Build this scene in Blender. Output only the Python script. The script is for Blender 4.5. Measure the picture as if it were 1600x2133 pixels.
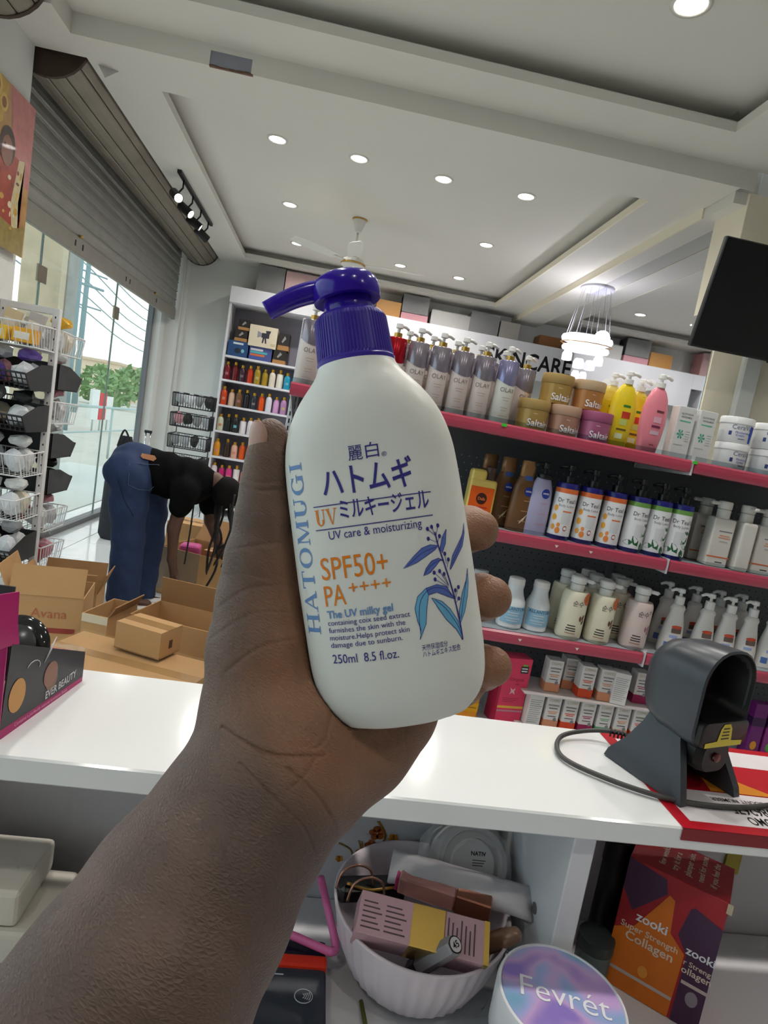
import bpy, bmesh, math, random
import numpy as np
from mathutils import Vector, Matrix, noise as mnoise

# ------------------------------------------------------------------ clear, camera, world, exposure
for _o in list(bpy.data.objects):
    bpy.data.objects.remove(_o, do_unlink=True)
SC = bpy.context.scene
COL = SC.collection
PI = math.pi
rad = math.radians
random.seed(7)
NPR = np.random.RandomState(3)

FPX = 1293.8                      # focal length in pixels of the 1600 x 2133 frame
EYE = np.array([0.0, 0.0, 1.46])  # eye of the phone, 1.46 m above the shop floor
_y, _p, _r = np.radians([-6.407, -7.159, 9.713])
_rt = np.array([np.cos(_y), np.sin(_y), 0]); _fw = np.array([-np.sin(_y), np.cos(_y), 0]); _up = np.array([0, 0, 1.0])
CF = _fw * np.cos(_p) + _up * np.sin(_p)
_u2 = _up * np.cos(_p) - _fw * np.sin(_p)
CR = _rt * np.cos(_r) + _u2 * np.sin(_r)
CU = _u2 * np.cos(_r) - _rt * np.sin(_r)

cam_data = bpy.data.cameras.new('camera')
cam_data.sensor_fit = 'HORIZONTAL'; cam_data.sensor_width = 36.0
cam_data.lens = FPX / 1600.0 * 36.0
cam_data.clip_start = 0.01; cam_data.clip_end = 500
cam = bpy.data.objects.new('camera', cam_data); COL.objects.link(cam)
cam.matrix_world = Matrix(((CR[0], CU[0], -CF[0], EYE[0]), (CR[1], CU[1], -CF[1], EYE[1]), (CR[2], CU[2], -CF[2], EYE[2]), (0, 0, 0, 1)))
SC.camera = cam

# sky: bright hazy day with broken cloud, the same all round
W = bpy.data.worlds.new('sky'); SC.world = W; W.use_nodes = True
_n = W.node_tree.nodes; _l = W.node_tree.links
for x in list(_n): _n.remove(x)
_out = _n.new('ShaderNodeOutputWorld'); _bg = _n.new('ShaderNodeBackground'); _tc = _n.new('ShaderNodeTexCoord')
_no = _n.new('ShaderNodeTexNoise'); _no.inputs['Scale'].default_value = 3.0; _no.inputs['Detail'].default_value = 6
_ra = _n.new('ShaderNodeValToRGB')
_ra.color_ramp.elements[0].position = 0.38; _ra.color_ramp.elements[0].color = (0.50, 0.78, 0.95, 1)
_ra.color_ramp.elements[1].position = 0.62; _ra.color_ramp.elements[1].color = (1.0, 1.0, 1.0, 1)
_l.new(_tc.outputs['Generated'], _no.inputs['Vector']); _l.new(_no.outputs['Fac'], _ra.inputs['Fac'])
_l.new(_ra.outputs['Color'], _bg.inputs['Color']); _bg.inputs['Strength'].default_value = 1.5
_l.new(_bg.outputs['Background'], _out.inputs['Surface'])

vs = SC.view_settings
vs.view_transform = 'Standard'; vs.look = 'None'; vs.gamma = 1.0; vs.use_curve_mapping = False
vs.exposure = 0.0
SC.cycles.max_bounces = 5; SC.cycles.diffuse_bounces = 3; SC.cycles.glossy_bounces = 3; SC.cycles.transmission_bounces = 4
SC.cycles.use_adaptive_sampling = True; SC.cycles.adaptive_threshold = 0.08; SC.cycles.adaptive_min_samples = 12
SC.cycles.transparent_max_bounces = 8; SC.cycles.caustics_reflective = False; SC.cycles.caustics_refractive = False
SC.cycles.sample_clamp_indirect = 6.0

# ------------------------------------------------------------------ ray helpers (pixel of the photo -> point at a known distance)
def ray(px, py): return CR * (px - 800) / FPX - CU * (py - 1066.5) / FPX + CF
def onz(px, py, z): d = ray(px, py); return Vector(EYE + d * (z - EYE[2]) / d[2])
def ony(px, py, Y): d = ray(px, py); return Vector(EYE + d * Y / d[1])
def onx(px, py, X): d = ray(px, py); return Vector(EYE + d * X / d[0])
def ond(px, py, d): return Vector(EYE + ray(px, py) * d)

# ------------------------------------------------------------------ materials
MATS = {}
def srgb(r, g, b):
    f = lambda c: (c / 12.92 if c <= 0.04045 else ((c + 0.055) / 1.055) ** 2.4)
    return (f(r / 255), f(g / 255), f(b / 255), 1)
def mat(name, col, rough=0.5, metal=0.0, vary=0.06, scale=20.0, bump=0.0, bscale=200.0, spec=0.5, trans=0.0, alpha=1.0, coat=0.0, sss=0.0, emit=None, estr=0.0, ior=1.45):
    """Procedural principled material; col is an sRGB triple 0..255."""
    if name in MATS: return MATS[name]
    m = bpy.data.materials.new(name); m.use_nodes = True
    nt = m.node_tree; b = nt.nodes['Principled BSDF']
    c = srgb(*col)
    b.inputs['Base Color'].default_value = c
    b.inputs['Roughness'].default_value = rough; b.inputs['Metallic'].default_value = metal
    b.inputs['Specular IOR Level'].default_value = spec
    b.inputs['Transmission Weight'].default_value = trans; b.inputs['Alpha'].default_value = alpha
    b.inputs['Coat Weight'].default_value = coat; b.inputs['IOR'].default_value = ior
    if sss: b.inputs['Subsurface Weight'].default_value = sss; b.inputs['Subsurface Radius'].default_value = (0.02, 0.012, 0.008)
    if emit:
        b.inputs['Emission Color'].default_value = srgb(*emit); b.inputs['Emission Strength'].default_value = estr
    if vary > 0 or bump > 0:
        tc = nt.nodes.new('ShaderNodeTexCoord')
    if vary > 0:
        no = nt.nodes.new('ShaderNodeTexNoise'); no.inputs['Scale'].default_value = scale; no.inputs['Detail'].default_value = 4
        nt.links.new(tc.outputs['Object'], no.inputs['Vector'])
        mx = nt.nodes.new('ShaderNodeMix'); mx.data_type = 'RGBA'
        mx.inputs['A'].default_value = tuple(max(0, v * (1 - vary)) for v in c[:3]) + (1,)
        mx.inputs['B'].default_value = tuple(min(1, v * (1 + vary)) for v in c[:3]) + (1,)
        nt.links.new(no.outputs['Fac'], mx.inputs['Factor']); nt.links.new(mx.outputs['Result'], b.inputs['Base Color'])
    if bump > 0:
        n2 = nt.nodes.new('ShaderNodeTexNoise'); n2.inputs['Scale'].default_value = bscale; n2.inputs['Detail'].default_value = 3
        nt.links.new(tc.outputs['Object'], n2.inputs['Vector'])
        bp = nt.nodes.new('ShaderNodeBump'); bp.inputs['Strength'].default_value = bump; bp.inputs['Distance'].default_value = 0.002
        nt.links.new(n2.outputs['Fac'], bp.inputs['Height']); nt.links.new(bp.outputs['Normal'], b.inputs['Normal'])
    MATS[name] = m
    return m
def plastic(name, col, rough=0.35, **k): return mat(name, col, rough, vary=k.pop('vary', 0.02), **k)
def ink(name, col): return mat('ink_' + name, col, 0.5, vary=0.0)

# ------------------------------------------------------------------ object helpers
def finish(o, parent=None, mats=None, smooth=False):
    COL.objects.link(o)
    if parent is not None: o.parent = parent
    if mats is not None:
        for m in (mats if isinstance(mats, (list, tuple)) else [mats]): o.data.materials.append(m)
    if smooth:
        for p in o.data.polygons: p.use_smooth = True
    return o
def meshobj(name, verts, faces, m, parent=None, smooth=False, mids=None):
    me = bpy.data.meshes.new(name); me.from_pydata([tuple(v) for v in verts], [], [tuple(f) for f in faces])
    if mids is not None:
        for p, i in zip(me.polygons, mids): p.material_index = i
    me.validate(); me.update()
    return finish(bpy.data.objects.new(name, me), parent, m, smooth)
def bmobj(name, bm, m, parent=None, smooth=False):
    bmesh.ops.recalc_face_normals(bm, faces=bm.faces[:])
    me = bpy.data.meshes.new(name); bm.to_mesh(me); bm.free()
    return finish(bpy.data.objects.new(name, me), parent, m, smooth)
def bm_box(bm, lo, hi, bevel=0.0, M=None, seg=1):
    c = [(lo[i] + hi[i]) / 2 for i in range(3)]; s = [max(1e-5, hi[i] - lo[i]) for i in range(3)]
    r = bmesh.ops.create_cube(bm, size=1.0, matrix=Matrix.Translation(c) @ Matrix.Diagonal((*s, 1)))
    vs_ = r['verts']
    if bevel > 0:
        es = list({e for v in vs_ for e in v.link_edges})
        rr = bmesh.ops.bevel(bm, geom=es, offset=min(bevel, min(s) * 0.45), segments=seg, profile=0.6, affect='EDGES')
        vs_ = list({v for f in rr['faces'] for v in f.verts} | {v for v in vs_ if v.is_valid})
    if M is not None: bmesh.ops.transform(bm, matrix=M, verts=vs_)
    return vs_
def boxo(name, lo, hi, m, parent=None, bevel=0.0, M=None, seg=1):
    bm = bmesh.new(); bm_box(bm, lo, hi, bevel, M, seg); return bmobj(name, bm, m, parent)
def tube_geo(pts, radii, n=10, caps=True):
    pts = [Vector(p) for p in pts]
    if not isinstance(radii, (list, tuple)): radii = [radii] * len(pts)
    V, F = [], []; up = Vector((0, 0, 1)); prevx = None
    for i, p in enumerate(pts):
        t = (pts[min(i + 1, len(pts) - 1)] - pts[max(i - 1, 0)]).normalized()
        if prevx is None:
            a = up if abs(t.dot(up)) < 0.95 else Vector((1, 0, 0)); x = a.cross(t).normalized()
        else:
            x = (prevx - t * prevx.dot(t)); x = x.normalized() if x.length > 1e-6 else up.cross(t).normalized()
        prevx = x; yv = t.cross(x)
        for k in range(n):
            a = 2 * PI * k / n; V.append(p + (x * math.cos(a) + yv * math.sin(a)) * radii[i])
    for i in range(len(pts) - 1):
        for k in range(n):
            a, b = i * n + k, i * n + (k + 1) % n; F.append((a, b, b + n, a + n))
    if caps: F.append(tuple(range(n - 1, -1, -1))); F.append(tuple(range((len(pts) - 1) * n, len(pts) * n)))
    return V, F
def tube(name, pts, r, m, parent=None, n=10, smooth=True):
    V, F = tube_geo(pts, r, n); return meshobj(name, V, F, m, parent, smooth)
def merge_geo(gs):
    V, F = [], []
    for v, f in gs:
        o = len(V); V += list(v); F += [tuple(i + o for i in q) for q in f]
    return V, F
def spline(pts, n=8):
    """Catmull-Rom through pts."""
    P = [Vector(p) for p in pts]; out = []
    for i in range(len(P) - 1):
        a, b, c, d = P[max(i - 1, 0)], P[i], P[i + 1], P[min(i + 2, len(P) - 1)]
        for k in range(n):
            t = k / n
            out.append(0.5 * ((2 * b) + (c - a) * t + (2 * a - 5 * b + 4 * c - d) * t * t + (3 * b - a - 3 * c + d) * t ** 3))
    out.append(P[-1]); return out
def lathe_geo(prof, n=32, sx=1.0, sy=1.0, ex=2.0):
    """prof: (r, z) from bottom to top; ex: superellipse exponent of the section."""
    V, F = [], []
    for r, z in prof:
        for k in range(n):
            a = 2 * PI * k / n; c, s = math.cos(a), math.sin(a)
            q = (abs(c) ** ex + abs(s) ** ex) ** (-1 / ex)
            V.append((r * sx * c * q, r * sy * s * q, z))
    for i in range(len(prof) - 1):
        for k in range(n):
            a, b = i * n + k, i * n + (k + 1) % n; F.append((a, b, b + n, a + n))
    F.append(tuple(range(n - 1, -1, -1))); F.append(tuple(range((len(prof) - 1) * n, len(prof) * n)))
    return V, F
def lathe(name, prof, m, parent=None, n=28, sx=1.0, sy=1.0, ex=2.0, M=None, smooth=True):
    V, F = lathe_geo(prof, n, sx, sy, ex)
    if M is not None: V = [M @ Vector(v) for v in V]
    o = meshobj(name, V, F, m, parent, smooth)
    if smooth:
        try: o.data.set_sharp_from_angle(angle=rad(40))
        except Exception: pass
    return o
def empty(name, loc=(0, 0, 0), rz=0.0):
    o = bpy.data.objects.new(name, None); COL.objects.link(o); o.empty_display_size = 0.05
    o.location = loc; o.rotation_euler = (0, 0, rz); return o
def tag(o, label, cat, group=None):
    o['label'] = label; o['category'] = cat
    if group: o['group'] = group
    return o
def struct(o): o['kind'] = 'structure'; return o
def dup(root, M=None, label=None, group=None):
    def cp(o, par):
        c = o.copy(); COL.objects.link(c)
        if par is not None:
            c.parent = par; c.matrix_parent_inverse = o.matrix_parent_inverse.copy()
        for ch in [x for x in KIDS.get(o.name, o.children)]: cp(ch, c)
        return c
    r = cp(root, None)
    if M is not None: r.matrix_world = M
    if label: r['label'] = label
    if group: r['group'] = group
    return r
KIDS = {}
class Proto:
    """First place() moves the prototype itself, later ones copy it with its parts."""
    def __init__(self, root): self.root = root; self.used = False
    def place(self, M, label, group=None):
        if not self.used:
            self.used = True; o = self.root
        else: o = dup(self.root)
        o.matrix_world = M; o['label'] = label
        if group: o['group'] = group
        return o
ORD = ['first', 'second', 'third', 'fourth', 'fifth', 'sixth', 'seventh', 'eighth', 'ninth', 'tenth', 'eleventh', 'twelfth']

# ------------------------------------------------------------------ lettering
_TXT = {}
def text_geo(s, size=1.0, align='CENTER', bold=0.0, xs=1.0):
    """Flat triangulated lettering in the xy plane (x right, y up), lines about the origin baseline."""
    key = (s, align, bold)
    if key not in _TXT:
        cu = bpy.data.curves.new('t', 'FONT'); cu.body = s; cu.size = 1.0; cu.align_x = align; cu.offset = bold; cu.resolution_u = 3; cu.fill_mode = 'FRONT'
        ob = bpy.data.objects.new('t', cu); COL.objects.link(ob)
        dg = bpy.context.evaluated_depsgraph_get(); ev = ob.evaluated_get(dg); me = ev.to_mesh()
        V = [(v.co.x, v.co.y) for v in me.vertices]; F = [tuple(p.vertices) for p in me.polygons]
        ev.to_mesh_clear(); bpy.data.objects.remove(ob, do_unlink=True); bpy.data.curves.remove(cu)
        _TXT[key] = (V, F)
    V, F = _TXT[key]
    return [(x * size * xs, y * size, 0.0) for x, y in V], F
def flat_text(name, s, size, M, m, parent=None, align='CENTER', bold=0.0, xs=1.0):
    """Lettering on a flat face: M maps the text plane into the parent's space."""
    V, F = text_geo(s, size, align, bold, xs)
    return meshobj(name, [M @ Vector(v) for v in V], F, m, parent)
def frame(o, x, y):
    """Matrix with origin o, text x axis x and text y axis y."""
    x = Vector(x).normalized(); y = Vector(y); y = (y - x * y.dot(x)).normalized(); z = x.cross(y)
    M = Matrix.Identity(4)
    for i in range(3): M[i][0], M[i][1], M[i][2], M[i][3] = x[i], y[i], z[i], o[i]
    return M
def wrap(V, rx, ry, z, off=0.0004, ang=0.0, ex=2.0):
    """Wrap flat (u, v) verts on an elliptic can facing -y: u along the surface, v up."""
    out = []
    for u, v, _ in V:
        r = rx(z + v) if callable(rx) else rx
        k = ry / rx if not callable(rx) else ry
        a = u / max(r, 1e-4) + ang; c, s = math.sin(a), -math.cos(a)
        q = (abs(c) ** ex + abs(s) ** ex) ** (-1 / ex) if ex != 2.0 else 1.0
        out.append(((r + off) * c * q, ((r * k) + off) * s * q, z + v))
    return out
def wrap_text(name, s, size, rx, ry, z, m, parent, bold=0.0, xs=1.0, ang=0.0, align='CENTER', off=0.0006, ex=2.0):
    V, F = text_geo(s, size, align, bold, xs); return meshobj(name, wrap(V, rx, ry, z, off, ang, ex), F, m, parent)
def grid_patch(w, h, nu=8, nv=2, shape=None):
    V, F = [], []
    for j in range(nv + 1):
        for i in range(nu + 1): V.append((-w / 2 + w * i / nu, -h / 2 + h * j / nv, 0))
    for j in range(nv):
        for i in range(nu): a = j * (nu + 1) + i; F.append((a, a + 1, a + nu + 2, a + nu + 1))
    return V, F
def wrap_patch(name, w, h, rx, ry, z, m, parent, ang=0.0, off=0.0003, ex=2.0, nu=10, nv=2):
    V, F = grid_patch(w, h, nu, nv); return meshobj(name, wrap(V, rx, ry, z, off, ang, ex), F, m, parent, True)
def disc_geo(rx, ry=None, n=20, cx=0, cy=0):
    ry = ry or rx
    return [(cx, cy, 0)] + [(cx + rx * math.cos(2 * PI * k / n), cy + ry * math.sin(2 * PI * k / n), 0) for k in range(n)], [(0, 1 + k, 1 + (k + 1) % n) for k in range(n)]
def wrap_disc(name, rx_, ry_, u, rx, ry, z, m, parent, off=0.0005, ex=2.0):
    V, F = disc_geo(rx_, ry_); V = [(x + u, y, 0) for x, y, _ in V]
    return meshobj(name, wrap(V, rx, ry, z, off, 0.0, ex), F, m, parent)

# ------------------------------------------------------------------ implicit surfaces (for hand and person)
def surface_nets(D, lo, h):
    """Naive surface nets of a float grid D (negative inside)."""
    nx, ny, nz = D.shape; s = D < 0
    c = np.zeros((nx - 1, ny - 1, nz - 1), int)
    for i in (0, 1):
        for j in (0, 1):
            for k in (0, 1): c += s[i:nx - 1 + i, j:ny - 1 + j, k:nz - 1 + k]
    act = (c > 0) & (c < 8)
    idx = -np.ones(act.shape, int); I = np.argwhere(act); idx[act] = np.arange(len(I))
    acc = np.zeros((len(I), 3)); cnt = np.zeros(len(I))
    corners = [(i, j, k) for i in (0, 1) for j in (0, 1) for k in (0, 1)]
    for a in corners:
        for b in corners:
            if sum(abs(a[q] - b[q]) for q in range(3)) != 1 or a > b: continue
            da = D[I[:, 0] + a[0], I[:, 1] + a[1], I[:, 2] + a[2]]; db = D[I[:, 0] + b[0], I[:, 1] + b[1], I[:, 2] + b[2]]
            m = (da < 0) != (db < 0); t = np.where(m, da / np.where(m, da - db, 1), 0)
            p = np.array(a) + t[:, None] * (np.array(b) - np.array(a)); acc[m] += p[m]; cnt[m] += 1
    V = (I + acc / cnt[:, None]) * h + np.array(lo)
    F = []
    for ax in range(3):
        u, w = (ax + 1) % 3, (ax + 2) % 3
        sl0 = [slice(None)] * 3; sl1 = [slice(None)] * 3; sl0[ax] = slice(0, -1); sl1[ax] = slice(1, None)
        ch = s[tuple(sl0)] != s[tuple(sl1)]
        E_ = np.argwhere(ch)
        E_ = E_[(E_[:, u] > 0) & (E_[:, w] > 0) & (E_[:, u] < D.shape[u] - 1) & (E_[:, w] < D.shape[w] - 1)]
        ins = s[E_[:, 0], E_[:, 1], E_[:, 2]]
        q = []
        for du, dw in ((-1, -1), (0, -1), (0, 0), (-1, 0)):
            e = E_.copy(); e[:, u] += du; e[:, w] += dw; q.append(idx[e[:, 0], e[:, 1], e[:, 2]])
        q = np.stack(q, 1); q[~ins] = q[~ins][:, ::-1]; F.append(q)
    F = np.concatenate(F); F = F[(F >= 0).all(1)]
    return V, F
class SDF:
    def __init__(self, lo, hi, h):
        self.lo = np.array(lo, float); self.h = h
        ax = [np.arange(lo[i], hi[i] + h, h) for i in range(3)]
        self.P = np.stack(np.meshgrid(*ax, indexing='ij'), -1).astype(np.float32)
        self.D = np.full(self.P.shape[:3], 1e3, np.float32)
    def cone(self, a, b, ra, rb, k=0.0, flat=None, sub=False):
        """Round cone a->b; flat = (direction, factor) squashes the section along direction by factor."""
        a = np.array(a, np.float32); b = np.array(b, np.float32)
        R = max(ra, rb) + 3 * k + 4 * self.h
        if flat: R *= 1.0 / min(1.0, flat[1])
        mn = np.minimum(a, b) - R; mx = np.maximum(a, b) + R
        i0 = np.clip(((mn - self.lo) / self.h).astype(int), 0, None); i1 = ((mx - self.lo) / self.h).astype(int) + 1
        sl = tuple(slice(i0[q], max(i0[q], i1[q])) for q in range(3))
        P = self.P[sl]
        if P.size == 0: return
        d = b - a; L2 = float(d @ d) + 1e-12
        pa = P - a; t = np.clip((pa @ d) / L2, 0, 1)
        q = pa - t[..., None] * d
        if flat:
            n = np.array(flat[0], np.float32); n /= np.linalg.norm(n)
            qn = q @ n; q = q + (qn * (1 / flat[1] - 1))[..., None] * n
        dist = np.linalg.norm(q, axis=-1) - (ra + (rb - ra) * t)
        if flat: dist = dist * min(1.0, flat[1])
        self.mix(sl, dist.astype(np.float32), k, sub)
    def mix(self, sl, dist, k, sub=False):
        A = self.D[sl]
        if sub:
            dist = -dist
            if k > 0: hh = np.clip(0.5 - 0.5 * (A - dist) / k, 0, 1); self.D[sl] = A + (dist - A) * hh + k * hh * (1 - hh)
            else: self.D[sl] = np.maximum(A, dist)
        elif k > 0:
            hh = np.clip(0.5 + 0.5 * (A - dist) / k, 0, 1); self.D[sl] = A + (dist - A) * hh - k * hh * (1 - hh)
        else: self.D[sl] = np.minimum(A, dist)
    def chain(self, pts, rs, k, flat=None):
        for i in range(len(pts) - 1): self.cone(pts[i], pts[i + 1], rs[i], rs[i + 1], k, flat)
    def build(self, name, m, parent=None, xf=None, smooth_iter=2, split=0):
        V, F = surface_nets(self.D, self.lo, self.h)
        for _ in range(split):                       # each quad into four, then smoothed below
            ed = np.sort(np.stack([F, np.roll(F, -1, 1)], -1), -1).reshape(-1, 2)
            key, inv = np.unique(ed[:, 0] * len(V) + ed[:, 1], return_inverse=True); inv = inv.reshape(-1, 4); n0 = len(V)
            mid = (V[key // n0] + V[key % n0]) / 2; cen = V[F].mean(1); E0 = n0 + inv; C0 = (n0 + len(key) + np.arange(len(F)))
            V = np.concatenate([V, mid, cen])
            F = np.concatenate([np.stack([F[:, i], E0[:, i], C0, E0[:, i - 1]], 1) for i in range(4)])
        # a little Laplacian smoothing
        e = np.concatenate([F[:, [0, 1]], F[:, [1, 2]], F[:, [2, 3]], F[:, [3, 0]]])
        for _ in range(smooth_iter):
            S = np.zeros_like(V); N = np.zeros(len(V))
            np.add.at(S, e[:, 0], V[e[:, 1]]); np.add.at(N, e[:, 0], 1); np.add.at(S, e[:, 1], V[e[:, 0]]); np.add.at(N, e[:, 1], 1)
            V = V * 0.45 + 0.55 * S / np.maximum(N, 1)[:, None]
        local = V.copy()
        if xf is not None: V = xf(V)
        me = bpy.data.meshes.new(name)
        me.vertices.add(len(V)); me.vertices.foreach_set('co', V.astype(np.float32).ravel())
        me.loops.add(F.size); me.loops.foreach_set('vertex_index', F.astype(np.int32).ravel())
        me.polygons.add(len(F)); me.polygons.foreach_set('loop_start', np.arange(0, F.size, 4, dtype=np.int32))
        me.update(calc_edges=True); me.validate()
        me.polygons.foreach_set('use_smooth', np.ones(len(me.polygons), bool))
        o = finish(bpy.data.objects.new(name, me), parent, m)
        return o, local

# ================================================================== THE ROOM
M_wall = mat('wall_paint', (236, 236, 232), 0.6, vary=0.02, scale=3, bump=0.05, bscale=60)
M_ceil = mat('ceiling_paint', (228, 224, 216), 0.75, vary=0.02, scale=2, bump=0.04, bscale=80)
M_cream = mat('cream_lit_paint', (246, 236, 214), 0.6, vary=0.02)  # warm light on the fascia and pillar face is put into this cream
M_floor = mat('floor_tile', (222, 226, 226), 0.12, vary=0.05, scale=2, coat=0.3)
M_grout = mat('grout', (150, 150, 148), 0.8)
M_steel = mat('shutter_steel', (156, 155, 148), 0.5, metal=0.35, vary=0.15, scale=6, bump=0.15, bscale=30)
M_steel_b = mat('shutter_roll_steel', (146, 137, 124), 0.5, metal=0.35, vary=0.2, scale=5, bump=0.15, bscale=30)
M_rust = mat('rusty_steel', (84, 70, 60), 0.7, metal=0.3, vary=0.3, scale=8)
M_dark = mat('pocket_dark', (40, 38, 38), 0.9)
M_mirror = mat('mirror_silver', (214, 216, 220), 0.02, metal=1.0, vary=0.0)
M_glassm = None
def glass_mat(name, col=(250, 252, 250), a=0.12, rough=0.03):
    m = bpy.data.materials.new(name); m.use_nodes = True; nt = m.node_tree; nt.nodes.clear()
    o = nt.nodes.new('ShaderNodeOutputMaterial'); t = nt.nodes.new('ShaderNodeBsdfTransparent'); g = nt.nodes.new('ShaderNodeBsdfGlossy')
    t.inputs['Color'].default_value = srgb(*col); g.inputs['Roughness'].default_value = rough
    f = nt.nodes.new('ShaderNodeLayerWeight'); f.inputs['Blend'].default_value = 0.15
    k = nt.nodes.new('ShaderNodeMath'); k.operation = 'MULTIPLY'; k.inputs[1].default_value = 0.25; nt.links.new(f.outputs['Facing'], k.inputs[0])
    mx = nt.nodes.new('ShaderNodeMixShader'); nt.links.new(k.outputs[0], mx.inputs['Fac'])
    nt.links.new(t.outputs[0], mx.inputs[1]); nt.links.new(g.outputs[0], mx.inputs[2]); nt.links.new(mx.outputs[0], o.inputs['Surface'])
    MATS[name] = m; return m
M_pane = glass_mat('window_glass')
def film_mat(name, tint=(250, 250, 250), a=0.22, rough=0.12):
    """Thin crinkled clear plastic: mostly see-through, with glossy glints and a faint milky veil."""
    m = bpy.data.materials.new(name); m.use_nodes = True; nt = m.node_tree; nt.nodes.clear()
    o = nt.nodes.new('ShaderNodeOutputMaterial'); t = nt.nodes.new('ShaderNodeBsdfTransparent'); b = nt.nodes.new('ShaderNodeBsdfPrincipled')
    b.inputs['Base Color'].default_value = srgb(*tint); b.inputs['Roughness'].default_value = rough
    tc = nt.nodes.new('ShaderNodeTexCoord'); n = nt.nodes.new('ShaderNodeTexNoise'); n.inputs['Scale'].default_value = 35; n.inputs['Detail'].default_value = 3
    bp = nt.nodes.new('ShaderNodeBump'); bp.inputs['Strength'].default_value = 0.8; bp.inputs['Distance'].default_value = 0.01
    nt.links.new(tc.outputs['Object'], n.inputs['Vector']); nt.links.new(n.outputs['Fac'], bp.inputs['Height']); nt.links.new(bp.outputs['Normal'], b.inputs['Normal'])
    mx = nt.nodes.new('ShaderNodeMixShader'); mx.inputs['Fac'].default_value = a
    nt.links.new(t.outputs[0], mx.inputs[1]); nt.links.new(b.outputs[0], mx.inputs[2]); nt.links.new(mx.outputs[0], o.inputs['Surface'])
    MATS[name] = m; return m
M_film = film_mat('clear_film'); M_film2 = film_mat('tan_film', (206, 170, 120), 0.10)

ZB, ZR, ZA, ZC = 3.332, 3.462, 3.445, 3.262
XH = -1.73        # inner edge of the shutter pocket
YS = 3.92         # ceiling step
YB = 8.78         # back wall
XM = 2.48         # mirror wall

# floor slab with the tiles that show laid on it
fl = struct(boxo('floor', (-2.75, -2.2, -0.12), (4.6, 9.0, -0.012), M_grout))
tile_me = None
for i in range(8):
    for j in range(11):
        x0 = -2.7 + i * 0.6; y0 = 2.3 + j * 0.6
        if tile_me is None:
            t = boxo('tile', (0, 0, -0.012), (0.594, 0.594, 0.0), M_floor, fl, bevel=0.002); tile_me = t.data
        else:
            t = bpy.data.objects.new('tile', tile_me); COL.objects.link(t); t.parent = fl
        t.location = (x0, y0, 0)
struct(boxo('floor.001', (-2.7, -2.2, -0.012), (4.6, 2.3, 0.0), M_floor))

struct(boxo('wall_back', (-2.2, YB, 0), (4.6, YB + 0.2, 3.8), M_wall))
# left wall: column between the two shop fronts, jamb at the back corner
struct(boxo('wall_left', (-2.75, 3.66, 0), (-2.02, 4.15, 3.8), M_wall, bevel=0.006))
jb = struct(boxo('wall_left_jamb', (-2.47, 8.44, 0), (-2.30, 9.0, 2.56), M_wall, bevel=0.004)); jb.name = 'trim_1'
struct(boxo('trim_2', (-2.33, 8.64, 0), (-2.13, 8.80, 3.7), M_wall, bevel=0.004))
struct(boxo('trim_3', (-2.13, 8.70, 0), (-2.085, 8.79, 3.34), M_wall, bevel=0.004))

# ceiling B with its raised panel and cove
def ring(name, x0, x1, y0, y1, a0, a1, b0, b1, z0, z1, m):
    """Rectangular frame x0..x1,y0..y1 with an opening a0..a1,b0..b1."""
    bm = bmesh.new()
    bm_box(bm, (x0, y0, z0), (a0, y1, z1)); bm_box(bm, (a1, y0, z0), (x1, y1, z1))
    bm_box(bm, (a0, y0, z0), (a1, b0, z1)); bm_box(bm, (a0, b1, z0), (a1, y1, z1))
    return struct(bmobj(name, bm, m))
ring('ceiling', XH, 2.31, YS, YB, -1.35, 1.93, 4.36, 8.33, ZB, ZB + 0.055, M_ceil)
ring('ceiling.001', XH, 2.31, YS, YB, -1.49, 2.07, 4.22, 8.47, ZB + 0.055, ZR + 0.05, M_ceil)
struct(boxo('ceiling.002', (-1.6, 4.1, ZR), (2.2, 8.6, ZR + 0.05), M_ceil))
# ceiling A nearer the till, a little higher, with its own raised panel
ring('ceiling.003', XH, 4.6, -2.2, YS, -1.2, 2.0, 0.9, 3.57, ZA, ZA + 0.055, M_ceil)
ring('ceiling.004', XH, 4.6, -2.2, YS, -1.34, 2.14, 0.76, 3.71, ZA + 0.055, ZA + 0.16, M_ceil)
struct(boxo('ceiling.005', (-1.6, 0.5, ZA + 0.14), (2.4, YS - 0.02, ZA + 0.2), M_ceil))
# step between A and B, with the ragged cut-out in it
h0 = ony(440, 105, YS); h1 = ony(522, 160, YS)
bm = bmesh.new()
bm_box(bm, (XH, YS - 0.006, ZB - 0.001), (h0.x, YS - 0.001, ZA + 0.02)); bm_box(bm, (h1.x, YS - 0.006, ZB - 0.001), (2.398, YS - 0.001, ZA + 0.02))
bm_box(bm, (h0.x, YS - 0.006, h0.z), (h1.x, YS - 0.001, ZA + 0.02))
struct(bmobj('ceiling_beam', bm, M_ceil))
struct(boxo('ceiling_beam.001', (-2.75, YS - 0.25, ZB), (XH, 4.15, ZB + 0.3), M_ceil))
bm = bmesh.new(); bm_box(bm, (h0.x - .02, YS - 0.0009, ZB), (h1.x + .02, YS - 0.0004, ZA))
struct(bmobj('ceiling_opening', bm, mat('cutout_board', (150, 150, 162), 0.7)))
# torn edge under the cut-out
V = []; F = []
for i in range(13):
    x = h0.x + (h1.x - h0.x) * i / 12 * 1.06
    V += [(x, YS - 0.004, ZB + 0.004 + 0.008 * random.random()), (x, YS - 0.009, ZB - 0.002 - 0.006 * random.random()), (x, YS + 0.012, ZB - 0.002)]
for i in range(12):
    a = i * 3; F += [(a, a + 3, a + 4, a + 1), (a + 1, a + 4, a + 5, a + 2)]
struct(meshobj('trim_4', V, F, mat('torn_board', (120, 92, 78), 0.9, vary=0.3, scale=60)))
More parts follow.
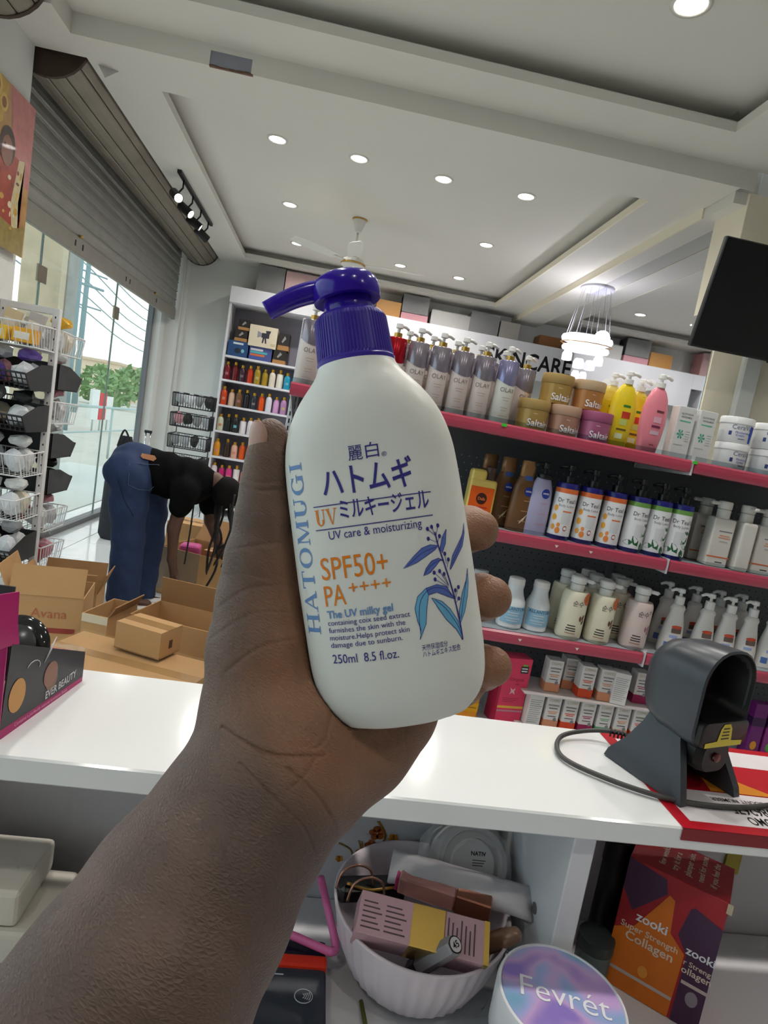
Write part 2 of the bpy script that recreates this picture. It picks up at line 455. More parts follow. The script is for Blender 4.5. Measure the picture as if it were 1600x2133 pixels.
# fascia coloured as if warmly lit, and lower ceiling by the mirror wall
struct(boxo('ceiling.006', (2.312, YS + 0.05, ZC), (2.66, YB, ZC + 0.25), M_ceil))
struct(boxo('ceiling.010', (2.66, 4.2, ZB), (4.6, YB, ZB + 0.2), M_ceil))
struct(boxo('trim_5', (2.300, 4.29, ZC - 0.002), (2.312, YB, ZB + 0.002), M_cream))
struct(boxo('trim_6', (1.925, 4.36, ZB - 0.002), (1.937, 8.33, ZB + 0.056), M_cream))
# shutter pockets above ceiling level
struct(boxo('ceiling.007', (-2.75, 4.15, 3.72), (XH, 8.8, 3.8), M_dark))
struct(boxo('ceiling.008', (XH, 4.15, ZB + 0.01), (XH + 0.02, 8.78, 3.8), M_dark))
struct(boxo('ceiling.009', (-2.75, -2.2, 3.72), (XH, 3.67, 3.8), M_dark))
# building front over the windows
struct(boxo('wall_left.001', (-2.75, 4.15, 3.1), (-2.6, 9.0, 3.8), M_wall))
struct(boxo('wall_left.002', (-2.75, -2.2, 3.1), (-2.6, 3.7, 3.8), M_wall))
# right: mirror wall, pillar with mirror cladding, near wall
YM = 6.62
mw = struct(boxo('wall_right', (XM + 0.006, 4.29, 0), (XM + 0.18, YM, ZC + 0.1), M_wall))
tag(boxo('wall_mirror', (XM, 4.292, 0.1), (XM + 0.005, YM, ZC), M_mirror), 'large frameless wall mirror behind the shelves, beside the pillar', 'mirror')
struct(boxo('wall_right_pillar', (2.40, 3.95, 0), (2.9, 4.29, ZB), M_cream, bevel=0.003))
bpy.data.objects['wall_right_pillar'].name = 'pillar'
tag(boxo('mirror_panel', (2.392, 3.965, 0.6), (2.398, 4.275, 2.62), M_mirror, bevel=0.002), 'narrow mirror panel cladding the pillar below the television', 'mirror')
struct(boxo('wall_right.001', (2.46, 3.955, 0), (4.6, 4.2, 3.8), M_wall))
struct(boxo('trim_7', (2.60, 3.90, 0), (2.72, 3.955, 2.55), M_wall, bevel=0.01))
struct(boxo('wall_right.002', (4.5, -2.2, 0), (4.6, YB, 3.8), M_wall))

struct(boxo('wall_front', (-2.75, -2.3, 0), (4.6, -2.2, 3.8), mat('wall_grey', (140, 136, 130), 0.7)))  # unseen wall added to block light from behind, grey to cut its bounce

# ------------------------------------------------------------------ roller shutters
def shutter_roll(name, y0, y1, label, ridges=14, cx=-1.97, cz=3.44, R=0.235):
    t = tag(empty(name, (cx, y0, cz)), label, 'shutter')
    L = y1 - y0
    me = None
    for k in range(ridges):                     # curved slats wound on the barrel
        a = 2 * PI * k / ridges; w = 2 * PI / ridges * 0.47
        V, F = [], []
        for j, (da, rr) in enumerate(((-w, 0.984), (-w * 0.8, 1.0), (0, 1.006), (w * 0.8, 1.0), (w, 0.984))):
            for yy in (0, L): V.append((R * rr * math.cos(da), yy, R * rr * math.sin(da)))
        V += [(R * 0.9 * math.cos(-w), 0, R * 0.9 * math.sin(-w)), (R * 0.9 * math.cos(-w), L, R * 0.9 * math.sin(-w)), (R * 0.9 * math.cos(w), 0, R * 0.9 * math.sin(w)), (R * 0.9 * math.cos(w), L, R * 0.9 * math.sin(w))]
        for j in range(4): F.append((j * 2, j * 2 + 2, j * 2 + 3, j * 2 + 1))
        F += [(8, 12, 13, 9), (10, 0, 1, 11)]
        if me is None:
            s = meshobj('slat', V, F, M_steel_b, t); me = s.data
        else:
            s = bpy.data.objects.new('slat', me); COL.objects.link(s); s.parent = t
        s.rotation_euler = (0, a, 0)
    V, F = tube_geo([(0, 0.01, 0), (0, L - 0.01, 0)], R * 0.93, 28); meshobj('barrel', V, F, M_rust, t)
    for yy in (0.0, L):
        V, F = tube_geo([(0, yy - 0.012, 0), (0, yy + 0.012, 0)], R * 1.03, 28); meshobj('end_plate', V, F, M_rust, t)
    return t
sh = shutter_roll('roller_shutter', 4.2, 8.68, 'grey steel roller shutter half lowered over the glass shop front')
# curtain: ribbed slats in the far opening
SX = -2.2; zt = 3.34; zb = 2.585
slat_me = None; nsl = 7; pit = (zt - zb) / nsl
for k in range(nsl):
    z0 = zb + k * pit
    prof = [(0.0, 0.0), (0.012, 0.004), (0.018, 0.014), (0.006, 0.022), (0.010, pit * 0.5), (0.006, pit - 0.016), (0.0, pit - 0.006), (0.004, pit)]
    V, F = [], []
    for d, z in prof:
        for yy in (4.25, 8.62): V.append((d, yy, z))
    for j in range(len(prof) - 1): F.append((j * 2, j * 2 + 1, j * 2 + 3, j * 2 + 2))
    n0 = len(V)
    for d, z in prof:
        for yy in (4.25, 8.62): V.append((d - 0.004, yy, z))
    for j in range(len(prof) - 1): F.append((n0 + j * 2, n0 + j * 2 + 2, n0 + j * 2 + 3, n0 + j * 2 + 1))
    if slat_me is None:
        s = meshobj('slat', V, F, M_steel, sh); slat_me = s.data
    else:
        s = bpy.data.objects.new('slat', slat_me); COL.objects.link(s); s.parent = sh
    s.location = Vector((SX, 0, z0)) - sh.location
bb = boxo('bottom_rail', (SX - 0.02, 4.25, 2.45), (SX + 0.02, 8.62, zb), mat('rail_steel', (146, 142, 134), 0.5, metal=0.35, vary=0.12, scale=9), sh, bevel=0.004); bb.location -= sh.location
for yy in (5.35, 5.5, 6.6, 6.72, 7.7):
    q = boxo('rail_slot', (SX + 0.018, yy, 2.50), (SX + 0.023, yy + 0.02, 2.545), M_dark, sh); q.location -= sh.location
for yy in (5.42, 7.6):
    V, F = tube_geo([(SX + 0.02, yy, 2.59), (SX + 0.05, yy, 2.585)], 0.012, 10); q = meshobj('rivet', V, F, mat('brass_rivet', (190, 160, 90), 0.3, metal=0.8), sh, True); q.location -= sh.location
shutter_roll('roller_shutter', -0.6, 3.64, 'rolled-up steel shutter in the upper corner above the poster')

# ------------------------------------------------------------------ shop front glass
GX = -2.42
win = struct(empty('window_1', (GX, 4.2, 0)))
def wpart(name, lo, hi, m, bevel=0.0):
    q = boxo(name, lo, hi, m, win, bevel); q.location -= win.location; return q
ys = [4.16, 5.35, 7.1, 8.42]
for a, b in zip(ys[:-1], ys[1:]): wpart('pane', (GX - 0.006, a + 0.004, 0.06), (GX + 0.006, b - 0.004, 3.1), M_pane)
M_alu = mat('window_frame_white', (226, 228, 228), 0.4)
wpart('frame', (GX - 0.03, 8.37, 0), (GX + 0.03, 8.43, 3.1), mat('frame_grey', (120, 122, 126), 0.45))
wpart('sill', (GX - 0.05, 4.15, 0.0), (GX + 0.05, 8.43, 0.05), mat('sill_grey', (120, 120, 120), 0.5, metal=0.4))
M_clip = mat('steel_patch', (150, 140, 122), 0.35, metal=0.7, vary=0.2)
for yy in ys[1:3]:
    wpart('seam', (GX - 0.008, yy - 0.004, 0.05), (GX + 0.008, yy + 0.004, 3.1), mat('glass_edge', (120, 138, 132), 0.3))
    wpart('glass_fitting', (GX + 0.006, yy - 0.08, 2.17), (GX + 0.022, yy + 0.08, 2.30), M_clip, 0.003)
win2 = struct(boxo('window_2', (GX - 0.006, -2.2, 0.05), (GX + 0.006, 3.66, 3.1), M_pane))

# ================================================================== LAMPS AND FIXTURES
M_lens = mat('lamp_lens', (255, 252, 245), 0.4, vary=0, emit=(255, 250, 240), estr=14)
M_white = plastic('white_plastic', (240, 240, 238), 0.35)
M_trimw = mat('lamp_ring', (226, 222, 214), 0.3, metal=0.2, vary=0.03)
M_black = plastic('black_plastic', (26, 26, 28), 0.4)
M_gold = mat('gold_metal', (206, 164, 84), 0.28, metal=0.85, vary=0.05)
def downlight(px, py, z, label, r=0.06, watt=7.0):
    p = onz(px, py, z); t = tag(empty('downlight', (p.x, p.y, z)), label, 'downlight', 'recessed ceiling downlights')
    V, F = [], []; n = 28
    for rr, zz in ((r * 1.32, 0.0), (r * 1.30, -0.005), (r * 1.05, -0.007), (r * 0.98, 0.004)):
        for k in range(n): V.append((rr * math.cos(2 * PI * k / n), rr * math.sin(2 * PI * k / n), zz))
    for i in range(3):
        for k in range(n): a, b = i * n + k, i * n + (k + 1) % n; F.append((a, a + n, b + n, b))
    meshobj('trim_ring', V, F, M_trimw, t, True)
    lathe('lens', [(r * 0.98, -0.002), (r * 0.9, -0.004)], M_lens, t, 24)
    ld = bpy.data.lights.new('downlight_lamp', 'AREA'); ld.shape = 'DISK'; ld.size = r * 1.8; ld.energy = watt * 1.3; ld.color = (1.0, 0.955, 0.90); ld.spread = rad(150)
    lo = bpy.data.objects.new('downlight_lamp', ld); COL.objects.link(lo); lo.parent = t; lo.location = (0, 0, -0.012)
    return t
DL = [((578, 290), 'round downlight in the far ceiling panel, front row, nearest the shutter'),
      ((748, 330), 'round downlight in the far ceiling panel, front row, second from the shutter'),
      ((924, 373), 'round downlight in the far ceiling panel, front row, third from the shutter'),
      ((1096, 409), 'round downlight in the far ceiling panel, front row, nearest the mirror wall'),
      ((604, 426), 'round downlight in the far ceiling panel, middle row, on the shutter side'),
      ((1013, 510), 'round downlight in the far ceiling panel, middle row, on the mirror side'),
      ((619, 507), 'round downlight in the far ceiling panel, back row, seen beside a fan blade'),
      ((834, 553), 'round downlight in the far ceiling panel, back row, above the fan blade tip'),
      ((956, 579), 'round downlight in the far ceiling panel, back row, nearest the mirror side')]
for (px, py), lb in DL: downlight(px, py, ZR, lb)
downlight(1440, 8, ZA + 0.14, 'large round downlight in the near ceiling panel above the till', 0.07, 10)
for (x, y, lb) in ((-0.6, 2.6, 'added unseen downlight in the near ceiling panel, shutter side, far row'), (0.4, 2.6, 'added unseen downlight in the near ceiling panel, middle, far row'), (-0.6, 1.3, 'added unseen downlight in the near ceiling panel, shutter side, near row'), (0.5, 1.3, 'added unseen downlight in the near ceiling panel, middle, near row'), (1.6, 1.3, 'added unseen downlight in the near ceiling panel, mirror side, near row')):  # lamps out of view, added to brighten the bottle and hand
    t_ = downlight(800, 100, ZA + 0.14, lb, 0.07, 7); t_.location = (x, y, ZA + 0.14)
for (x, y, lb) in ((-0.8, -0.9, 'added unseen downlight behind the till, shutter side'), (0.5, -0.9, 'added unseen downlight behind the till, middle'), (1.8, -0.9, 'added unseen downlight behind the till, mirror side')):  # weak unseen lamps added behind the viewer as front fill
    t_ = downlight(800, 100, ZA, lb, 0.07, 3); t_.location = (x, y, ZA)

# ceiling fan
fc = onz(750, 457, ZR); fm = ony(737, 548, fc.y)
fan = tag(empty('ceiling_fan', (fc.x, fc.y, ZR)), 'white three-bladed ceiling fan hanging from the panelled ceiling', 'fan')
M_fan = plastic('fan_white', (232, 230, 224), 0.35)
lathe('canopy', [(0.012, -0.13), (0.03, -0.12), (0.055, -0.05), (0.068, -0.012), (0.07, 0.0)], M_fan, fan)
lathe('canopy_ring', [(0.073, -0.014), (0.075, -0.008), (0.073, 0.0)], M_gold, fan)
zm = fm.z - ZR
tube('down_rod', [(0, 0, -0.12), (0, 0, zm + 0.1)], 0.011, M_fan, fan)
lathe('motor', [(0.02, zm - 0.07), (0.07, zm - 0.065), (0.115, zm - 0.03), (0.12, zm + 0.0), (0.1, zm + 0.03), (0.05, zm + 0.045), (0.028, zm + 0.12), (0.015, zm + 0.13)], M_fan, fan)
lathe('motor_ring', [(0.121, zm - 0.022), (0.124, zm - 0.014), (0.121, zm - 0.006)], M_gold, fan)
for tp in ((592, 490), (902, 579), None):
    if tp: q = onz(tp[0], tp[1], fm.z); a = math.atan2(q.y - fc.y, q.x - fc.x)
    else: a = rad(270)
    V, F = [], []
    for i in range(9):
        s = i / 8; x = 0.2 + s * 0.52; w = 0.055 + 0.016 * math.sin(s * PI) - 0.02 * (s > 0.95)
        for y, z in ((-w, -0.008), (w, 0.012), (w, 0.017), (-w, -0.003)): V.append((x, y, z))
    for i in range(8):
        for k in range(4): F.append((i * 4 + k, i * 4 + (k + 1) % 4, i * 4 + 4 + (k + 1) % 4, i * 4 + 4 + k))
    F += [(0, 1, 2, 3), (35, 34, 33, 32)]
    b = meshobj('blade', V, F, M_fan, fan); b.rotation_euler = (0, 0, a); b.location = (0, 0, zm)
    br = boxo('blade_bracket', (0.09, -0.02, -0.006), (0.24, 0.02, 0.004), M_fan, b, 0.002)

# chandelier against the mirror wall
cc = onz(1246, 600, ZC)
ch = tag(empty('chandelier', (XM, cc.y, ZC)), 'white acrylic ring chandelier hung on thin wires by the mirror', 'chandelier')
M_can = plastic('chandelier_canopy', (214, 212, 224), 0.3)
V, F = [], []
for zz, rr in ((0, 0.17), (-0.02, 0.17), (-0.028, 0.16)):
    for k in range(17):
        a = PI / 2 + PI * k / 16; V.append((rr * math.cos(a), rr * math.sin(a), zz))
for i in range(2):
    for k in range(16): F.append((i * 17 + k, i * 17 + k + 1, i * 17 + 18 + k, i * 17 + 17 + k))
F.append(tuple(range(34, 51)))
meshobj('canopy', V, F, M_can, ch)
M_acr = mat('lit_acrylic', (240, 238, 255), 0.2, vary=0, emit=(236, 234, 255), estr=1.5)
M_wire = mat('thin_wire', (190, 186, 196), 0.4)
def ringo(name, c, R, r, tilt, m, parent, h=0.03):
    V, F = [], []; n = 36
    for zz, rr in ((-h, R), (h, R), (h, R - r), (-h, R - r)):
        for k in range(n): V.append(Vector((rr * math.cos(2 * PI * k / n), rr * math.sin(2 * PI * k / n), zz)))
    for i in range(4):
        for k in range(n): a, b = i * n + k, i * n + (k + 1) % n; c2 = ((i + 1) % 4) * n; F.append((a, b, c2 + (k + 1) % n, c2 + k))
    Rm = Matrix.Rotation(tilt, 4, 'X'); return meshobj(name, [Rm @ v + Vector(c) for v in V], F, m, parent, False)
zr = ony(1222, 716, cc.y).z - ZC
def half_ring(name, R, r, z, h, m, bulge=0.0):
    """Half ring against the mirror, open side on the glass."""
    V, F = [], []; n = 25; P = [(R - r, z - h), (R, z - h * 0.6), (R + bulge, z), (R, z + h * 0.6), (R - r, z + h), (R - r * 1.5, z)]
    for rr, zz in P:
        for k in range(n): a = PI / 2 + PI * k / (n - 1); V.append((min(-0.001, rr * math.cos(a)), rr * math.sin(a), zz + 0.02 * math.sin(a)))
    for i in range(len(P)):
        for k in range(n - 1): j = (i + 1) % len(P); F.append((i * n + k, i * n + k + 1, j * n + k + 1, j * n + k))
    return meshobj(name, V, F, m, ch, True)
half_ring('light_ring', 0.25, 0.05, zr + 0.035, 0.045, M_acr, 0.01); half_ring('light_ring', 0.23, 0.06, zr - 0.06, 0.04, M_acr, 0.01); half_ring('ring_band', 0.262, 0.008, zr - 0.012, 0.005, M_gold)
for k, (x, y, z, r) in enumerate(((-0.17, 0.02, zr - 0.15, 0.05), (-0.06, -0.05, zr - 0.22, 0.055), (-0.04, 0.03, zr - 0.33, 0.04))):
    lathe('pendant_cup', [(r * 0.8, z - 0.045), (r, z - 0.04), (r, z + 0.02), (r * 0.7, z + 0.05)], M_acr, ch, 20, M=Matrix.Translation((x, y, 0)))
for k in range(6):
    a = PI / 2 + PI * (k + 0.5) / 6
    tube('wire', [(0.14 * math.cos(a), 0.14 * math.sin(a), -0.02), (0.22 * math.cos(a), 0.22 * math.sin(a), zr + 0.05)], 0.0016, M_wire, ch, 5)
ld = bpy.data.lights.new('chandelier_lamp', 'POINT'); ld.energy = 14; ld.color = (0.93, 0.92, 1.0); ld.shadow_soft_size = 0.08
lo = bpy.data.objects.new('chandelier_lamp', ld); COL.objects.link(lo); lo.parent = ch; lo.location = (-0.15, 0, zr + 0.08)

# track spotlights on the soffit
t0 = onz(372, 352, ZB); t1 = onz(442, 466, ZB); tx = (t0.x + t1.x) / 2
tr = tag(boxo('light_track', (tx - 0.018, t0.y, ZB - 0.03), (tx + 0.018, t1.y, ZB - 0.0005), M_black, None, 0.003), 'black lighting track screwed to the soffit beside the shutter', 'light track')
M_spot = plastic('spot_black', (30, 30, 32), 0.45)
M_spotlens = mat('spot_lens', (255, 250, 236), 0.3, vary=0, emit=(255, 248, 232), estr=18)
for k, (px, py, d, lb) in enumerate((((378, 402, (0.55, -0.75, -0.5), 'black track spotlight, nearest, its lit face turned to the till')), ((405, 440, (0.75, -0.3, -0.5), 'black track spotlight, second from the near end of the track')), ((425, 470, (0.8, 0.1, -0.45), 'black track spotlight, third from the near end of the track')), ((441, 490, (0.75, 0.5, -0.5), 'black track spotlight at the far end of the track')))):
    yy = t0.y + (t1.y - t0.y) * (0.12 + 0.26 * k)
    base = Vector((tx, yy, ZB - 0.03)); c = Vector((tx - 0.05, yy, ZB - 0.16))
    s = tag(empty('track_spotlight', base), lb, 'spotlight', 'track spotlights by the shutter')
    d = Vector(d).normalized(); L = 0.075
    R = frame((0, 0, 0), d.orthogonal(), d.cross(d.orthogonal()))
    tube('stem', [(0, 0, 0), (0, 0, -0.06), (c - base)], 0.008, M_spot, s, 8)
    Mx = Matrix.Translation(c - base) @ d.to_track_quat('Z', 'Y').to_matrix().to_4x4()
    lathe('can', [(0.01, -L), (0.036, -L), (0.04, -L * 0.9), (0.04, L), (0.036, L), (0.034, L * 0.9)], M_spot, s, 22, M=Mx)
    lathe('lens', [(0.034, L * 0.9), (0.02, L * 0.93)], M_spotlens, s, 20, M=Mx)
    ld = bpy.data.lights.new('spot_lamp', 'SPOT'); ld.energy = 12; ld.spot_size = rad(60); ld.spot_blend = 0.6; ld.color = (1, 0.96, 0.9); ld.shadow_soft_size = 0.03
    lo = bpy.data.objects.new('spot_lamp', ld); COL.objects.link(lo); lo.parent = s; lo.matrix_local = Matrix.Translation(c - base + d * (L + 0.01)) @ d.to_track_quat('-Z', 'Y').to_matrix().to_4x4()

# little paper triangle hanging from the soffit
q = onz(225, 142, ZB)
tag(meshobj('paper_scrap', [(q.x - .05, q.y - .02, ZB - .001), (q.x + .06, q.y + .01, ZB - .001), (q.x + .0, q.y - .03, ZB - .07), (q.x - .05, q.y - .017, ZB - .001), (q.x + .06, q.y + .013, ZB - .001), (q.x, q.y - .027, ZB - .07)], [(0, 1, 2), (5, 4, 3), (0, 3, 4, 1), (1, 4, 5, 2), (2, 5, 3, 0)], mat('scrap_white', (214, 214, 210), 0.7)), 'small white paper triangle stuck to the soffit near the shutter', 'paper')

# television on the pillar, leaning forward
bl = ony(1437, 720, 3.62); tl = onx(1515, 490, bl.x)
upv = (tl - bl); Ht = upv.length; upv.normalize(); xv = Vector((1, 0.02, 0)).normalized(); Wt = 1.12
tv = tag(empty('wall_television', bl), 'large black flat television tilted down from the pillar', 'television')
tv.matrix_world = frame(bl, xv, upv)
boxo('casing', (0, 0, -0.035), (Wt, Ht, 0.0), M_black, tv, 0.006)
boxo('screen', (0.008, 0.016, 0.0), (Wt - 0.008, Ht - 0.008, 0.003), mat('tv_screen', (9, 9, 11), 0.16, vary=0.0, spec=0.4), tv)
boxo('logo_bar', (Wt * 0.5 - 0.04, -0.008, -0.02), (Wt * 0.5 + 0.04, 0.004, 0.002), M_black, tv, 0.002)
boxo('rear_housing', (0.25, 0.1, -0.08), (Wt - 0.25, Ht - 0.2, -0.034), M_black, tv, 0.01)
tube('wall_bracket', [(Wt * 0.5, Ht * 0.4, -0.07), (Wt * 0.5, Ht * 0.42, -0.28)], 0.02, M_black, tv, 8)

# poster on the column: gilded hall, figure in a red robe (generic)
py0 = onx(0, 190, -1.985); pr = onx(83, 240, -1.985); pb = onx(40, 535, -1.985)
y0, y1, z0, z1 = 3.45, 4.135, pb.z, pr.z
po = tag(empty('wall_poster', (-1.99, y1, z0)), 'glossy poster of a figure in red robes hung on the white column', 'poster')
Hh = z1 - z0; Wd = y1 - y0
pm = mat('poster_ground', (196, 150, 96), 0.12, vary=0.55, scale=9, coat=0.3)
boxo('backing', (0, -Wd, 0), (0.012, 0, Hh), pm, po, 0.001)
def pflat(name, pts, col, x, vary=0.25, sc=24):
    """Printed shape on the poster face (facing +x): points are (0..1 across from the far edge, 0..1 up)."""
    n = len(pts); V = [(0.0122 + x, -Wd * u, Hh * v) for u, v in pts]
    m = mat('poster_%d_%d_%d' % col, col, 0.3, vary=vary, scale=sc, coat=0.15)
    bm = bmesh.new(); bm.faces.new([bm.verts.new(p) for p in V]); bmesh.ops.triangulate(bm, faces=bm.faces[:])
    return bmobj(name, bm, m, po)
def blob(cu, cv, ru, rv, n=18, wob=0.0): return [(cu + ru * math.cos(2 * PI * k / n) * (1 + wob * math.sin(5 * k)), cv + rv * math.sin(2 * PI * k / n)) for k in range(n)]
pflat('printed_curtain', [(0.0, 1.0), (0.42, 1.0), (0.34, 0.72), (0.28, 0.5), (0.0, 0.45)], (206, 128, 126), 0.0002)
pflat('printed_arch', [(0.45, 0.98), (0.6, 1.0), (0.98, 0.9), (0.9, 0.7), (0.7, 0.62), (0.5, 0.75)], (206, 164, 70), 0.0002)
pflat('printed_arch', blob(0.72, 0.86, 0.07, 0.08), (96, 70, 60), 0.0004)
pflat('printed_robe', [(0.2, 0.6), (0.5, 0.62), (0.98, 0.5), (1.0, 0.02), (0.1, 0.02), (0.1, 0.4)], (168, 62, 44), 0.0003, 0.5, 30)
pflat('printed_sash', [(0.1, 0.62), (0.2, 0.6), (0.28, 0.3), (0.2, 0.06), (0.12, 0.08), (0.16, 0.34)], (214, 196, 150), 0.0005)
pflat('printed_ground', [(0.02, 0.0), (1.0, 0.0), (1.0, 0.12), (0.6, 0.2), (0.2, 0.16), (0.02, 0.2)], (150, 130, 62), 0.0006, 0.4)
pflat('printed_hair', blob(0.4, 0.63, 0.12, 0.12), (70, 52, 48), 0.0016)
pflat('printed_face', blob(0.4, 0.60, 0.085, 0.095), (150, 98, 80), 0.0018)
for u in (0.36, 0.44): pflat('printed_eye', blob(u, 0.63, 0.016, 0.01, 8), (30, 24, 24), 0.002, 0.0)
pflat('printed_bead', blob(0.55, 0.33, 0.06, 0.1), (186, 26, 36), 0.0006)
rng = random.Random(11)
for k in range(34):
    u, v = rng.uniform(0.12, 0.95), rng.uniform(0.14, 0.52); c = ((206, 160, 70), (232, 214, 180), (150, 40, 36), (120, 70, 50), (224, 190, 110))[k % 5]
    pflat('printed_bead', blob(u, v, rng.uniform(0.012, 0.035), rng.uniform(0.01, 0.03), 9, 0.15), c, 0.0007 + 0.00002 * k, 0.2)
for u, v, r in ((0.62, 0.93, 0.08), (0.84, 0.78, 0.07), (0.5, 0.86, 0.06)):
    pflat('printed_scroll', blob(u, v, r, r * 0.9, 16), (226, 190, 100), 0.0005); pflat('printed_scroll', blob(u, v, r * 0.6, r * 0.55, 14), (150, 96, 50), 0.0007)

# ================================================================== OUTSIDE THE GLASS
M_conc = mat('concrete', (206, 188, 160), 0.9, vary=0.2, scale=5, bump=0.4, bscale=12)
M_road = mat('street_surface', (214, 206, 192), 0.9, vary=0.1, scale=1)
struct(boxo('street', (-90, -30, -0.4), (-2.76, 130, -0.3), M_road))
struct(boxo('pavement', (-4.6, -3, -0.3), (-2.76, 12, -0.04), mat('pavement', (226, 224, 216), 0.8, vary=0.05)))
cpx = onx(105, 560, -4.4)
cp = tag(empty('concrete_pillar', (-4.4, cpx.y, -0.04)), 'weathered concrete pillar standing outside the shop window', 'pillar')
boxo('shaft', (-0.28, -0.32, 0), (0.28, 0.32, 4.4), M_conc, cp, 0.03); boxo('plaster_face', (0.27, -0.1, 0), (0.30, 0.30, 4.4), mat('plaster_grey', (160, 156, 148), 0.9, vary=0.2, scale=5), cp, 0.01)
# power poles with arms and wires
M_pole = mat('pole_grey', (140, 164, 168), 0.8)
def pole(px, py, X, H, label, arms):
    b = onx(px, py, X); t = tag(empty('power_pole', (X, b.y, -0.3)), label, 'power pole')
    tube('mast', [(0, 0, 0), (0, 0, H)], [0.16, 0.1], M_pole, t, 10)
    for z, L in arms: tube('cross_arm', [(-L * 0.5, -L, z), (L * 0.5, L, z)], 0.045, M_pole, t, 6)
    return t, b
pA, bA = pole(160, 600, -9.0, 12.5, 'pale utility pole with two cross arms outside the window', ((5.0, 1.0), (6.6, 1.1)))
pB, bB = pole(178, 620, -14.0, 12.5, 'second, thinner utility pole seen behind the first', ((7.6, 1.2), (5.8, 1.0)))
for k in range(7):
    z = 2.9 + k * 0.5
    P = [(-9.0 - 0.1 * k, bA.y - 14 + 0.0 * k, z + 2.4), (-9.2, bA.y, z + 1.2), (-9.6, bA.y + 12, z + 0.5), (-10, bA.y + 40, z + 1.6)]
    tag(tube('power_line', spline(P, 6), 0.022, M_pole, None, 5), ORD[k] + ' overhead power line from the bottom, sagging past the utility pole', 'cable', 'overhead power lines outside')
# rail in front of the road
ra_ = onx(235, 850, -5.2)
rl = tag(empty('street_railing', (-5.2, ra_.y, -0.3)), 'pale tubular railing along the street outside the window', 'railing')
M_rail = mat('rail_paint', (178, 194, 190), 0.5)
rz = ra_.z + 0.3
tube('top_rail', [(0, -6, rz), (0, 9, rz)], 0.03, M_rail, rl, 8); tube('mid_rail', [(0, -6, rz * 0.55), (0, 9, rz * 0.55)], 0.02, M_rail, rl, 8)
for k in range(6): tube('post', [(0, -6 + k * 3, 0), (0, -6 + k * 3, rz)], 0.03, M_rail, rl, 8)
# red and white hoarding, far building, greenery
rs = onx(210, 838, -8.5)
hb = tag(empty('street_hoarding', (-8.5, rs.y, -0.3)), 'red and white hoarding standing across the street', 'hoarding')
for k, c in enumerate(((240, 240, 236), (214, 36, 44), (238, 236, 230))):
    boxo('board', (-0.05, -1.0 + k * 0.75, rs.z - 0.35), (0.05, -0.3 + k * 0.75, rs.z + 0.75 - 0.1 * k), mat('hoarding_%d' % k, c, 0.6), hb)
    tube('leg', [(0, -0.65 + k * 0.75, 0), (0, -0.65 + k * 0.75, rs.z)], 0.03, M_rail, hb, 6)
fb = onx(243, 770, -26)
fbt = tag(empty('far_building', (-26, fb.y + 6, -0.3)), 'distant peach apartment block seen through the window', 'building')
M_peach = mat('peach_render', (236, 214, 188), 0.8)
hz = fb.z + 0.9
boxo('wall', (-5, -6, 0), (0, 9, hz), M_peach, fbt); boxo('roof', (-5.3, -6.3, hz), (0.3, 9.3, hz + 0.3), mat('far_roof', (222, 196, 170), 0.8), fbt)
for i in range(5):
    for j in range(2): boxo('window', (-0.02, -5 + i * 2.7, hz - 1.2 - j * 1.7), (0.05, -3.8 + i * 2.7, hz - 0.3 - j * 1.7), mat('far_pane', (176, 186, 192), 0.3), fbt)
M_leaf = mat('hedge_leaf', (134, 166, 108), 0.8, vary=0.4, scale=2)
def bush(px, py, X, R, label, n=260):
    c = onx(px, py, X); t = tag(empty('roadside_bush', (X, c.y, -0.3)), label, 'bush', 'bushes across the street')
    rng = random.Random(int(px)); V, F = [], []
    for k in range(n):
        d = Vector((rng.gauss(0, 1), rng.gauss(0, 1), rng.gauss(0, 1))).normalized() * R * rng.uniform(0.6, 1.0); p = d + Vector((0, 0, c.z + 0.3)); p.z = max(p.z, 0.05)
        a = Vector((rng.gauss(0, 1), rng.gauss(0, 1), rng.gauss(0, 1))).normalized(); b = a.orthogonal().normalized(); s = R * 0.22
        o = len(V); V += [p - a * s, p + b * s * 0.5, p + a * s, p - b * s * 0.5]; F.append((o, o + 1, o + 2, o + 3))
    meshobj('foliage', V, F, M_leaf, t); tube('stem', [(0, 0, 0), (0, 0, c.z + 0.3)], 0.06, M_conc, t, 6)
bush(205, 800, -20, 1.7, 'roundish green bush across the street beside the peach block')
bush(240, 815, -17, 1.5, 'lighter green bush across the street in front of the peach block')
bush(275, 800, -21, 1.9, 'tall green bush across the street near the window frame')

# ================================================================== THE HELD PUMP BOTTLE
BD = 0.28                                   # distance of the bottle's middle from the eye
BS = BD / FPX                               # metres per photo pixel there
_ax = np.array([-0.1400, -0.9902]); _pp = np.array([0.9902, -0.1400])   # bottle's up and right in the photo
B_right = Vector(CR * _pp[0] - CU * _pp[1]); B_up = Vector(CR * _ax[0] - CU * _ax[1]); B_front = Vector(-CF)
B_org = ond(846, 1492, BD)
bottle = tag(empty('pump_bottle', B_org), 'white pump bottle with violet pump head, held up in the hand', 'bottle')
BMW = Matrix.Identity(4)
for i in range(3): BMW[i][0], BMW[i][1], BMW[i][2], BMW[i][3] = B_right[i], -B_front[i], B_up[i], B_org[i]
bottle.matrix_world = BMW                    # local: x right, -y towards the viewer, z up the bottle
def ut(px, py):
    r = np.array([px - 846.0, py - 1492.0]); return float(r @ _pp), float(r @ _ax)
HW = [(0, 98), (4, 118), (12, 136), (28, 153), (52, 168), (85, 177), (140, 181), (300, 182), (480, 179), (545, 176), (585, 169), (620, 158), (650, 143), (680, 122), (705, 99), (722, 85), (736, 79), (750, 78)]
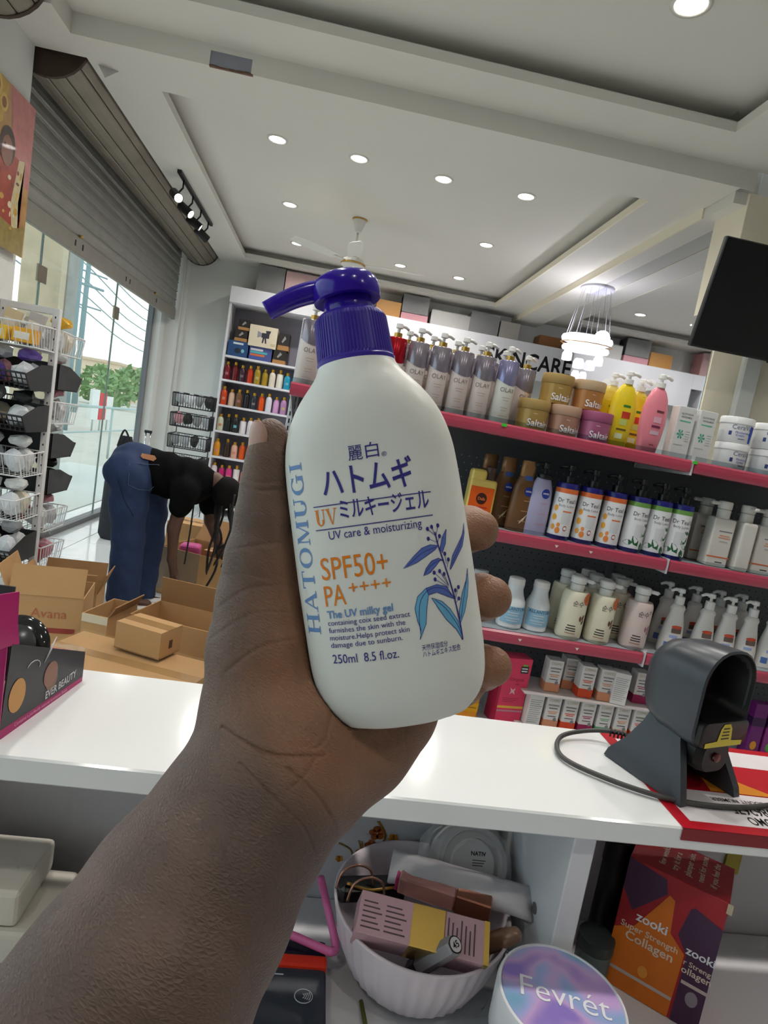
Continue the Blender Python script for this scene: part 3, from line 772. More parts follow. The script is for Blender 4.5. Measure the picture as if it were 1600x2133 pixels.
_ht = np.array([a for a, b in HW], float); _hw = np.array([b for a, b in HW], float)
_tt = np.linspace(0, 750, 76); _ww = np.interp(_tt, _ht, _hw)
for _ in range(3): _ww[2:-1] = (_ww[1:-2] + _ww[2:-1] * 2 + _ww[3:]) / 4
def hw(t): return float(np.interp(t, _tt, _ww))
def dep(t):
    """Half depth of the section (px) : flattened body that turns round at the neck."""
    w = hw(t); k = 0.62 + 0.38 * max(0.0, min(1.0, (t - 520) / 210.0)) ** 1.5
    return w * k
EXB = lambda t: 2.35 - 0.35 * max(0.0, min(1.0, (t - 560) / 150.0))
def front(u, t):
    w = hw(t); n = EXB(t); q = max(0.0, 1 - min(1.0, abs(u) / w) ** n) ** (1 / n); return -dep(t) * q
M_body = mat('bottle_white', (238, 238, 232), 0.38, vary=0.01, spec=0.4, sss=0.05)
M_vio = mat('violet_plastic', (50, 20, 160), 0.16, vary=0.02, spec=0.5)
M_vio2 = mat('violet_collar', (62, 44, 158), 0.34, vary=0.02)
V, F = [], []; n = 72
for t, w in zip(_tt, _ww):
    e = EXB(t); d = dep(t)
    for k in range(n):
        a = 2 * PI * k / n; c, s = math.cos(a), math.sin(a); q = (abs(c) ** e + abs(s) ** e) ** (-1 / e)
        V.append((w * c * q * BS, d * s * q * BS, t * BS))
for i in range(len(_tt) - 1):
    for k in range(n): a, b = i * n + k, i * n + (k + 1) % n; F.append((a, b, b + n, a + n))
F.append(tuple(range(n - 1, -1, -1)))
meshobj('body', V, F, M_body, bottle, True)
# ribbed collar
V, F = [], []; nr = 68; n = nr * 4
prof = [(76, 734, 0), (81, 736, 0), (82, 744, 0), (79, 748, 0), (79, 752, 1), (75, 828, 1), (72, 836, 0), (66, 842, 0), (50, 843, 0)]
for r, t, rib in prof:
    for k in range(n):
        a = 2 * PI * k / n; rr = r + (1.1 if (k % 4) in (1, 2) else -0.9) * rib
        V.append((rr * math.cos(a) * BS, rr * math.sin(a) * BS, t * BS))
for i in range(len(prof) - 1):
    for k in range(n): a, b = i * n + k, i * n + (k + 1) % n; F.append((a, b, b + n, a + n))
meshobj('collar', V, F, M_vio2, bottle)
lathe('stem', [(52 * BS, 838 * BS), (52 * BS, 872 * BS), (46 * BS, 880 * BS), (44 * BS, 896 * BS)], M_vio, bottle, 40)
hd = lathe('pump_head', [(40 * BS, 876 * BS), (62 * BS, 870 * BS), (69 * BS, 872 * BS), (71 * BS, 880 * BS), (70 * BS, 898 * BS), (66 * BS, 912 * BS), (58 * BS, 920 * BS), (44 * BS, 927 * BS), (22 * BS, 931 * BS), (2 * BS, 932 * BS)], M_vio, bottle, 48)
noz = [ut(*p) for p in ((668, 606), (640, 613), (612, 623), (586, 636), (558, 652))]
pts = [(u * BS, -10 * BS * i / 4, t * BS) for i, (u, t) in enumerate(noz)]
V, F = [], []
sp = spline(pts, 5); N_ = len(sp)
for i, p in enumerate(sp):
    s = i / (N_ - 1); h = (21 - 2 * s) * BS; w = (26 - 7 * s) * BS
    tg = (sp[min(i + 1, N_ - 1)] - sp[max(0, i - 1)]).normalized(); nv = Vector((0, 1, 0)).cross(tg).normalized()
    for k in range(14):
        a = 2 * PI * k / 14; q = (abs(math.cos(a)) ** 3 + abs(math.sin(a)) ** 3) ** (-1 / 3)
        V.append(p + Vector((0, 1, 0)) * (w * math.cos(a) * q) + nv * (h * math.sin(a) * q))
for i in range(N_ - 1):
    for k in range(14): a, b = i * 14 + k, i * 14 + (k + 1) % 14; F.append((a, b, b + 14, a + 14))
F.append(tuple(range((N_ - 1) * 14, N_ * 14)))
nz = meshobj('nozzle', V, F, M_vio, hd, True)
# ---- print on the body
_pc = [0]
def onb(P, off=0.9):
    return [(u * BS, (front(u, t) - off) * BS, t * BS) for u, t in P]
def prt(name, V2, F, m, off=1.0):
    """Put flat print given in (u, t) photo pixels on the bottle's front; long faces are cut so that they follow the curve."""
    bm = bmesh.new(); vs_ = [bm.verts.new((u, t, 0)) for u, t in V2]
    for f in F:
        try: bm.faces.new([vs_[i] for i in f])
        except ValueError: pass
    bmesh.ops.triangulate(bm, faces=bm.faces[:])
    for _ in range(2):
        es = [e for e in bm.edges if e.calc_length() > 14]
        if not es: break
        bmesh.ops.subdivide_edges(bm, edges=es, cuts=1)
    for v in bm.verts: v.co = Vector(onb([(v.co.x, v.co.y)], off)[0])
    me = bpy.data.meshes.new(name); bm.to_mesh(me); bm.free()
    return finish(bpy.data.objects.new(name, me), bottle, m)
I_vio = ink('bottle_violet', (58, 52, 140)); I_or = ink('bottle_orange', (242, 134, 24)); I_bl = ink('bottle_blue', (112, 150, 204)); I_cy = ink('bottle_cyan', (112, 186, 222)); I_mid = ink('bottle_midblue', (92, 116, 190))
def line_text(name, s, px0, py0, px1, py1, cap, m, bold=0.0, ink_h=0.73):
    """Lettering from (px0,py0) to (px1,py1) along its baseline with capital height cap (photo pixels)."""
    V, F = text_geo(s, 1.0, 'LEFT', bold); xs = [v[0] for v in V]; x0, x1 = min(xs), max(xs)
    u0, t0_ = ut(px0, py0); u1, t1_ = ut(px1, py1); k = cap / ink_h
    return prt(name, [(u0 + (v[0] - x0) / (x1 - x0) * (u1 - u0) - 0.0, t0_ + (v[0] - x0) / (x1 - x0) * (t1_ - t0_) + v[1] * k) for v in V], F, m)
line_text('lettering', '麗', 733, 967, 760, 963, 27, I_vio, 0.0, 0.86)
line_text('lettering', '白', 766, 962, 791, 958, 27, I_vio, 0.0, 0.84)
line_text('lettering', '®', 796, 961, 806, 959, 9, I_vio)
line_text('lettering', 'ハトムギ', 684, 1035, 858, 1011, 50, I_vio, 0.016, 0.80)
line_text('lettering', 'ミルキージェル', 717, 1078, 888, 1056, 34, I_vio, 0.012, 0.80)
line_text('lettering', 'UV care & moisturizing', 695, 1120, 873, 1095, 17, I_vio)
line_text('lettering', 'SPF50+', 681, 1199, 810, 1181, 45, I_or, 0.0)
line_text('lettering', 'PA', 688, 1250, 729, 1243, 42, I_or)
line_text('lettering', '++++', 734, 1224, 815, 1212, 26, I_or, 0.0)
line_text('lettering', 'The UV milky gel', 691, 1273, 818, 1254, 15, I_bl, 0.022)
for k, (s, x1) in enumerate((('containing coix seed extract', 850), ('furnishes the skin with the', 841), ('moisture.Helps protect skin', 849), ('damage due to sunburn.', 836))):
    y = 1287 + k * 14.3; line_text('lettering', s, 692 + 2 * k, y, x1, y - (x1 - 692) * 0.141, 10.5, I_vio)
line_text('lettering', '250ml  8.5 fl.oz.', 702, 1360, 829, 1343, 18, I_vio)
line_text('lettering', '天然保湿成分', 873, 1330, 923, 1323, 10.5, I_vio, 0.0, 0.85)
line_text('lettering', 'ハトムギエキス配合', 875, 1343, 949, 1332, 10.5, I_vio, 0.0, 0.80)
def stroke(name, P, w, m, closed=False):
    V, F = [], []; P = [Vector((a, b)) for a, b in P]
    for i, p in enumerate(P):
        d = (P[min(i + 1, len(P) - 1)] - P[max(i - 1, 0)]).normalized(); nn = Vector((-d.y, d.x)); ww = w[i] if isinstance(w, (list, tuple)) else w
        V += [tuple(p + nn * ww / 2), tuple(p - nn * ww / 2)]
    for i in range(len(P) - 1): a = 2 * i; F.append((a, a + 1, a + 3, a + 2))
    return prt(name, V, F, m)
for a, b in (((663, 1058), (890, 1027)), ((668, 1103), (894, 1072))):
    p0, p1 = ut(*a), ut(*b)
    stroke('printed_rule', [(p0[0] + (p1[0] - p0[0]) * i / 16, p0[1] + (p1[1] - p0[1]) * i / 16) for i in range(17)], 1.8, I_vio)
# serif capitals built from strokes: unit box, thick verticals
def serif(ch):
    T, t = 0.19, 0.06; R = []
    def bar(x0, y0, x1, y1): R.append([(x0, y0), (x1, y0), (x1, y1), (x0, y1)])
    def quad(*p): R.append(list(p))
    def sf(x, y, w=0.36): bar(x - w / 2, y - (t if y > 0.5 else 0), x + w / 2, y + (0 if y > 0.5 else t))
    def arc(cx, cy, rx, ry, a0, a1, tk, n=18):
        for i in range(n):
            q = [a0 + (a1 - a0) * (i + j) / n for j in (0, 1)]
            w = [t + (tk - t) * abs(math.cos(a)) ** 1.5 for a in q]
            R.append([(cx + rx * math.cos(q[0]), cy + ry * math.sin(q[0])), (cx + rx * math.cos(q[1]), cy + ry * math.sin(q[1])), (cx + (rx - w[1]) * math.cos(q[1]), cy + (ry - w[1]) * math.sin(q[1])), (cx + (rx - w[0]) * math.cos(q[0]), cy + (ry - w[0]) * math.sin(q[0]))])
    W_ = 0.8
    if ch == 'H':
        W_ = 0.95; bar(.1, 0, .1 + T, 1); bar(.95 - .1 - T, 0, .85, 1); bar(.2, .48, .8, .48 + t)
        for x in (.195, .755): sf(x, 0); sf(x, 1)
    elif ch == 'A':
        W_ = 0.95; quad((.08, 0), (.15, 0), (.5, 1), (.43, 1)); quad((.66, 0), (.86, 0), (.52, 1), (.40, 1)); bar(.24, .3, .7, .3 + t); sf(.12, 0, .26); sf(.78, 0, .32)
    elif ch == 'T':
        W_ = 0.85; bar(.33, 0, .33 + T, 1); bar(.03, 1 - t, .82, 1); sf(.425, 0); quad((.03, 1), (.03, .76), (.07, .76), (.11, 1)); quad((.82, 1), (.74, 1), (.78, .76), (.82, .76))
    elif ch == 'O': W_ = 0.98; arc(.49, .5, .46, .52, 0, 2 * PI, T, 32)
    elif ch == 'M':
        W_ = 1.15; bar(.12, 0, .18, 1); bar(.86, 0, .86 + T, 1); quad((.1, 1), (.3, 1), (.62, .1), (.52, 0)); quad((.52, 0), (.6, .05), (.92, 1), (.86, 1)); sf(.15, 0, .26); sf(.95, 0); sf(.2, 1, .26); sf(.96, 1, .34)
    elif ch == 'U':
        W_ = 0.95; bar(.12, .34, .12 + T, 1); bar(.74, .34, .80, 1); arc(.46, .36, .34, .38, PI, 2 * PI, T); sf(.215, 1); sf(.77, 1, .28)
    elif ch == 'G':
        W_ = 0.98; arc(.49, .5, .46, .52, rad(48), rad(310), T, 28); bar(.68, .02, .68 + T, .44); sf(.76, .44 + t, .38); quad((.78, .98), (.82, .98), (.82, .7), (.77, .78))
    elif ch == 'I': W_ = 0.45; bar(.13, 0, .13 + T, 1); sf(.225, 0); sf(.225, 1)
    elif ch == 'V':
        W_ = 0.9; quad((.02, 1), (.22, 1), (.5, 0), (.42, 0)); quad((.44, 0), (.5, 0), (.84, 1), (.77, 1)); sf(.13, 1, .32); sf(.8, 1, .26)
    return R, W_
def serif_run(name, s, org, xdir, ydir, length, cap, m):
    tot = sum(serif(c)[1] for c in s) + 0.08 * (len(s) - 1); k = length / tot; x = 0.0
    for c in s:
        R, w = serif(c); V, F = [], []
        for q in R:
            o = len(V); V += [(org[0] + xdir[0] * (x + a) * k + ydir[0] * b * cap, org[1] + xdir[1] * (x + a) * k + ydir[1] * b * cap) for a, b in q]; F.append(tuple(range(o, o + len(q))))
        prt(name, V, F, m); x += w + 0.08
u0, t0_ = ut(677, 1306); u1, t1_ = ut(637, 968)
d = Vector((u1 - u0, t1_ - t0_)); L = d.length; d.normalize()
serif_run('lettering', 'HATOMUGI', (u0, t0_), (d.x, d.y), (-d.y, d.x), L, 27, I_bl)
u0, t0_ = ut(669, 1095); serif_run('lettering', 'UV', (u0, t0_), (1, 0.0), (0.0, 1), 43, 31, I_or)
# plant drawing
CP = lambda x, y: ut(560 + x * 0.325, 900 + y * 0.325)
def leaf(P, m):
    P2 = [CP(*p) for p in P]; bm = bmesh.new(); bm.faces.new([bm.verts.new((u, t, 0)) for u, t in P2]); bmesh.ops.triangulate(bm, faces=bm.faces[:])
    V = [(v.co.x, v.co.y) for v in bm.verts]; bm.verts.index_update(); F = [tuple(v.index for v in f.verts) for f in bm.faces]; bm.free()
    prt('printed_leaf', V, F, m, 0.9); stroke('leaf_outline', P2 + [P2[0]], 1.1, I_vio)
LV = [([(1132, 855), (1150, 770), (1190, 700), (1222, 640), (1230, 575), (1232, 640), (1215, 720), (1180, 780), (1140, 850)], I_mid),
      ([(1060, 712), (1010, 705), (960, 725), (910, 775), (850, 845), (930, 810), (990, 770), (1040, 735)], I_mid),
      ([(1110, 615), (1085, 660), (1070, 735), (1085, 755), (1105, 700)], I_mid),
      ([(1090, 800), (1060, 785), (1020, 800), (985, 845), (970, 888), (1010, 870), (1045, 830), (1070, 800)], I_mid),
      ([(1160, 1030), (1110, 955), (1050, 940), (985, 960), (1000, 1000), (1050, 985), (1110, 1010)], I_mid),
      ([(985, 960), (935, 1010), (920, 1080), (935, 1150), (955, 1200), (950, 1260), (985, 1170), (990, 1080), (1000, 1000)], I_cy),
      ([(1195, 1180), (1190, 1100), (1210, 1000), (1240, 920), (1248, 855), (1252, 940), (1245, 1020), (1225, 1110)], I_cy),
      ([(1020, 1018), (1080, 1040), (1130, 1085), (1180, 1160), (1205, 1230), (1210, 1275), (1170, 1210), (1110, 1150), (1060, 1080)], I_cy)]
for P, m in LV: leaf(P, m)
VEIN = [[(1145, 820), (1195, 720), (1225, 620)], [(1045, 720), (960, 755), (870, 835)], [(1075, 795), (1020, 825), (975, 880)], [(1150, 1015), (1090, 965), (1010, 965), (955, 1030), (945, 1130), (955, 1230)], [(1200, 1150), (1220, 1020), (1246, 890)], [(1040, 1030), (1110, 1090), (1180, 1190), (1208, 1265)]]
for P in VEIN: stroke('leaf_vein', [CP(*q[:2]) for q in spline([(x, y, 0) for x, y in P], 5)], 1.2, I_vio)
stroke('printed_stem', [CP(*q[:2]) for q in spline([(x, y, 0) for x, y in [(1210, 1275), (1195, 1180), (1160, 1030), (1130, 920), (1090, 800), (1060, 710), (1040, 630)]], 6)], 2.6, I_vio)
for (x, y, bx, by) in ((1020, 600, 1045, 660), (995, 612, 1040, 650), (1000, 670, 1050, 690), (1058, 592, 1048, 650), (1068, 655, 1055, 700), (1035, 870, 1120, 950), (1068, 862, 1122, 945), (1095, 880, 1125, 950), (1040, 910, 1125, 960), (1100, 760, 1110, 820), (1122, 795, 1115, 840), (1165, 980, 1160, 1040), (1185, 962, 1162, 1040), (1187, 1030, 1165, 1060)):
    u, t = CP(x, y); V2, F2 = disc_geo(3.0, 4.2, 10); prt('printed_seed', [(a + u, b + t) for a, b, _ in V2], F2, I_vio); stroke('printed_stalk', [CP(bx, by), (u, t)], 0.9, I_vio)

# ================================================================== THE HAND AND FOREARM
S = SDF((-0.20, -0.30, 0.135), (0.075, 0.065, 0.37), 0.00125)
def hp(px, py, d): return ((px - 800) * d / FPX, -(py - 1066.5) * d / FPX, d)
def hr(r, d): return r * d / FPX
def hchain(pts, k, flat=None): S.chain([hp(x, y, d) for x, y, d, r in pts], [hr(r, d) for x, y, d, r in pts], k, flat)
VW = (0.0, 0.0, 1.0)
hchain([(-170, 2700, 0.175, 330), (60, 2385, 0.197, 292), (272, 2080, 0.222, 250), (392, 1885, 0.243, 217), (500, 1718, 0.262, 184), (566, 1620, 0.272, 166)], 0.004, (VW, 0.80))
hchain([(560, 1630, 0.272, 160), (585, 1560, 0.280, 150), (640, 1490, 0.295, 150)], 0.010, (VW, 0.8))
hchain([(520, 1560, 0.276, 108), (535, 1470, 0.284, 108), (545, 1350, 0.289, 108), (542, 1250, 0.290, 86), (543, 1165, 0.288, 70), (550, 1075, 0.286, 55), (553, 1010, 0.285, 46), (560, 960, 0.284, 42), (563, 908, 0.283, 37)], 0.006)
hchain([(600, 1420, 0.296, 90), (650, 1360, 0.308, 80), (700, 1280, 0.322, 70)], 0.012)
hchain([(650, 1600, 0.285, 112), (735, 1545, 0.300, 96), (800, 1480, 0.316, 92), (850, 1400, 0.328, 80)], 0.012)
hchain([(690, 1640, 0.284, 66), (770, 1568, 0.298, 62), (838, 1480, 0.312, 58)], 0.012)
hchain([(690, 1460, 0.312, 90), (760, 1330, 0.332, 70), (790, 1150, 0.338, 60)], 0.015, (VW, 0.8))
hchain([(840, 1420, 0.334, 70), (860, 1280, 0.338, 64), (850, 1150, 0.338, 56)], 0.015, (VW, 0.8))
for P in ([(800, 1125, 0.336, 50), (920, 1108, 0.337, 48), (976, 1102, 0.322, 46), (996, 1104, 0.300, 43)],
          [(800, 1262, 0.338, 50), (940, 1252, 0.340, 49), (1003, 1244, 0.324, 47), (1022, 1244, 0.302, 44)],
          [(820, 1392, 0.336, 48), (950, 1392, 0.338, 46), (1004, 1390, 0.322, 45), (1024, 1388, 0.302, 42)],
          [(830, 1478, 0.330, 42), (925, 1450, 0.330, 38), (965, 1432, 0.316, 35), (978, 1428, 0.305, 33)]):
    hchain(P, 0.004)
# keep clear of the bottle: carve it out of the hand
_Pw = S.P
_dx = _Pw[..., 0] - float((846 - 800) * BD / FPX); _dy = _Pw[..., 1] + float((1492 - 1066.5) * BD / FPX)
_u = (_dx * _pp[0] - _dy * _pp[1]) / BS; _t = (_dx * _ax[0] - _dy * _ax[1]) / BS; _q = (_Pw[..., 2] - BD) / BS
_w = np.interp(_t, _tt, _ww).astype(np.float32); _kk = 0.62 + 0.38 * np.clip((_t - 520) / 210.0, 0, 1) ** 1.5
_bd = ((np.abs(_u) ** 2.35 + (np.abs(_q) / _kk) ** 2.35) ** (1 / 2.35) - _w) * _kk
_bd = np.maximum(_bd, np.maximum(-_t, _t - 745)) * BS - 0.0003
S.D = np.maximum(S.D, -_bd.astype(np.float32)); del _Pw, _dx, _dy, _u, _t, _q, _w, _kk, _bd
arm = tag(empty('person_hand', Vector(EYE + CR * hp(566, 1620, 0.272)[0] + CU * hp(566, 1620, 0.272)[1] + CF * 0.272)), 'bare forearm and hand reaching in and gripping the white pump bottle', 'hand')
M_skin = bpy.data.materials.new('skin'); M_skin.use_nodes = True
nt = M_skin.node_tree; b = nt.nodes['Principled BSDF']; b.inputs['Roughness'].default_value = 0.48; b.inputs['Specular IOR Level'].default_value = 0.42
b.inputs['Subsurface Weight'].default_value = 0.0
at_ = nt.nodes.new('ShaderNodeAttribute'); at_.attribute_name = 'palm'
tc = nt.nodes.new('ShaderNodeTexCoord'); no = nt.nodes.new('ShaderNodeTexNoise'); no.inputs['Scale'].default_value = 45; no.inputs['Detail'].default_value = 5
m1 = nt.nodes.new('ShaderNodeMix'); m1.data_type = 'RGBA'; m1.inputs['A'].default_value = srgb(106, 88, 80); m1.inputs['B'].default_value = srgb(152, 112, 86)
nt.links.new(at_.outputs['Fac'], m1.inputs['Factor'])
m2 = nt.nodes.new('ShaderNodeMix'); m2.data_type = 'RGBA'; m2.blend_type = 'MULTIPLY'; m2.inputs['Factor'].default_value = 1.0
rp = nt.nodes.new('ShaderNodeValToRGB'); rp.color_ramp.elements[0].position = 0.3; rp.color_ramp.elements[0].color = (0.80, 0.78, 0.78, 1); rp.color_ramp.elements[1].position = 0.7; rp.color_ramp.elements[1].color = (1.12, 1.06, 1.02, 1)
nt.links.new(tc.outputs['Object'], no.inputs['Vector']); nt.links.new(no.outputs['Fac'], rp.inputs['Fac']); nt.links.new(m1.outputs['Result'], m2.inputs['A']); nt.links.new(rp.outputs['Color'], m2.inputs['B'])
nt.links.new(m2.outputs['Result'], b.inputs['Base Color'])
su = nt.nodes.new('ShaderNodeAttribute'); su.attribute_name = 'skin_lines'
mp = nt.nodes.new('ShaderNodeMapping'); mp.inputs['Scale'].default_value = (1.0, 0.34, 0.5)
nt.links.new(su.outputs['Vector'], mp.inputs['Vector'])
vo = nt.nodes.new('ShaderNodeTexVoronoi'); vo.feature = 'DISTANCE_TO_EDGE'; vo.inputs['Scale'].default_value = 950
nt.links.new(mp.outputs['Vector'], vo.inputs['Vector'])
n3 = nt.nodes.new('ShaderNodeTexNoise'); n3.inputs['Scale'].default_value = 260; n3.inputs['Detail'].default_value = 4; nt.links.new(mp.outputs['Vector'], n3.inputs['Vector'])
ad = nt.nodes.new('ShaderNodeMath'); ad.operation = 'MULTIPLY_ADD'; ad.inputs[1].default_value = 1.2; nt.links.new(vo.outputs['Distance'], ad.inputs[0]); nt.links.new(n3.outputs['Fac'], ad.inputs[2])
bp = nt.nodes.new('ShaderNodeBump'); bp.inputs['Strength'].default_value = 0.45; bp.inputs['Distance'].default_value = 0.0010
nt.links.new(ad.outputs[0], bp.inputs['Height']); nt.links.new(bp.outputs['Normal'], b.inputs['Normal'])
CREASE = [([(464, 1515), (531, 1557), (586, 1574), (672, 1574)], 1.0), ([(600, 1600), (650, 1645), (690, 1700), (703, 1735)], 0.9), ([(655, 1560), (672, 1548), (684, 1520), (690, 1492)], 0.6),
          ([(500, 1590), (570, 1660), (630, 1720), (660, 1790)], 0.6), ([(440, 1330), (520, 1280), (600, 1275)], 0.5), ([(470, 1400), (540, 1350), (620, 1330)], 0.45), ([(455, 1265), (520, 1225), (600, 1220)], 0.5),
          ([(505, 1010), (545, 1022), (592, 1016)], 0.9), ([(508, 998), (545, 1006), (592, 1002)], 0.5), ([(480, 1145), (540, 1135), (600, 1130)], 0.6), ([(850, 1500), (842, 1530), (846, 1560)], 0.6), ([(730, 1500), (742, 1530), (738, 1560)], 0.4), ([(660, 1575), (640, 1610), (610, 1640)], 0.6), ([(450, 1200), (500, 1195), (560, 1205)], 0.35)]
CR_pts = []
for P, s in CREASE:
    for q in spline([(x, y, 0) for x, y in P], 14): CR_pts.append((q.x, q.y, s))
CR_pts = np.array(CR_pts)
def hand_xf(Vv):
    X, Y, D = Vv[:, 0].copy(), Vv[:, 1].copy(), Vv[:, 2].copy()
    px = 800 + X / D * FPX; py = 1066.5 - Y / D * FPX
    # creases: pressed in along the line of sight where the palm side faces the eye
    push = np.zeros(len(Vv)); m = (px > 380) & (py > 960) & (py < 1830) & (px < 900)
    ii = np.where(m)[0]
    for c in range(0, len(ii), 20000):
        j = ii[c:c + 20000]
        d2 = (px[j, None] - CR_pts[None, :, 0]) ** 2 + (py[j, None] - CR_pts[None, :, 1]) ** 2
        push[j] = (np.exp(-d2 / (2 * 2.8 ** 2)) * CR_pts[None, :, 2]).max(1)
    D2 = D + push * 0.0011; X2 = X * D2 / D; Y2 = Y * D2 / D
    hand_xf.px, hand_xf.py = px, py
    return EYE[None] + X2[:, None] * CR[None] + Y2[:, None] * CU[None] + D2[:, None] * CF[None] - np.array(arm.location)[None]
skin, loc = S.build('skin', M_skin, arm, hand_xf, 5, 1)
px, py = hand_xf.px, hand_xf.py
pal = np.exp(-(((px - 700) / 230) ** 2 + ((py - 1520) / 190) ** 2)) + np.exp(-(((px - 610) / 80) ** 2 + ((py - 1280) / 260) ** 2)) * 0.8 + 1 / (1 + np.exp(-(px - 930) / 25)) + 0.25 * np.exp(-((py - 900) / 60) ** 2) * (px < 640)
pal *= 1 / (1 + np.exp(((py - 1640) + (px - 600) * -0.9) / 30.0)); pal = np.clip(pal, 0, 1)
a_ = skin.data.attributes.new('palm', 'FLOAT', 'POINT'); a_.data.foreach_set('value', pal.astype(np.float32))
# surface coordinate for the fine skin lines: x runs along the limb, y across it
ang = np.where(py > 1450, rad(57), rad(95)); wgt = 1 / (1 + np.exp(-(py - 1480) / 60.0)); ang = rad(95) * (1 - wgt) + rad(57) * wgt
lx, ly, ld_ = loc[:, 0], loc[:, 1], loc[:, 2]
al = -lx * np.cos(rad(57)) - ly * np.sin(rad(57)); ac = lx * np.sin(rad(57)) - ly * np.cos(rad(57))
sv = np.stack([al, ac, ld_], 1).astype(np.float32)
a_ = skin.data.attributes.new('skin_lines', 'FLOAT_VECTOR', 'POINT'); a_.data.foreach_set('vector', sv.ravel())
# thumbnail
M_nail = mat('nail', (184, 142, 126), 0.28, vary=0.08, scale=80, coat=0.3)
c0 = Vector(hp(559, 946, 0.284)); c1 = Vector(hp(562, 890, 0.283)); axn = (c1 - c0).normalized()
nd = Vector((-0.66, -0.05, -0.75)); nd = (nd - axn * nd.dot(axn)).normalized(); sd = axn.cross(nd)
V, F = [], []
for i in range(11):
    s = i / 10; p = c0.lerp(c1, s * 1.22 - 0.02); R = hr(40.6 - 3.2 * s - 26 * max(0, s - 0.6) ** 1.7, 0.2835); wd = rad(46) * min(1, 0.6 + 1.8 * s) * math.sqrt(max(0.05, 1 - max(0, (s - 0.55) / 0.47) ** 2))
    for k in range(9):
        a = -wd + 2 * wd * k / 8; V.append(p + (nd * math.cos(a) + sd * math.sin(a)) * R)
for i in range(10):
    for k in range(8): a = i * 9 + k; F.append((a, a + 1, a + 10, a + 9))
V = [Vector(EYE + CR * v.x + CU * v.y + CF * v.z) - arm.location for v in V]
nl = meshobj('thumbnail', V, F, M_nail, arm, True); sm = nl.modifiers.new('thick', 'SOLIDIFY'); sm.thickness = 0.0007; sm.offset = -0.5

# ================================================================== TILL COUNTER AND WHAT STANDS ON AND UNDER IT
M_gloss = mat('white_laminate', (240, 242, 242), 0.12, vary=0.01, scale=4, coat=0.4)
M_mattw = mat('white_board', (206, 204, 208), 0.45, vary=0.02)
CT = 1.10
ledge = tag(boxo('counter_ledge', (-1.4, 0.58, 1.074), (1.7, 0.79, CT), M_gloss, None, 0.002), 'glossy white counter ledge running across behind the held bottle', 'counter')
cab = tag(empty('counter_cabinet', (0, 0.6, 0)), 'white open-fronted cabinet under the counter ledge', 'cabinet')
def cpart(name, lo, hi, m=M_mattw, bevel=0.0015):
    o = boxo(name, lo, hi, m, cab, bevel); o.location -= cab.location; return o
cpart('desk_board', (-1.4, 0.10, 0.775), (1.7, 0.80, 0.80), mat('desk_white', (224, 222, 224), 0.35, vary=0.03, scale=6))
cpart('back_panel', (-1.4, 0.801, 0.0), (1.7, 0.82, 1.073))
pt = cpart('partition', (0.335, 0.60, 0.80), (0.361, 0.80, 1.073), mat('partition_white', (228, 228, 230), 0.4, vary=0.02))
for (y, z) in ((0.655, 1.036), (0.655, 0.93)):
    q = lathe('peg_hole', [(0.0065, 0), (0.0066, 0.0006), (0.005, 0.0008)], mat('hole_grey', (110, 108, 112), 0.8), pt, 18, M=Matrix.Translation((0.3349, y, z)) @ Matrix.Rotation(-PI / 2, 4, 'Y'))
for x in (-0.55, 1.1): cpart('partition', (x, 0.60, 0.80), (x + 0.025, 0.80, 1.073))
cpart('front_kickboard', (-1.4, 0.66, 0.0), (1.7, 0.68, 0.775))
# printed blossom sprigs on the back panel and desk
I_blo = ink('blossom_orange', (206, 132, 40)); I_blo2 = ink('blossom_rust', (160, 84, 34)); I_twig = ink('blossom_twig', (150, 110, 40))
rng = random.Random(5)
def sprig(cx, cz, Y, s, n):
    V, F = [], []; V2, F2 = [], []
    for k in range(n):
        a = rng.uniform(0, 2 * PI); r = s * rng.uniform(0.05, 0.6); x, z = cx + r * math.cos(a) * 1.3, cz + r * math.sin(a) * 0.8; R = s * rng.uniform(0.12, 0.24)
        for j in range(5):
            b = 2 * PI * j / 5 + a; px_, pz_ = x + R * 0.6 * math.cos(b), z + R * 0.6 * math.sin(b); T, TF = (V, F) if k % 2 else (V2, F2); o = len(T)
            for i in range(9): T.append((px_ + R * 0.55 * math.cos(2 * PI * i / 9), Y - 0.0004 - 0.0001 * k, pz_ + R * 0.45 * math.sin(2 * PI * i / 9)))
            TF.append(tuple(range(o, o + 9)))
    for nm, (a, b, m) in {'printed_blossom': (V, F, I_blo), 'printed_petal': (V2, F2, I_blo2)}.items():
        o = meshobj(nm, a, b, m, cab); o.location -= cab.location; o['kind'] = 'stuff'
    for k in range(4):
        a = rng.uniform(0, 2 * PI); P = [(cx, Y - 0.0003, cz), (cx + s * 0.5 * math.cos(a), Y - 0.0003, cz + s * 0.4 * math.sin(a)), (cx + s * math.cos(a + 0.4), Y - 0.0003, cz + s * 0.8 * math.sin(a + 0.4))]
        o = tube('printed_twig', spline(P, 4), 0.0012, I_twig, cab, 5); o.location -= cab.location
sp_ = ony(790, 1765, 0.801); sprig(sp_.x, sp_.z, 0.801, 0.05, 9); sprig(sp_.x - 0.035, sp_.z - 0.02, 0.801, 0.035, 4)
sp_ = ony(655, 1890, 0.801); sprig(sp_.x, sp_.z, 0.801, 0.02, 3)

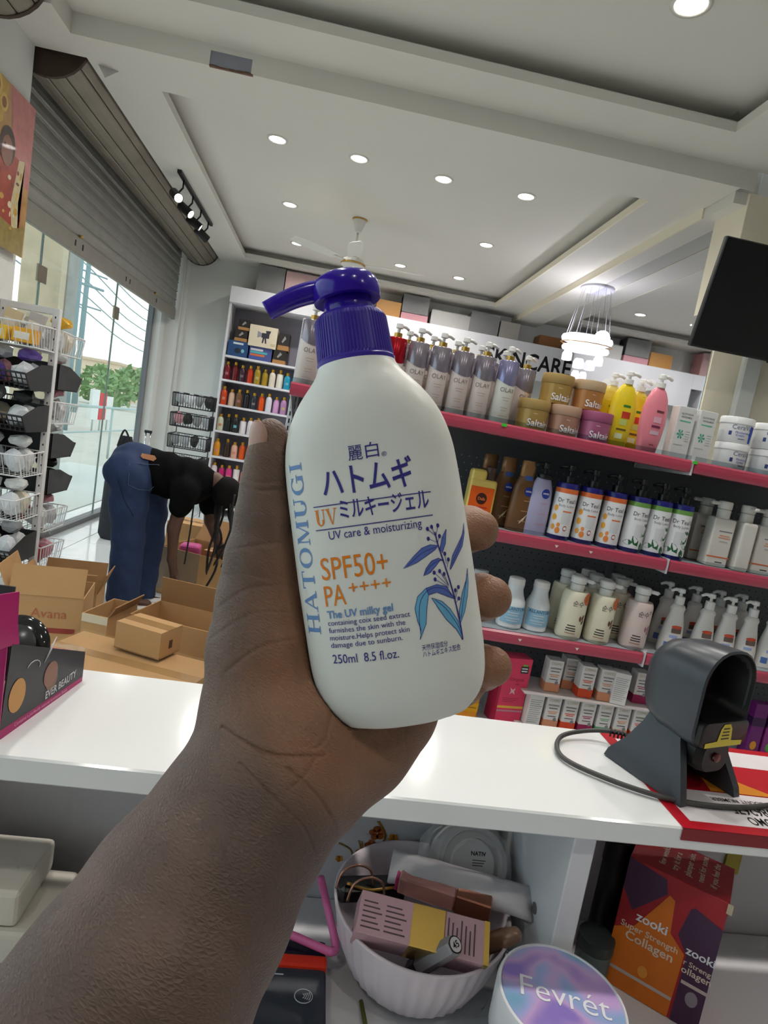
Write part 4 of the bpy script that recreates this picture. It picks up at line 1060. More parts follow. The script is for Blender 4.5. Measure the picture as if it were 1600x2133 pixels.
# ---- paper notice under the scanner (its writing faces the customer, upside down from here)
ntc = tag(empty('payment_notice', (0.44, 0.5725, CT + 0.0004)), 'red and white paper notice taped to the counter under the scanner', 'notice')
M_red = mat('notice_red', (186, 24, 40), 0.3, vary=0.03); M_pap = mat('notice_white', (236, 228, 230), 0.3, vary=0.02)
boxo('sheet', (0, 0.006, 0.0), (0.42, 0.214, 0.0006), M_red, ntc)
boxo('front_fold', (0, 0.0060, -0.014), (0.42, 0.0068, 0.0004), mat('notice_dark_red', (140, 16, 32), 0.3), ntc)
boxo('white_field', (0.016, 0.020, 0.0006), (0.404, 0.086, 0.0009), M_pap, ntc)
boxo('white_field', (0.016, 0.158, 0.0006), (0.404, 0.200, 0.0009), M_pap, ntc)
meshobj('printed_arrow', [(0.085, 0.088, 0.0011), (0.175, 0.088, 0.0011), (0.10, 0.150, 0.0011)], [(0, 1, 2)], mat('notice_orange', (222, 140, 40), 0.3), ntc)
I_blk = ink('black', (22, 20, 22))
def ntext(s, x, y, size, xs=1.0): return flat_text('lettering', s, size, frame((x, y, 0.0012), (-1, 0, 0), (0, -1, 0)), I_blk, ntc, 'CENTER', 0.01, xs)
ntext('MOMO', 0.115, 0.0385, 0.021, 0.62); ntext('0559862675', 0.125, 0.060, 0.024, 0.66); ntext('ACCOUNT NUMBER', 0.115, 0.0735, 0.010, 0.9)
# ---- barcode scanner
sc_ = tag(empty('barcode_scanner', (0.490, 0.682, CT + 0.0015)), 'black desktop barcode scanner on a flared stand, on the counter', 'barcode scanner')
sc_.rotation_euler = (0, 0, rad(21)); sc_.scale = (0.90,) * 3
M_scan = mat('scanner_shell', (58, 62, 68), 0.32, vary=0.03); M_scan2 = mat('scanner_black', (13, 13, 14), 0.45, vary=0.03); M_redw = mat('scan_window_red', (70, 12, 12), 0.08, vary=0.0, coat=0.5)
def rrect(w, h, r, n=6, rt=None):
    """Rounded rectangle ring in (x, z), bottom at 0; rt radius of the top corners."""
    rt = rt or r; P = []
    for cx, cz, a0, rr in ((w / 2 - r, r, -PI / 2, r), (w / 2 - rt, h - rt, 0, rt), (-w / 2 + rt, h - rt, PI / 2, rt), (-w / 2 + r, r, PI, r)):
        for k in range(n + 1): a = a0 + PI / 2 * k / n; P.append((cx + rr * math.cos(a), cz + rr * math.sin(a)))
    return P
def loft(name, rings, m, parent, close0=True, close1=True, smooth=True):
    V, F = [], []; n = len(rings[0])
    for R in rings: V += R
    for i in range(len(rings) - 1):
        for k in range(n): a, b = i * n + k, i * n + (k + 1) % n; F.append((a, b, b + n, a + n))
    if close0: F.append(tuple(range(n - 1, -1, -1)))
    if close1: F.append(tuple(range((len(rings) - 1) * n, len(rings) * n)))
    o = meshobj(name, V, F, m, parent, smooth)
    bm = bmesh.new(); bm.from_mesh(o.data); bmesh.ops.recalc_face_normals(bm, faces=bm.faces[:]); bm.to_mesh(o.data); bm.free()
    try: o.data.set_sharp_from_angle(angle=rad(38))
    except Exception: pass
    return o
Z0 = 0.072
head = loft('head', [[(x, y, Z0 + dz + z) for x, z in rrect(w, h, r, 6, rt)] for y, w, h, r, rt, dz in ((0.055, 0.050, 0.055, 0.02, 0.02, 0.035), (0.050, 0.075, 0.085, 0.03, 0.03, 0.018), (0.036, 0.096, 0.110, 0.03, 0.036, 0.006), (0.012, 0.106, 0.124, 0.028, 0.04, 0.0), (-0.030, 0.108, 0.128, 0.022, 0.046, 0.0), (-0.044, 0.106, 0.128, 0.02, 0.047, 0.001), (-0.046, 0.100, 0.122, 0.018, 0.044, 0.004), (-0.040, 0.092, 0.086, 0.016, 0.04, 0.036), (0.006, 0.070, 0.070, 0.014, 0.032, 0.044))], M_scan, sc_)
loft('scan_window', [[(x, 0.002 + 0.001 * i, Z0 + 0.046 + z) for x, z in rrect(0.066, 0.064, 0.014, 6, 0.03)] for i in range(2)], M_redw, head)
loft('hood_lining', [[(x, y, Z0 + dz + z) for x, z in rrect(w, h, 0.016, 6, rt)] for y, w, h, rt, dz in ((-0.0455, 0.098, 0.088, 0.042, 0.0365), (-0.039, 0.0915, 0.0855, 0.04, 0.0365), (0.005, 0.0695, 0.0695, 0.032, 0.0445))], M_scan2, head, False, False)
loft('chin_panel', [[(x, y, Z0 + 0.004 + z) for x, z in rrect(w, 0.033, 0.008)] for y, w in ((-0.040, 0.098), (-0.052, 0.094), (-0.053, 0.088))], M_scan2, head)
loft('chin_block', [[(x, y, Z0 - 0.034 + z) for x, z in rrect(w, 0.04, 0.016)] for y, w in ((0.02, 0.07), (-0.040, 0.066), (-0.048, 0.05))], M_scan2, head)
yl = M_yel = mat('warning_yellow', (222, 206, 40), 0.4, vary=0.02)
V = [(-0.037, 0, 0), (0.037, 0, 0), (0.037, 0, 0.008), (0.014, 0, 0.010), (0.011, 0, 0.030), (0.006, 0, 0.038), (-0.006, 0, 0.038), (-0.011, 0, 0.030), (-0.014, 0, 0.010), (-0.037, 0, 0.008)]
wl = meshobj('warning_label', [(x, -0.0536, Z0 + 0.004 + z * 0.8) for x, _, z in V], [tuple(range(10))], yl, head)
for i in range(4): boxo('printed_line', (-0.008 + i * .0006, -0.0538, Z0 + 0.014 + i * 0.0045), (0.008 - i * .0006, -0.0537, Z0 + 0.016 + i * 0.0045), ink('warning_print', (70, 66, 20)), head)
lathe('indicator_lens', [(0.0075, 0), (0.007, 0.002), (0.003, 0.003)], mat('indicator_red', (96, 30, 30), 0.2), head, 18, sy=0.8, M=Matrix.Translation((0, -0.049, Z0 - 0.014)) @ Matrix.Rotation(PI / 2, 4, 'X'))
# flared stand: two side cheeks, back and a neck
for s in (-1, 1):
    P0 = [(0.058, -0.056), (0.058, 0.070), (0.046, 0.074), (0.046, -0.052)]
    rings = []
    for z, k, y0, y1 in ((0.0, 1.0, -0.056, 0.072), (0.012, 0.985, -0.053, 0.068), (0.04, 0.86, -0.040, 0.048), (0.07, 0.74, -0.026, 0.034), (0.092, 0.66, -0.018, 0.028)):
        rings.append([(s * 0.060 * k, y0, z), (s * 0.060 * k, y1, z), (s * (0.060 * k - 0.012), y1, z), (s * (0.060 * k - 0.012), y0, z)])
    loft('stand_cheek', rings, M_scan, sc_)
loft('stand_back', [[(-0.055 * k, y0, z), (0.055 * k, y0, z), (0.055 * k, y1, z), (-0.055 * k, y1, z)] for z, k, y0, y1 in ((0.0, 1.0, 0.03, 0.072), (0.012, 0.985, 0.025, 0.068), (0.04, 0.86, 0.0, 0.048), (0.07, 0.74, -0.012, 0.034), (0.092, 0.66, -0.014, 0.028))], M_scan2, sc_)
cable = [(0.0, 0.072, 0.016), (-0.012, 0.092, 0.018), (-0.05, 0.115, 0.012), (-0.105, 0.115, 0.006), (-0.142, 0.07, 0.004), (-0.115, 0.01, 0.004), (-0.06, -0.045, 0.004), (0.02, -0.078, 0.004), (0.12, -0.088, 0.004)]
tube('cable', spline(cable, 8), 0.0034, mat('cable_grey', (74, 72, 70), 0.5), sc_, 8)
for k in range(7):
    p = Vector((0.0 - 0.004 * k, 0.074 + 0.0036 * k, 0.017)); V, F = tube_geo([p, p + Vector((-0.0016, 0.002, 0))], 0.0062, 10); meshobj('strain_relief', V, F, M_scan2, sc_)
# ---- cosmetics display carton
eb = tag(empty('display_carton', (-0.27, 0.605, CT)), 'dark grey and magenta cosmetics display carton at the end of the counter', 'carton')
M_mag = mat('carton_magenta', (176, 22, 104), 0.35, vary=0.05); M_ch = mat('carton_charcoal', (58, 58, 62), 0.4, vary=0.06); M_card = mat('bare_card', (206, 190, 160), 0.8)
# side wall along the counter: higher towards the viewer, dark print with a magenta foot
fx, ln = 0.0, 0.152; zn, zf = 0.098, 0.038
def prism(name, P, t, m, parent):
    """Panel in the (y, z) plane, thickness t towards -x."""
    n = len(P); V = [(fx, y, z) for y, z in P] + [(fx - t, y, z) for y, z in P]
    return meshobj(name, V, [tuple(range(n)), tuple(range(2 * n - 1, n - 1, -1))] + [(i, i + n, (i + 1) % n + n, (i + 1) % n) for i in range(n)], m, parent)
side = empty('side_wall'); side.parent = eb; side.rotation_euler = (0, 0, rad(-8.5))
prism('side_panel', [(0, 0.010), (ln, 0.006), (ln, zf), (0.006, zn)], 0.0015, M_ch, side)
prism('magenta_foot', [(0, 0), (ln, 0), (ln, 0.0065), (0, 0.0105)], 0.0018, M_mag, side)
TM = lambda y, z, rot=0.0: frame((fx + 0.0004, y, z), (0, math.cos(rot), math.sin(rot)), (0, -math.sin(rot), math.cos(rot)))
flat_text('lettering', 'EVER BEAUTY', 0.0125, TM(0.104, 0.012, 0.04), ink('silver', (206, 206, 210)), side, 'CENTER', 0.02, 0.8)
flat_text('lettering', 'Contains a perfectly natural luminous finish', 0.0055, TM(0.07, 0.0030, -0.02), ink('pale_pink', (236, 170, 206)), side)
for (y, z, rx, ry, c) in ((0.022, 0.038, 0.0135, 0.018, (206, 150, 82)), (0.080, 0.038, 0.013, 0.0145, (150, 108, 92)), (0.083, 0.030, 0.011, 0.012, (130, 104, 80))):
    V, F = disc_geo(rx, ry, 22); o = meshobj('printed_powder', [TM(y, z) @ Vector(v) + Vector((0.0001 if c[0] != 130 else 0, 0, 0)) for v in V], F, ink('powder_%d' % c[0], c), side)
tube('printed_swirl', [TM(0.045 + 0.012 * math.cos(a), 0.058 + 0.008 * math.sin(a)) @ Vector((0, 0, 0)) for a in np.linspace(-0.3, 2.6, 10)], 0.0005, ink('silver', (206, 206, 210)), side, 5)
tube('printed_swirl', [TM(0.064 + 0.02 * s, 0.056 + 0.024 * s) @ Vector((0, 0, 0)) for s in (0, 0.5, 1)], [0.0004, 0.0012, 0.0003], ink('silver', (206, 206, 210)), side, 5)
boxo('near_wall', (-0.12, -0.002, 0), (0.0, 0.0, 0.098), M_mag, eb); boxo('far_wall', (-0.14, 0.148, 0), (0.018, 0.150, 0.038), M_mag, eb)
boxo('floor_panel', (-0.14, 0, 0.0005), (0.0, 0.15, 0.002), M_card, eb); boxo('outer_wall', (-0.142, 0, 0), (-0.14, 0.15, 0.06), M_mag, eb)
lid = prism('torn_flap', [(-0.004, 0.098), (0.018, 0.094), (0.012, 0.118), (0.010, 0.150), (-0.03, 0.156), (-0.05, 0.1)], 0.002, M_mag, side); 
boxo('header_card', (-0.13, 0.016, 0.06), (-0.006, 0.018, 0.152), M_ch, eb)
bcp = ony(32, 1342, 0.72)
bc = tag(empty('black_compact', (bcp.x, 0.72, CT + 0.014)), 'round glossy black compact standing in the display carton', 'compact')
lathe('case', [(0.0, -0.012), (0.045, -0.012), (0.055, -0.008), (0.057, 0.0), (0.054, 0.006), (0.045, 0.010), (0.03, 0.012), (0.001, 0.0125)], mat('gloss_black', (16, 16, 18), 0.1, vary=0.0, coat=0.5), bc, 40, M=Matrix.Translation((0.0, 0, 0.034)) @ Matrix.Rotation(rad(62), 4, 'X') @ Matrix.Scale(0.66, 4))
lathe('mirror_face', [(0.0, 0.0126), (0.038, 0.0128), (0.037, 0.0135), (0.001, 0.0136)], mat('compact_grey', (60, 62, 62), 0.2), bc, 36, M=Matrix.Translation((0.0, 0, 0.034)) @ Matrix.Rotation(rad(62), 4, 'X') @ Matrix.Scale(0.66, 4))

# ---- things in the open compartments
DZ = 0.8008
bw = tag(empty('fluted_bowl', (0.205, 0.684, DZ)), 'white fluted bowl full of make-up under the counter', 'bowl')
M_bowl = mat('bowl_white', (228, 216, 222), 0.3, vary=0.02)
V, F = [], []; n = 160; profb = [(0.052, 0.0, 0), (0.062, 0.004, 0.3), (0.082, 0.026, 1), (0.098, 0.060, 1), (0.106, 0.092, 1), (0.1085, 0.101, 0.2), (0.110, 0.104, 0), (0.1065, 0.1045, 0), (0.102, 0.090, 0), (0.080, 0.030, 0), (0.06, 0.010, 0), (0.002, 0.009, 0)]
for r, z, fl_ in profb:
    for k in range(n): a = 2 * PI * k / n; rr = r + fl_ * 0.0013 * math.cos(a * 40); V.append((rr * math.cos(a), rr * math.sin(a), z))
for i in range(len(profb) - 1):
    for k in range(n): a, b = i * n + k, i * n + (k + 1) % n; F.append((a, b, b + n, a + n))
F.append(tuple(range(n - 1, -1, -1)))
meshobj('shell', V, F, M_bowl, bw, True)
for da in (0, 0.12):
    a = rad(-28) + da; lathe('handle_stud', [(0.004, 0), (0.004, 0.003), (0.0015, 0.005)], mat('chrome', (200, 200, 204), 0.15, metal=1.0, vary=0), bw, 14, M=Matrix.Translation((0.1085 * math.cos(a), 0.1085 * math.sin(a), 0.086 - da * 0.09)) @ Matrix.Rotation(a, 4, 'Z') @ Matrix.Rotation(PI / 2, 4, 'Y'))
def placed(name, label, cat, p0, p1, upv=(0, 0, 1), group=None):
    """Empty whose local x runs from p0 to p1; local z is near upv."""
    p0, p1 = Vector(p0), Vector(p1); x = (p1 - p0).normalized(); u = Vector(upv); z = (u - x * u.dot(x)).normalized(); y = z.cross(x)
    o = empty(name); M = Matrix.Identity(4)
    for i in range(3): M[i][0], M[i][1], M[i][2], M[i][3] = x[i], y[i], z[i], p0[i]
    o.matrix_world = M
    return tag(o, label, cat, group), (p1 - p0).length
# pink and gold eyeshadow carton across the bowl
pa, pb_ = ony(742, 1915, 0.625), ony(1010, 1985, 0.605)
M_pk = mat('carton_pink', (198, 158, 166), 0.4, vary=0.03); M_gf = mat('gold_foil', (214, 176, 92), 0.22, metal=0.8, vary=0.1, scale=30)
ec, L = placed('eyeshadow_carton', 'pink cosmetics carton with a wide gold band lying across the bowl', 'carton', pa, pb_, (0, -0.55, 0.83))
boxo('carton_body', (0, -0.016, -0.028), (L * 0.46, 0.026, 0.016), M_pk, ec, 0.0008); boxo('gold_band', (L * 0.40, -0.0163, -0.0283), (L * 0.66, 0.0263, 0.0163), M_gf, ec, 0.0008); boxo('carton_end', (L * 0.66, -0.016, -0.028), (L, 0.026, 0.016), M_pk, ec, 0.0008); boxo('gold_edge', (L - 0.006, -0.0162, -0.0282), (L + 0.0004, 0.0262, 0.0162), M_gf, ec)
I_tx = ink('tiny_print', (92, 66, 78))
for i in range(6):
    for x0, x1 in ((0.004, 0.026), (0.030, 0.054)): boxo('printed_line', (x0, -0.010 + i * 0.005, 0.0161), (x1 - 0.003 * (i % 3), -0.0085 + i * 0.005, 0.0164), I_tx, ec)
for i in range(7): boxo('printed_line', (L * 0.68 + i * 0.005, -0.011, 0.0161), (L * 0.68 + i * 0.005 + 0.0016, 0.02 - 0.004 * (i % 3), 0.0164), I_tx, ec)
# lip gloss with a copper cap
pa, pb_ = ony(832, 1832, 0.69), ony(1022, 1895, 0.655)
lg, L = placed('lip_gloss', 'square pink lip gloss tube with a copper cap, in the bowl', 'lip gloss', pa, pb_)
boxo('tube', (0, -0.011, -0.011), (L * 0.62, 0.011, 0.011), mat('gloss_pink', (188, 132, 124), 0.1, vary=0.05, coat=0.6), lg, 0.002); boxo('cap', (L * 0.62, -0.0115, -0.0115), (L, 0.0115, 0.0115), mat('copper_cap', (150, 96, 76), 0.25, metal=0.6), lg, 0.0015)
boxo('lid_seal', (-0.004, -0.009, -0.009), (0.0, 0.009, 0.009), mat('seal_pink', (206, 60, 120), 0.3), lg, 0.001)
# clear tube marked 45
pa, pb_ = ony(875, 2012, 0.615), ony(948, 1968, 0.585)
ct, L = placed('concealer_tube', 'clear concealer tube with a black base and round 45 sticker, in the bowl', 'tube', pa, pb_)
lathe('barrel', [(0.0095, 0), (0.0105, 0.002), (0.0105, L * 0.95), (0.0095, L)], mat('clear_tube', (206, 200, 204), 0.12, trans=0.5, vary=0.02), ct, 6, M=Matrix.Rotation(PI / 2, 4, 'Y'), smooth=False)
lathe('cap', [(0.0105, -0.018), (0.011, -0.016), (0.011, 0.0), (0.0105, 0.001)], M_black, ct, 6, M=Matrix.Rotation(PI / 2, 4, 'Y'), smooth=False)
en = empty('end_sticker'); en.parent = ct; en.matrix_local = frame((L + 0.0006, 0, 0), (0, 1, 0), (0, 0, 1))
lathe('sticker_ring', [(0.0085, 0), (0.0085, 0.0004)], M_black, en, 24); lathe('sticker_disc', [(0.0072, 0.0004), (0.0072, 0.0007)], mat('sticker_white', (226, 220, 222), 0.4), en, 24)
flat_text('lettering', '45', 0.009, frame((0, -0.0032, 0.0009), (1, 0, 0), (0, 1, 0)), I_blk, en, 'CENTER', 0.02)
# bronze tube, wrapped white pouch, eyelash curler
pa, pb_ = ony(1008, 1968, 0.64), ony(1082, 1944, 0.62)
bz, L = placed('bronze_tube', 'slim bronze make-up tube sticking out of the bowl', 'tube', pa, pb_)
lathe('tube_barrel', [(0.006, -0.03), (0.0115, -0.028), (0.0105, L * 0.6), (0.008, L * 0.94), (0.005, L)], mat('bronze', (160, 124, 104), 0.3, metal=0.4), bz, 20, M=Matrix.Rotation(PI / 2, 4, 'Y'))
M_pouch = mat('pouch_white', (214, 208, 210), 0.45, vary=0.05, bump=0.5, bscale=60)
pa, pb_ = ony(812, 1808, 0.70), ony(1108, 1890, 0.66)
wp, L = placed('white_pouch', 'white plastic-wrapped slab leaning across the back of the bowl', 'pouch', pa, pb_, (0, -0.5, 0.85))
V, F = [], []
for i in range(13):
    for j in range(7):
        x = L * i / 12; y = -0.016 + 0.040 * j / 6; e = min(1, 6 * min(i / 12, 1 - i / 12)) * min(1, 4 * min((j + 0.2) / 6, 1.03 - j / 6)); V.append((x, y, 0.010 * e + 0.0022 * mnoise.noise((x * 60, y * 60, 1))))
for i in range(12):
    for j in range(6): a = i * 7 + j; F.append((a, a + 7, a + 8, a + 1))
o = meshobj('wrap', V, F, M_pouch, wp, True); sm = o.modifiers.new('t', 'SOLIDIFY'); sm.thickness = 0.012; sm.offset = -1
pa, pb_ = ony(700, 1850, 0.68), ony(850, 1845, 0.70)
cu_, L = placed('eyelash_curler', 'gold-rimmed black eyelash curler resting on the bowl rim', 'eyelash curler', pa, pb_)
boxo('black_bar', (0.005, -0.006, -0.02), (L, 0.02, 0.004), mat('gloss_black', (16, 16, 18), 0.1), cu_, 0.005)
P = [(0.0, 0, 0.0), (0.004, 0, 0.022), (0.022, 0, 0.03), (0.04, 0, 0.022), (0.047, 0, 0.0)]
tube('rose_loop', spline(P, 6), 0.0016, mat('rose_gold', (196, 150, 130), 0.25, metal=0.8), cu_, 8); tube('rose_loop', [Vector(p) + Vector((0.012, -0.014, -0.006)) for p in spline(P, 6)], 0.0016, mat('rose_gold', (196, 150, 130), 0.25, metal=0.8), cu_, 8)
tube('gold_rim', spline([(0.01, -0.007, 0.012), (0.04, -0.007, 0.002), (0.07, -0.007, 0.004), (L, -0.007, 0.006)], 5), 0.0018, M_gold, cu_, 8)
# jar in clear plastic behind the bowl
jc = ony(985, 1800, 0.722)
jr = tag(empty('wrapped_jar', jc), 'round cream jar in crinkled clear plastic behind the bowl, base turned out', 'jar')
JM = frame((0, 0, 0), (1, 0, 0), (0, 0.55, 0.83)) 
lathe('jar_body', [(0.046, -0.05), (0.049, -0.044), (0.049, -0.006), (0.046, 0.0), (0.040, 0.001), (0.038, -0.004), (0.001, -0.004)], mat('jar_grey', (196, 190, 188), 0.35), jr, 40, M=JM)
lathe('base_label', [(0.001, -0.0036), (0.030, -0.0036), (0.030, -0.0030), (0.001, -0.0030)], mat('label_white', (226, 222, 220), 0.5), jr, 32, M=JM)
flat_text('lettering', 'NATIV', 0.007, JM @ frame((0.008, 0.010, -0.0026), (1, 0, 0), (0, 1, 0)), I_blk, jr, 'CENTER', 0.02)
for i in range(3): boxo('printed_line', (0.0, 0.004 - i * 0.003, -0.0029), (0.018 - 0.002 * i, 0.005 - i * 0.003, -0.0027), I_tx, jr, M=JM)
V, F = [], []; n = 28
for i, (r, z) in enumerate(((0.02, -0.062), (0.050, -0.058), (0.056, -0.045), (0.055, -0.01), (0.05, 0.012), (0.03, 0.016))):
    for k in range(n): a = 2 * PI * k / n; rr = r * (1 + 0.12 * mnoise.noise((3 * math.cos(a) + i, 3 * math.sin(a), z * 40))); V.append(JM @ Vector((rr * math.cos(a) * (1.0 if i > 1 else 1.25), rr * math.sin(a), z)))
for i in range(5):
    for k in range(n): a, b = i * n + k, i * n + (k + 1) % n; F.append((a, b, b + n, a + n))
meshobj('plastic_wrap', V, F, M_film, jr, False)
# pink tube frame and card reader
P = [onz(668, 1828, 0.90), onz(680, 1880, 0.87), onz(699, 1968, 0.845), onz(690, 1982, 0.843), onz(672, 1976, 0.843), onz(600, 1945, 0.845), onz(520, 1915, 0.85)]
tag(tube('pink_holder', spline(P, 6), 0.0048, mat('pink_rubber', (222, 112, 168), 0.4), None, 10), 'bent pink rubber frame lying beside the bowl', 'frame')
r0 = onz(545, 2040, 0.832); r1 = onz(680, 2050, 0.832)
cr_ = tag(empty('card_reader', (r1.x, r1.y + 0.025, DZ)), 'dark card payment terminal with an orange-red band, beside the bowl', 'card reader')
M_cr = mat('reader_navy', (44, 50, 60), 0.35, vary=0.03)
boxo('reader_case', (-0.085, -0.11, 0.0), (0.0, -0.006, 0.034), M_cr, cr_, 0.008, seg=3); boxo('red_band', (-0.086, -0.008, 0.0), (0.0005, 0.010, 0.035), mat('reader_red', (222, 54, 30), 0.35), cr_, 0.004, seg=2); boxo('reader_top', (-0.085, 0.009, 0.0), (0.0, 0.034, 0.033), mat('reader_dark', (26, 24, 44), 0.2), cr_, 0.006, seg=2)
IC = lambda x, y: frame((x, y, 0.0343), (1, -0.1, 0), (0.1, 1, 0))
I_sil = ink('reader_print', (196, 200, 206))
tube('contactless_ring', [(-0.026 + 0.010 * math.cos(a), -0.045 + 0.0085 * math.sin(a), 0.0343) for a in np.linspace(0, 2 * PI, 25)], 0.0005, I_sil, cr_, 5)
for k in range(4): tube('contactless_wave', [(-0.029 + 0.0022 * k + 0.004 * math.cos(a), -0.045 + (0.003 + 0.0008 * k) * math.sin(a), 0.0345) for a in np.linspace(-1.0, 1.0, 7)], 0.0005, I_sil, cr_, 5)
boxo('printed_dash', (-0.062, -0.020, 0.0339), (-0.05, -0.0185, 0.0344), I_sil, cr_)
tube('green_twig', [(0.045, -0.05, 0.004), (0.052, -0.11, 0.006), (0.058, -0.15, 0.006)], 0.003, mat('twig_green', (108, 120, 52), 0.6), cr_, 6) if False else None
tw = onz(752, 2085, DZ + 0.004); tag(tube('green_stick', [tw, tw + Vector((0.006, -0.05, 0)), tw + Vector((0.010, -0.12, 0))], 0.0026, mat('twig_green', (108, 120, 52), 0.6), None, 6), 'thin green stick on the desk in front of the bowl', 'stick')
# jar with an iridescent lid
fj = onz(1168, 2068, 0.939)
fv = tag(empty('cream_jar', (fj.x, fj.y - 0.004, DZ)), 'white jar with a pastel iridescent lid lettered in white, in front', 'jar')
LR = 0.072; fv.scale = (0.90, 0.90, 1.62)
lathe('jar_body', [(0.058, 0), (0.062, 0.003), (0.066, 0.055), (0.066, 0.06)], M_white, fv, 48); lathe('lid', [(0.070, 0.052), (LR, 0.055), (LR, 0.083), (0.0705, 0.0855), (0.068, 0.086), (0.067, 0.0845), (0.001, 0.0845)], plastic('lid_white', (232, 232, 236), 0.3), fv, 56)
mi = bpy.data.materials.new('iridescent_disc'); mi.use_nodes = True; nt = mi.node_tree; b = nt.nodes['Principled BSDF']; b.inputs['Roughness'].default_value = 0.25
tc = nt.nodes.new('ShaderNodeTexCoord'); no = nt.nodes.new('ShaderNodeTexNoise'); no.inputs['Scale'].default_value = 14; no.inputs['Detail'].default_value = 1; no.inputs['Distortion'].default_value = 0.6; rp = nt.nodes.new('ShaderNodeValToRGB')
e = rp.color_ramp.elements; e[0].position = 0.30; e[0].color = srgb(150, 126, 206); e[1].position = 0.72; e[1].color = srgb(84, 176, 190)
q = e.new(0.45); q.color = srgb(206, 170, 220); q = e.new(0.56); q.color = srgb(166, 176, 226)
nt.links.new(tc.outputs['Object'], no.inputs['Vector']); nt.links.new(no.outputs['Fac'], rp.inputs['Fac']); nt.links.new(rp.outputs['Color'], b.inputs['Base Color'])
lathe('lid_disc', [(0.0668, 0.0846), (0.0668, 0.0852), (0.001, 0.0852)], mi, fv, 48)
flat_text('lettering', 'Fevrét', 0.040, frame((-0.002, -0.013, 0.0855), (0.965, -0.26, 0), (0.26, 0.965, 0)), ink('white', (240, 240, 246)), fv, 'CENTER', -0.004, 0.98)
# collagen carton leaning in the next compartment
zl, zr_ = Vector((0.470, 0.700, DZ)), Vector((0.560, 0.628, DZ))
zk = tag(empty('collagen_carton', zl), 'red and orange supplement carton standing under the counter', 'carton')
Wz = (zr_ - zl).length; Hz = 0.178; Dz_ = 0.085
zk.rotation_euler = (0, 0, math.atan2(zr_.y - zl.y, zr_.x - zl.x))
M_zr = mat('carton_red', (176, 30, 42), 0.4, vary=0.03); M_zo = mat('sachet_orange', (226, 120, 28), 0.4, vary=0.12, scale=18); M_zp = mat('sachet_plum', (72, 40, 74), 0.4, vary=0.08)
boxo('carton_body', (0, 0, 0), (Wz, Dz_, Hz), M_zr, zk, 0.0008)
def zf_(name, P, m, off):
    n = len(P); return meshobj(name, [(x * Wz, -off, z * Hz) for x, z in P], [tuple(range(n))], m, zk)
zf_('printed_sachet', [(0.0, 0.0), (0.70, 0.0), (0.72, 0.50), (0.55, 0.60), (0.52, 0.84), (0.46, 0.86), (0.20, 0.52), (0.0, 0.44)], M_zo, 0.0005)
zf_('printed_sachet', [(0.62, 0.62), (0.68, 0.84), (0.72, 0.86), (1.0, 0.80), (1.0, 0.0), (0.73, 0.0), (0.74, 0.50)], M_zp, 0.0004)
zf_('printed_sachet', [(0.0, 0.76), (0.14, 0.62), (0.44, 0.86), (0.40, 0.96), (0.0, 1.0)], M_zp, 0.0003)
I_w = ink('white', (240, 240, 246)); I_w2 = ink('soft_white', (232, 214, 196))
ZT = lambda x, z: frame((x * Wz, -0.0008, z * Hz), (1, 0, 0), (0, 0, 1))
flat_text('lettering', 'zooki', 0.017, ZT(0.36, 0.57), I_w, zk, 'CENTER', 0.02); flat_text('lettering', 'Super Strength', 0.0115, ZT(0.36, 0.48), I_w2, zk, 'CENTER', 0.01); flat_text('lettering', 'Collagen', 0.0165, ZT(0.38, 0.40), I_w2, zk, 'CENTER', 0.015)
flat_text('lettering', 'zooki', 0.015, ZT(0.87, 0.52), I_w, zk, 'CENTER', 0.02); flat_text('lettering', 'r Streng', 0.0095, ZT(0.86, 0.44), I_w2, zk, 'CENTER', 0.01); flat_text('lettering', 'ollagen', 0.012, ZT(0.87, 0.38), I_w2, zk, 'CENTER', 0.015)
for x0, x1, z in ((0.02, 0.70, 0.13), (0.75, 1.0, 0.30)): boxo('printed_band', (x0 * Wz, -0.0008, z * Hz), (x1 * Wz, -0.0006, (z + 0.025) * Hz), ink('band_grey', (206, 190, 186)), zk)
V2, F2 = disc_geo(0.006, 0.008, 16); meshobj('printed_drop', [ZT(0.38, 0.22) @ Vector(v) for v in V2], F2, ink('drop', (240, 160, 60)), zk); V2, F2 = disc_geo(0.007, 0.010, 16); meshobj('printed_drop', [ZT(0.88, 0.22) @ Vector(v) for v in V2], F2, ink('drop_grey', (150, 140, 150)), zk)
for i, s in enumerate(('if you feel the', 'need for some', 'plumper skin,', 'try it for a', 'few weeks')):
    flat_text('lettering', s, 0.011, frame((Wz * (0.86 - 0.13 * i), 0.016, Hz + 0.0006), (0, 1, 0), (-1, 0, 0)), I_w2, zk, 'LEFT', 0.01)
boxo('torn_corner', (Wz - 0.002, -0.002, Hz - 0.012), (Wz + 0.004, 0.0, Hz), M_card, zk)
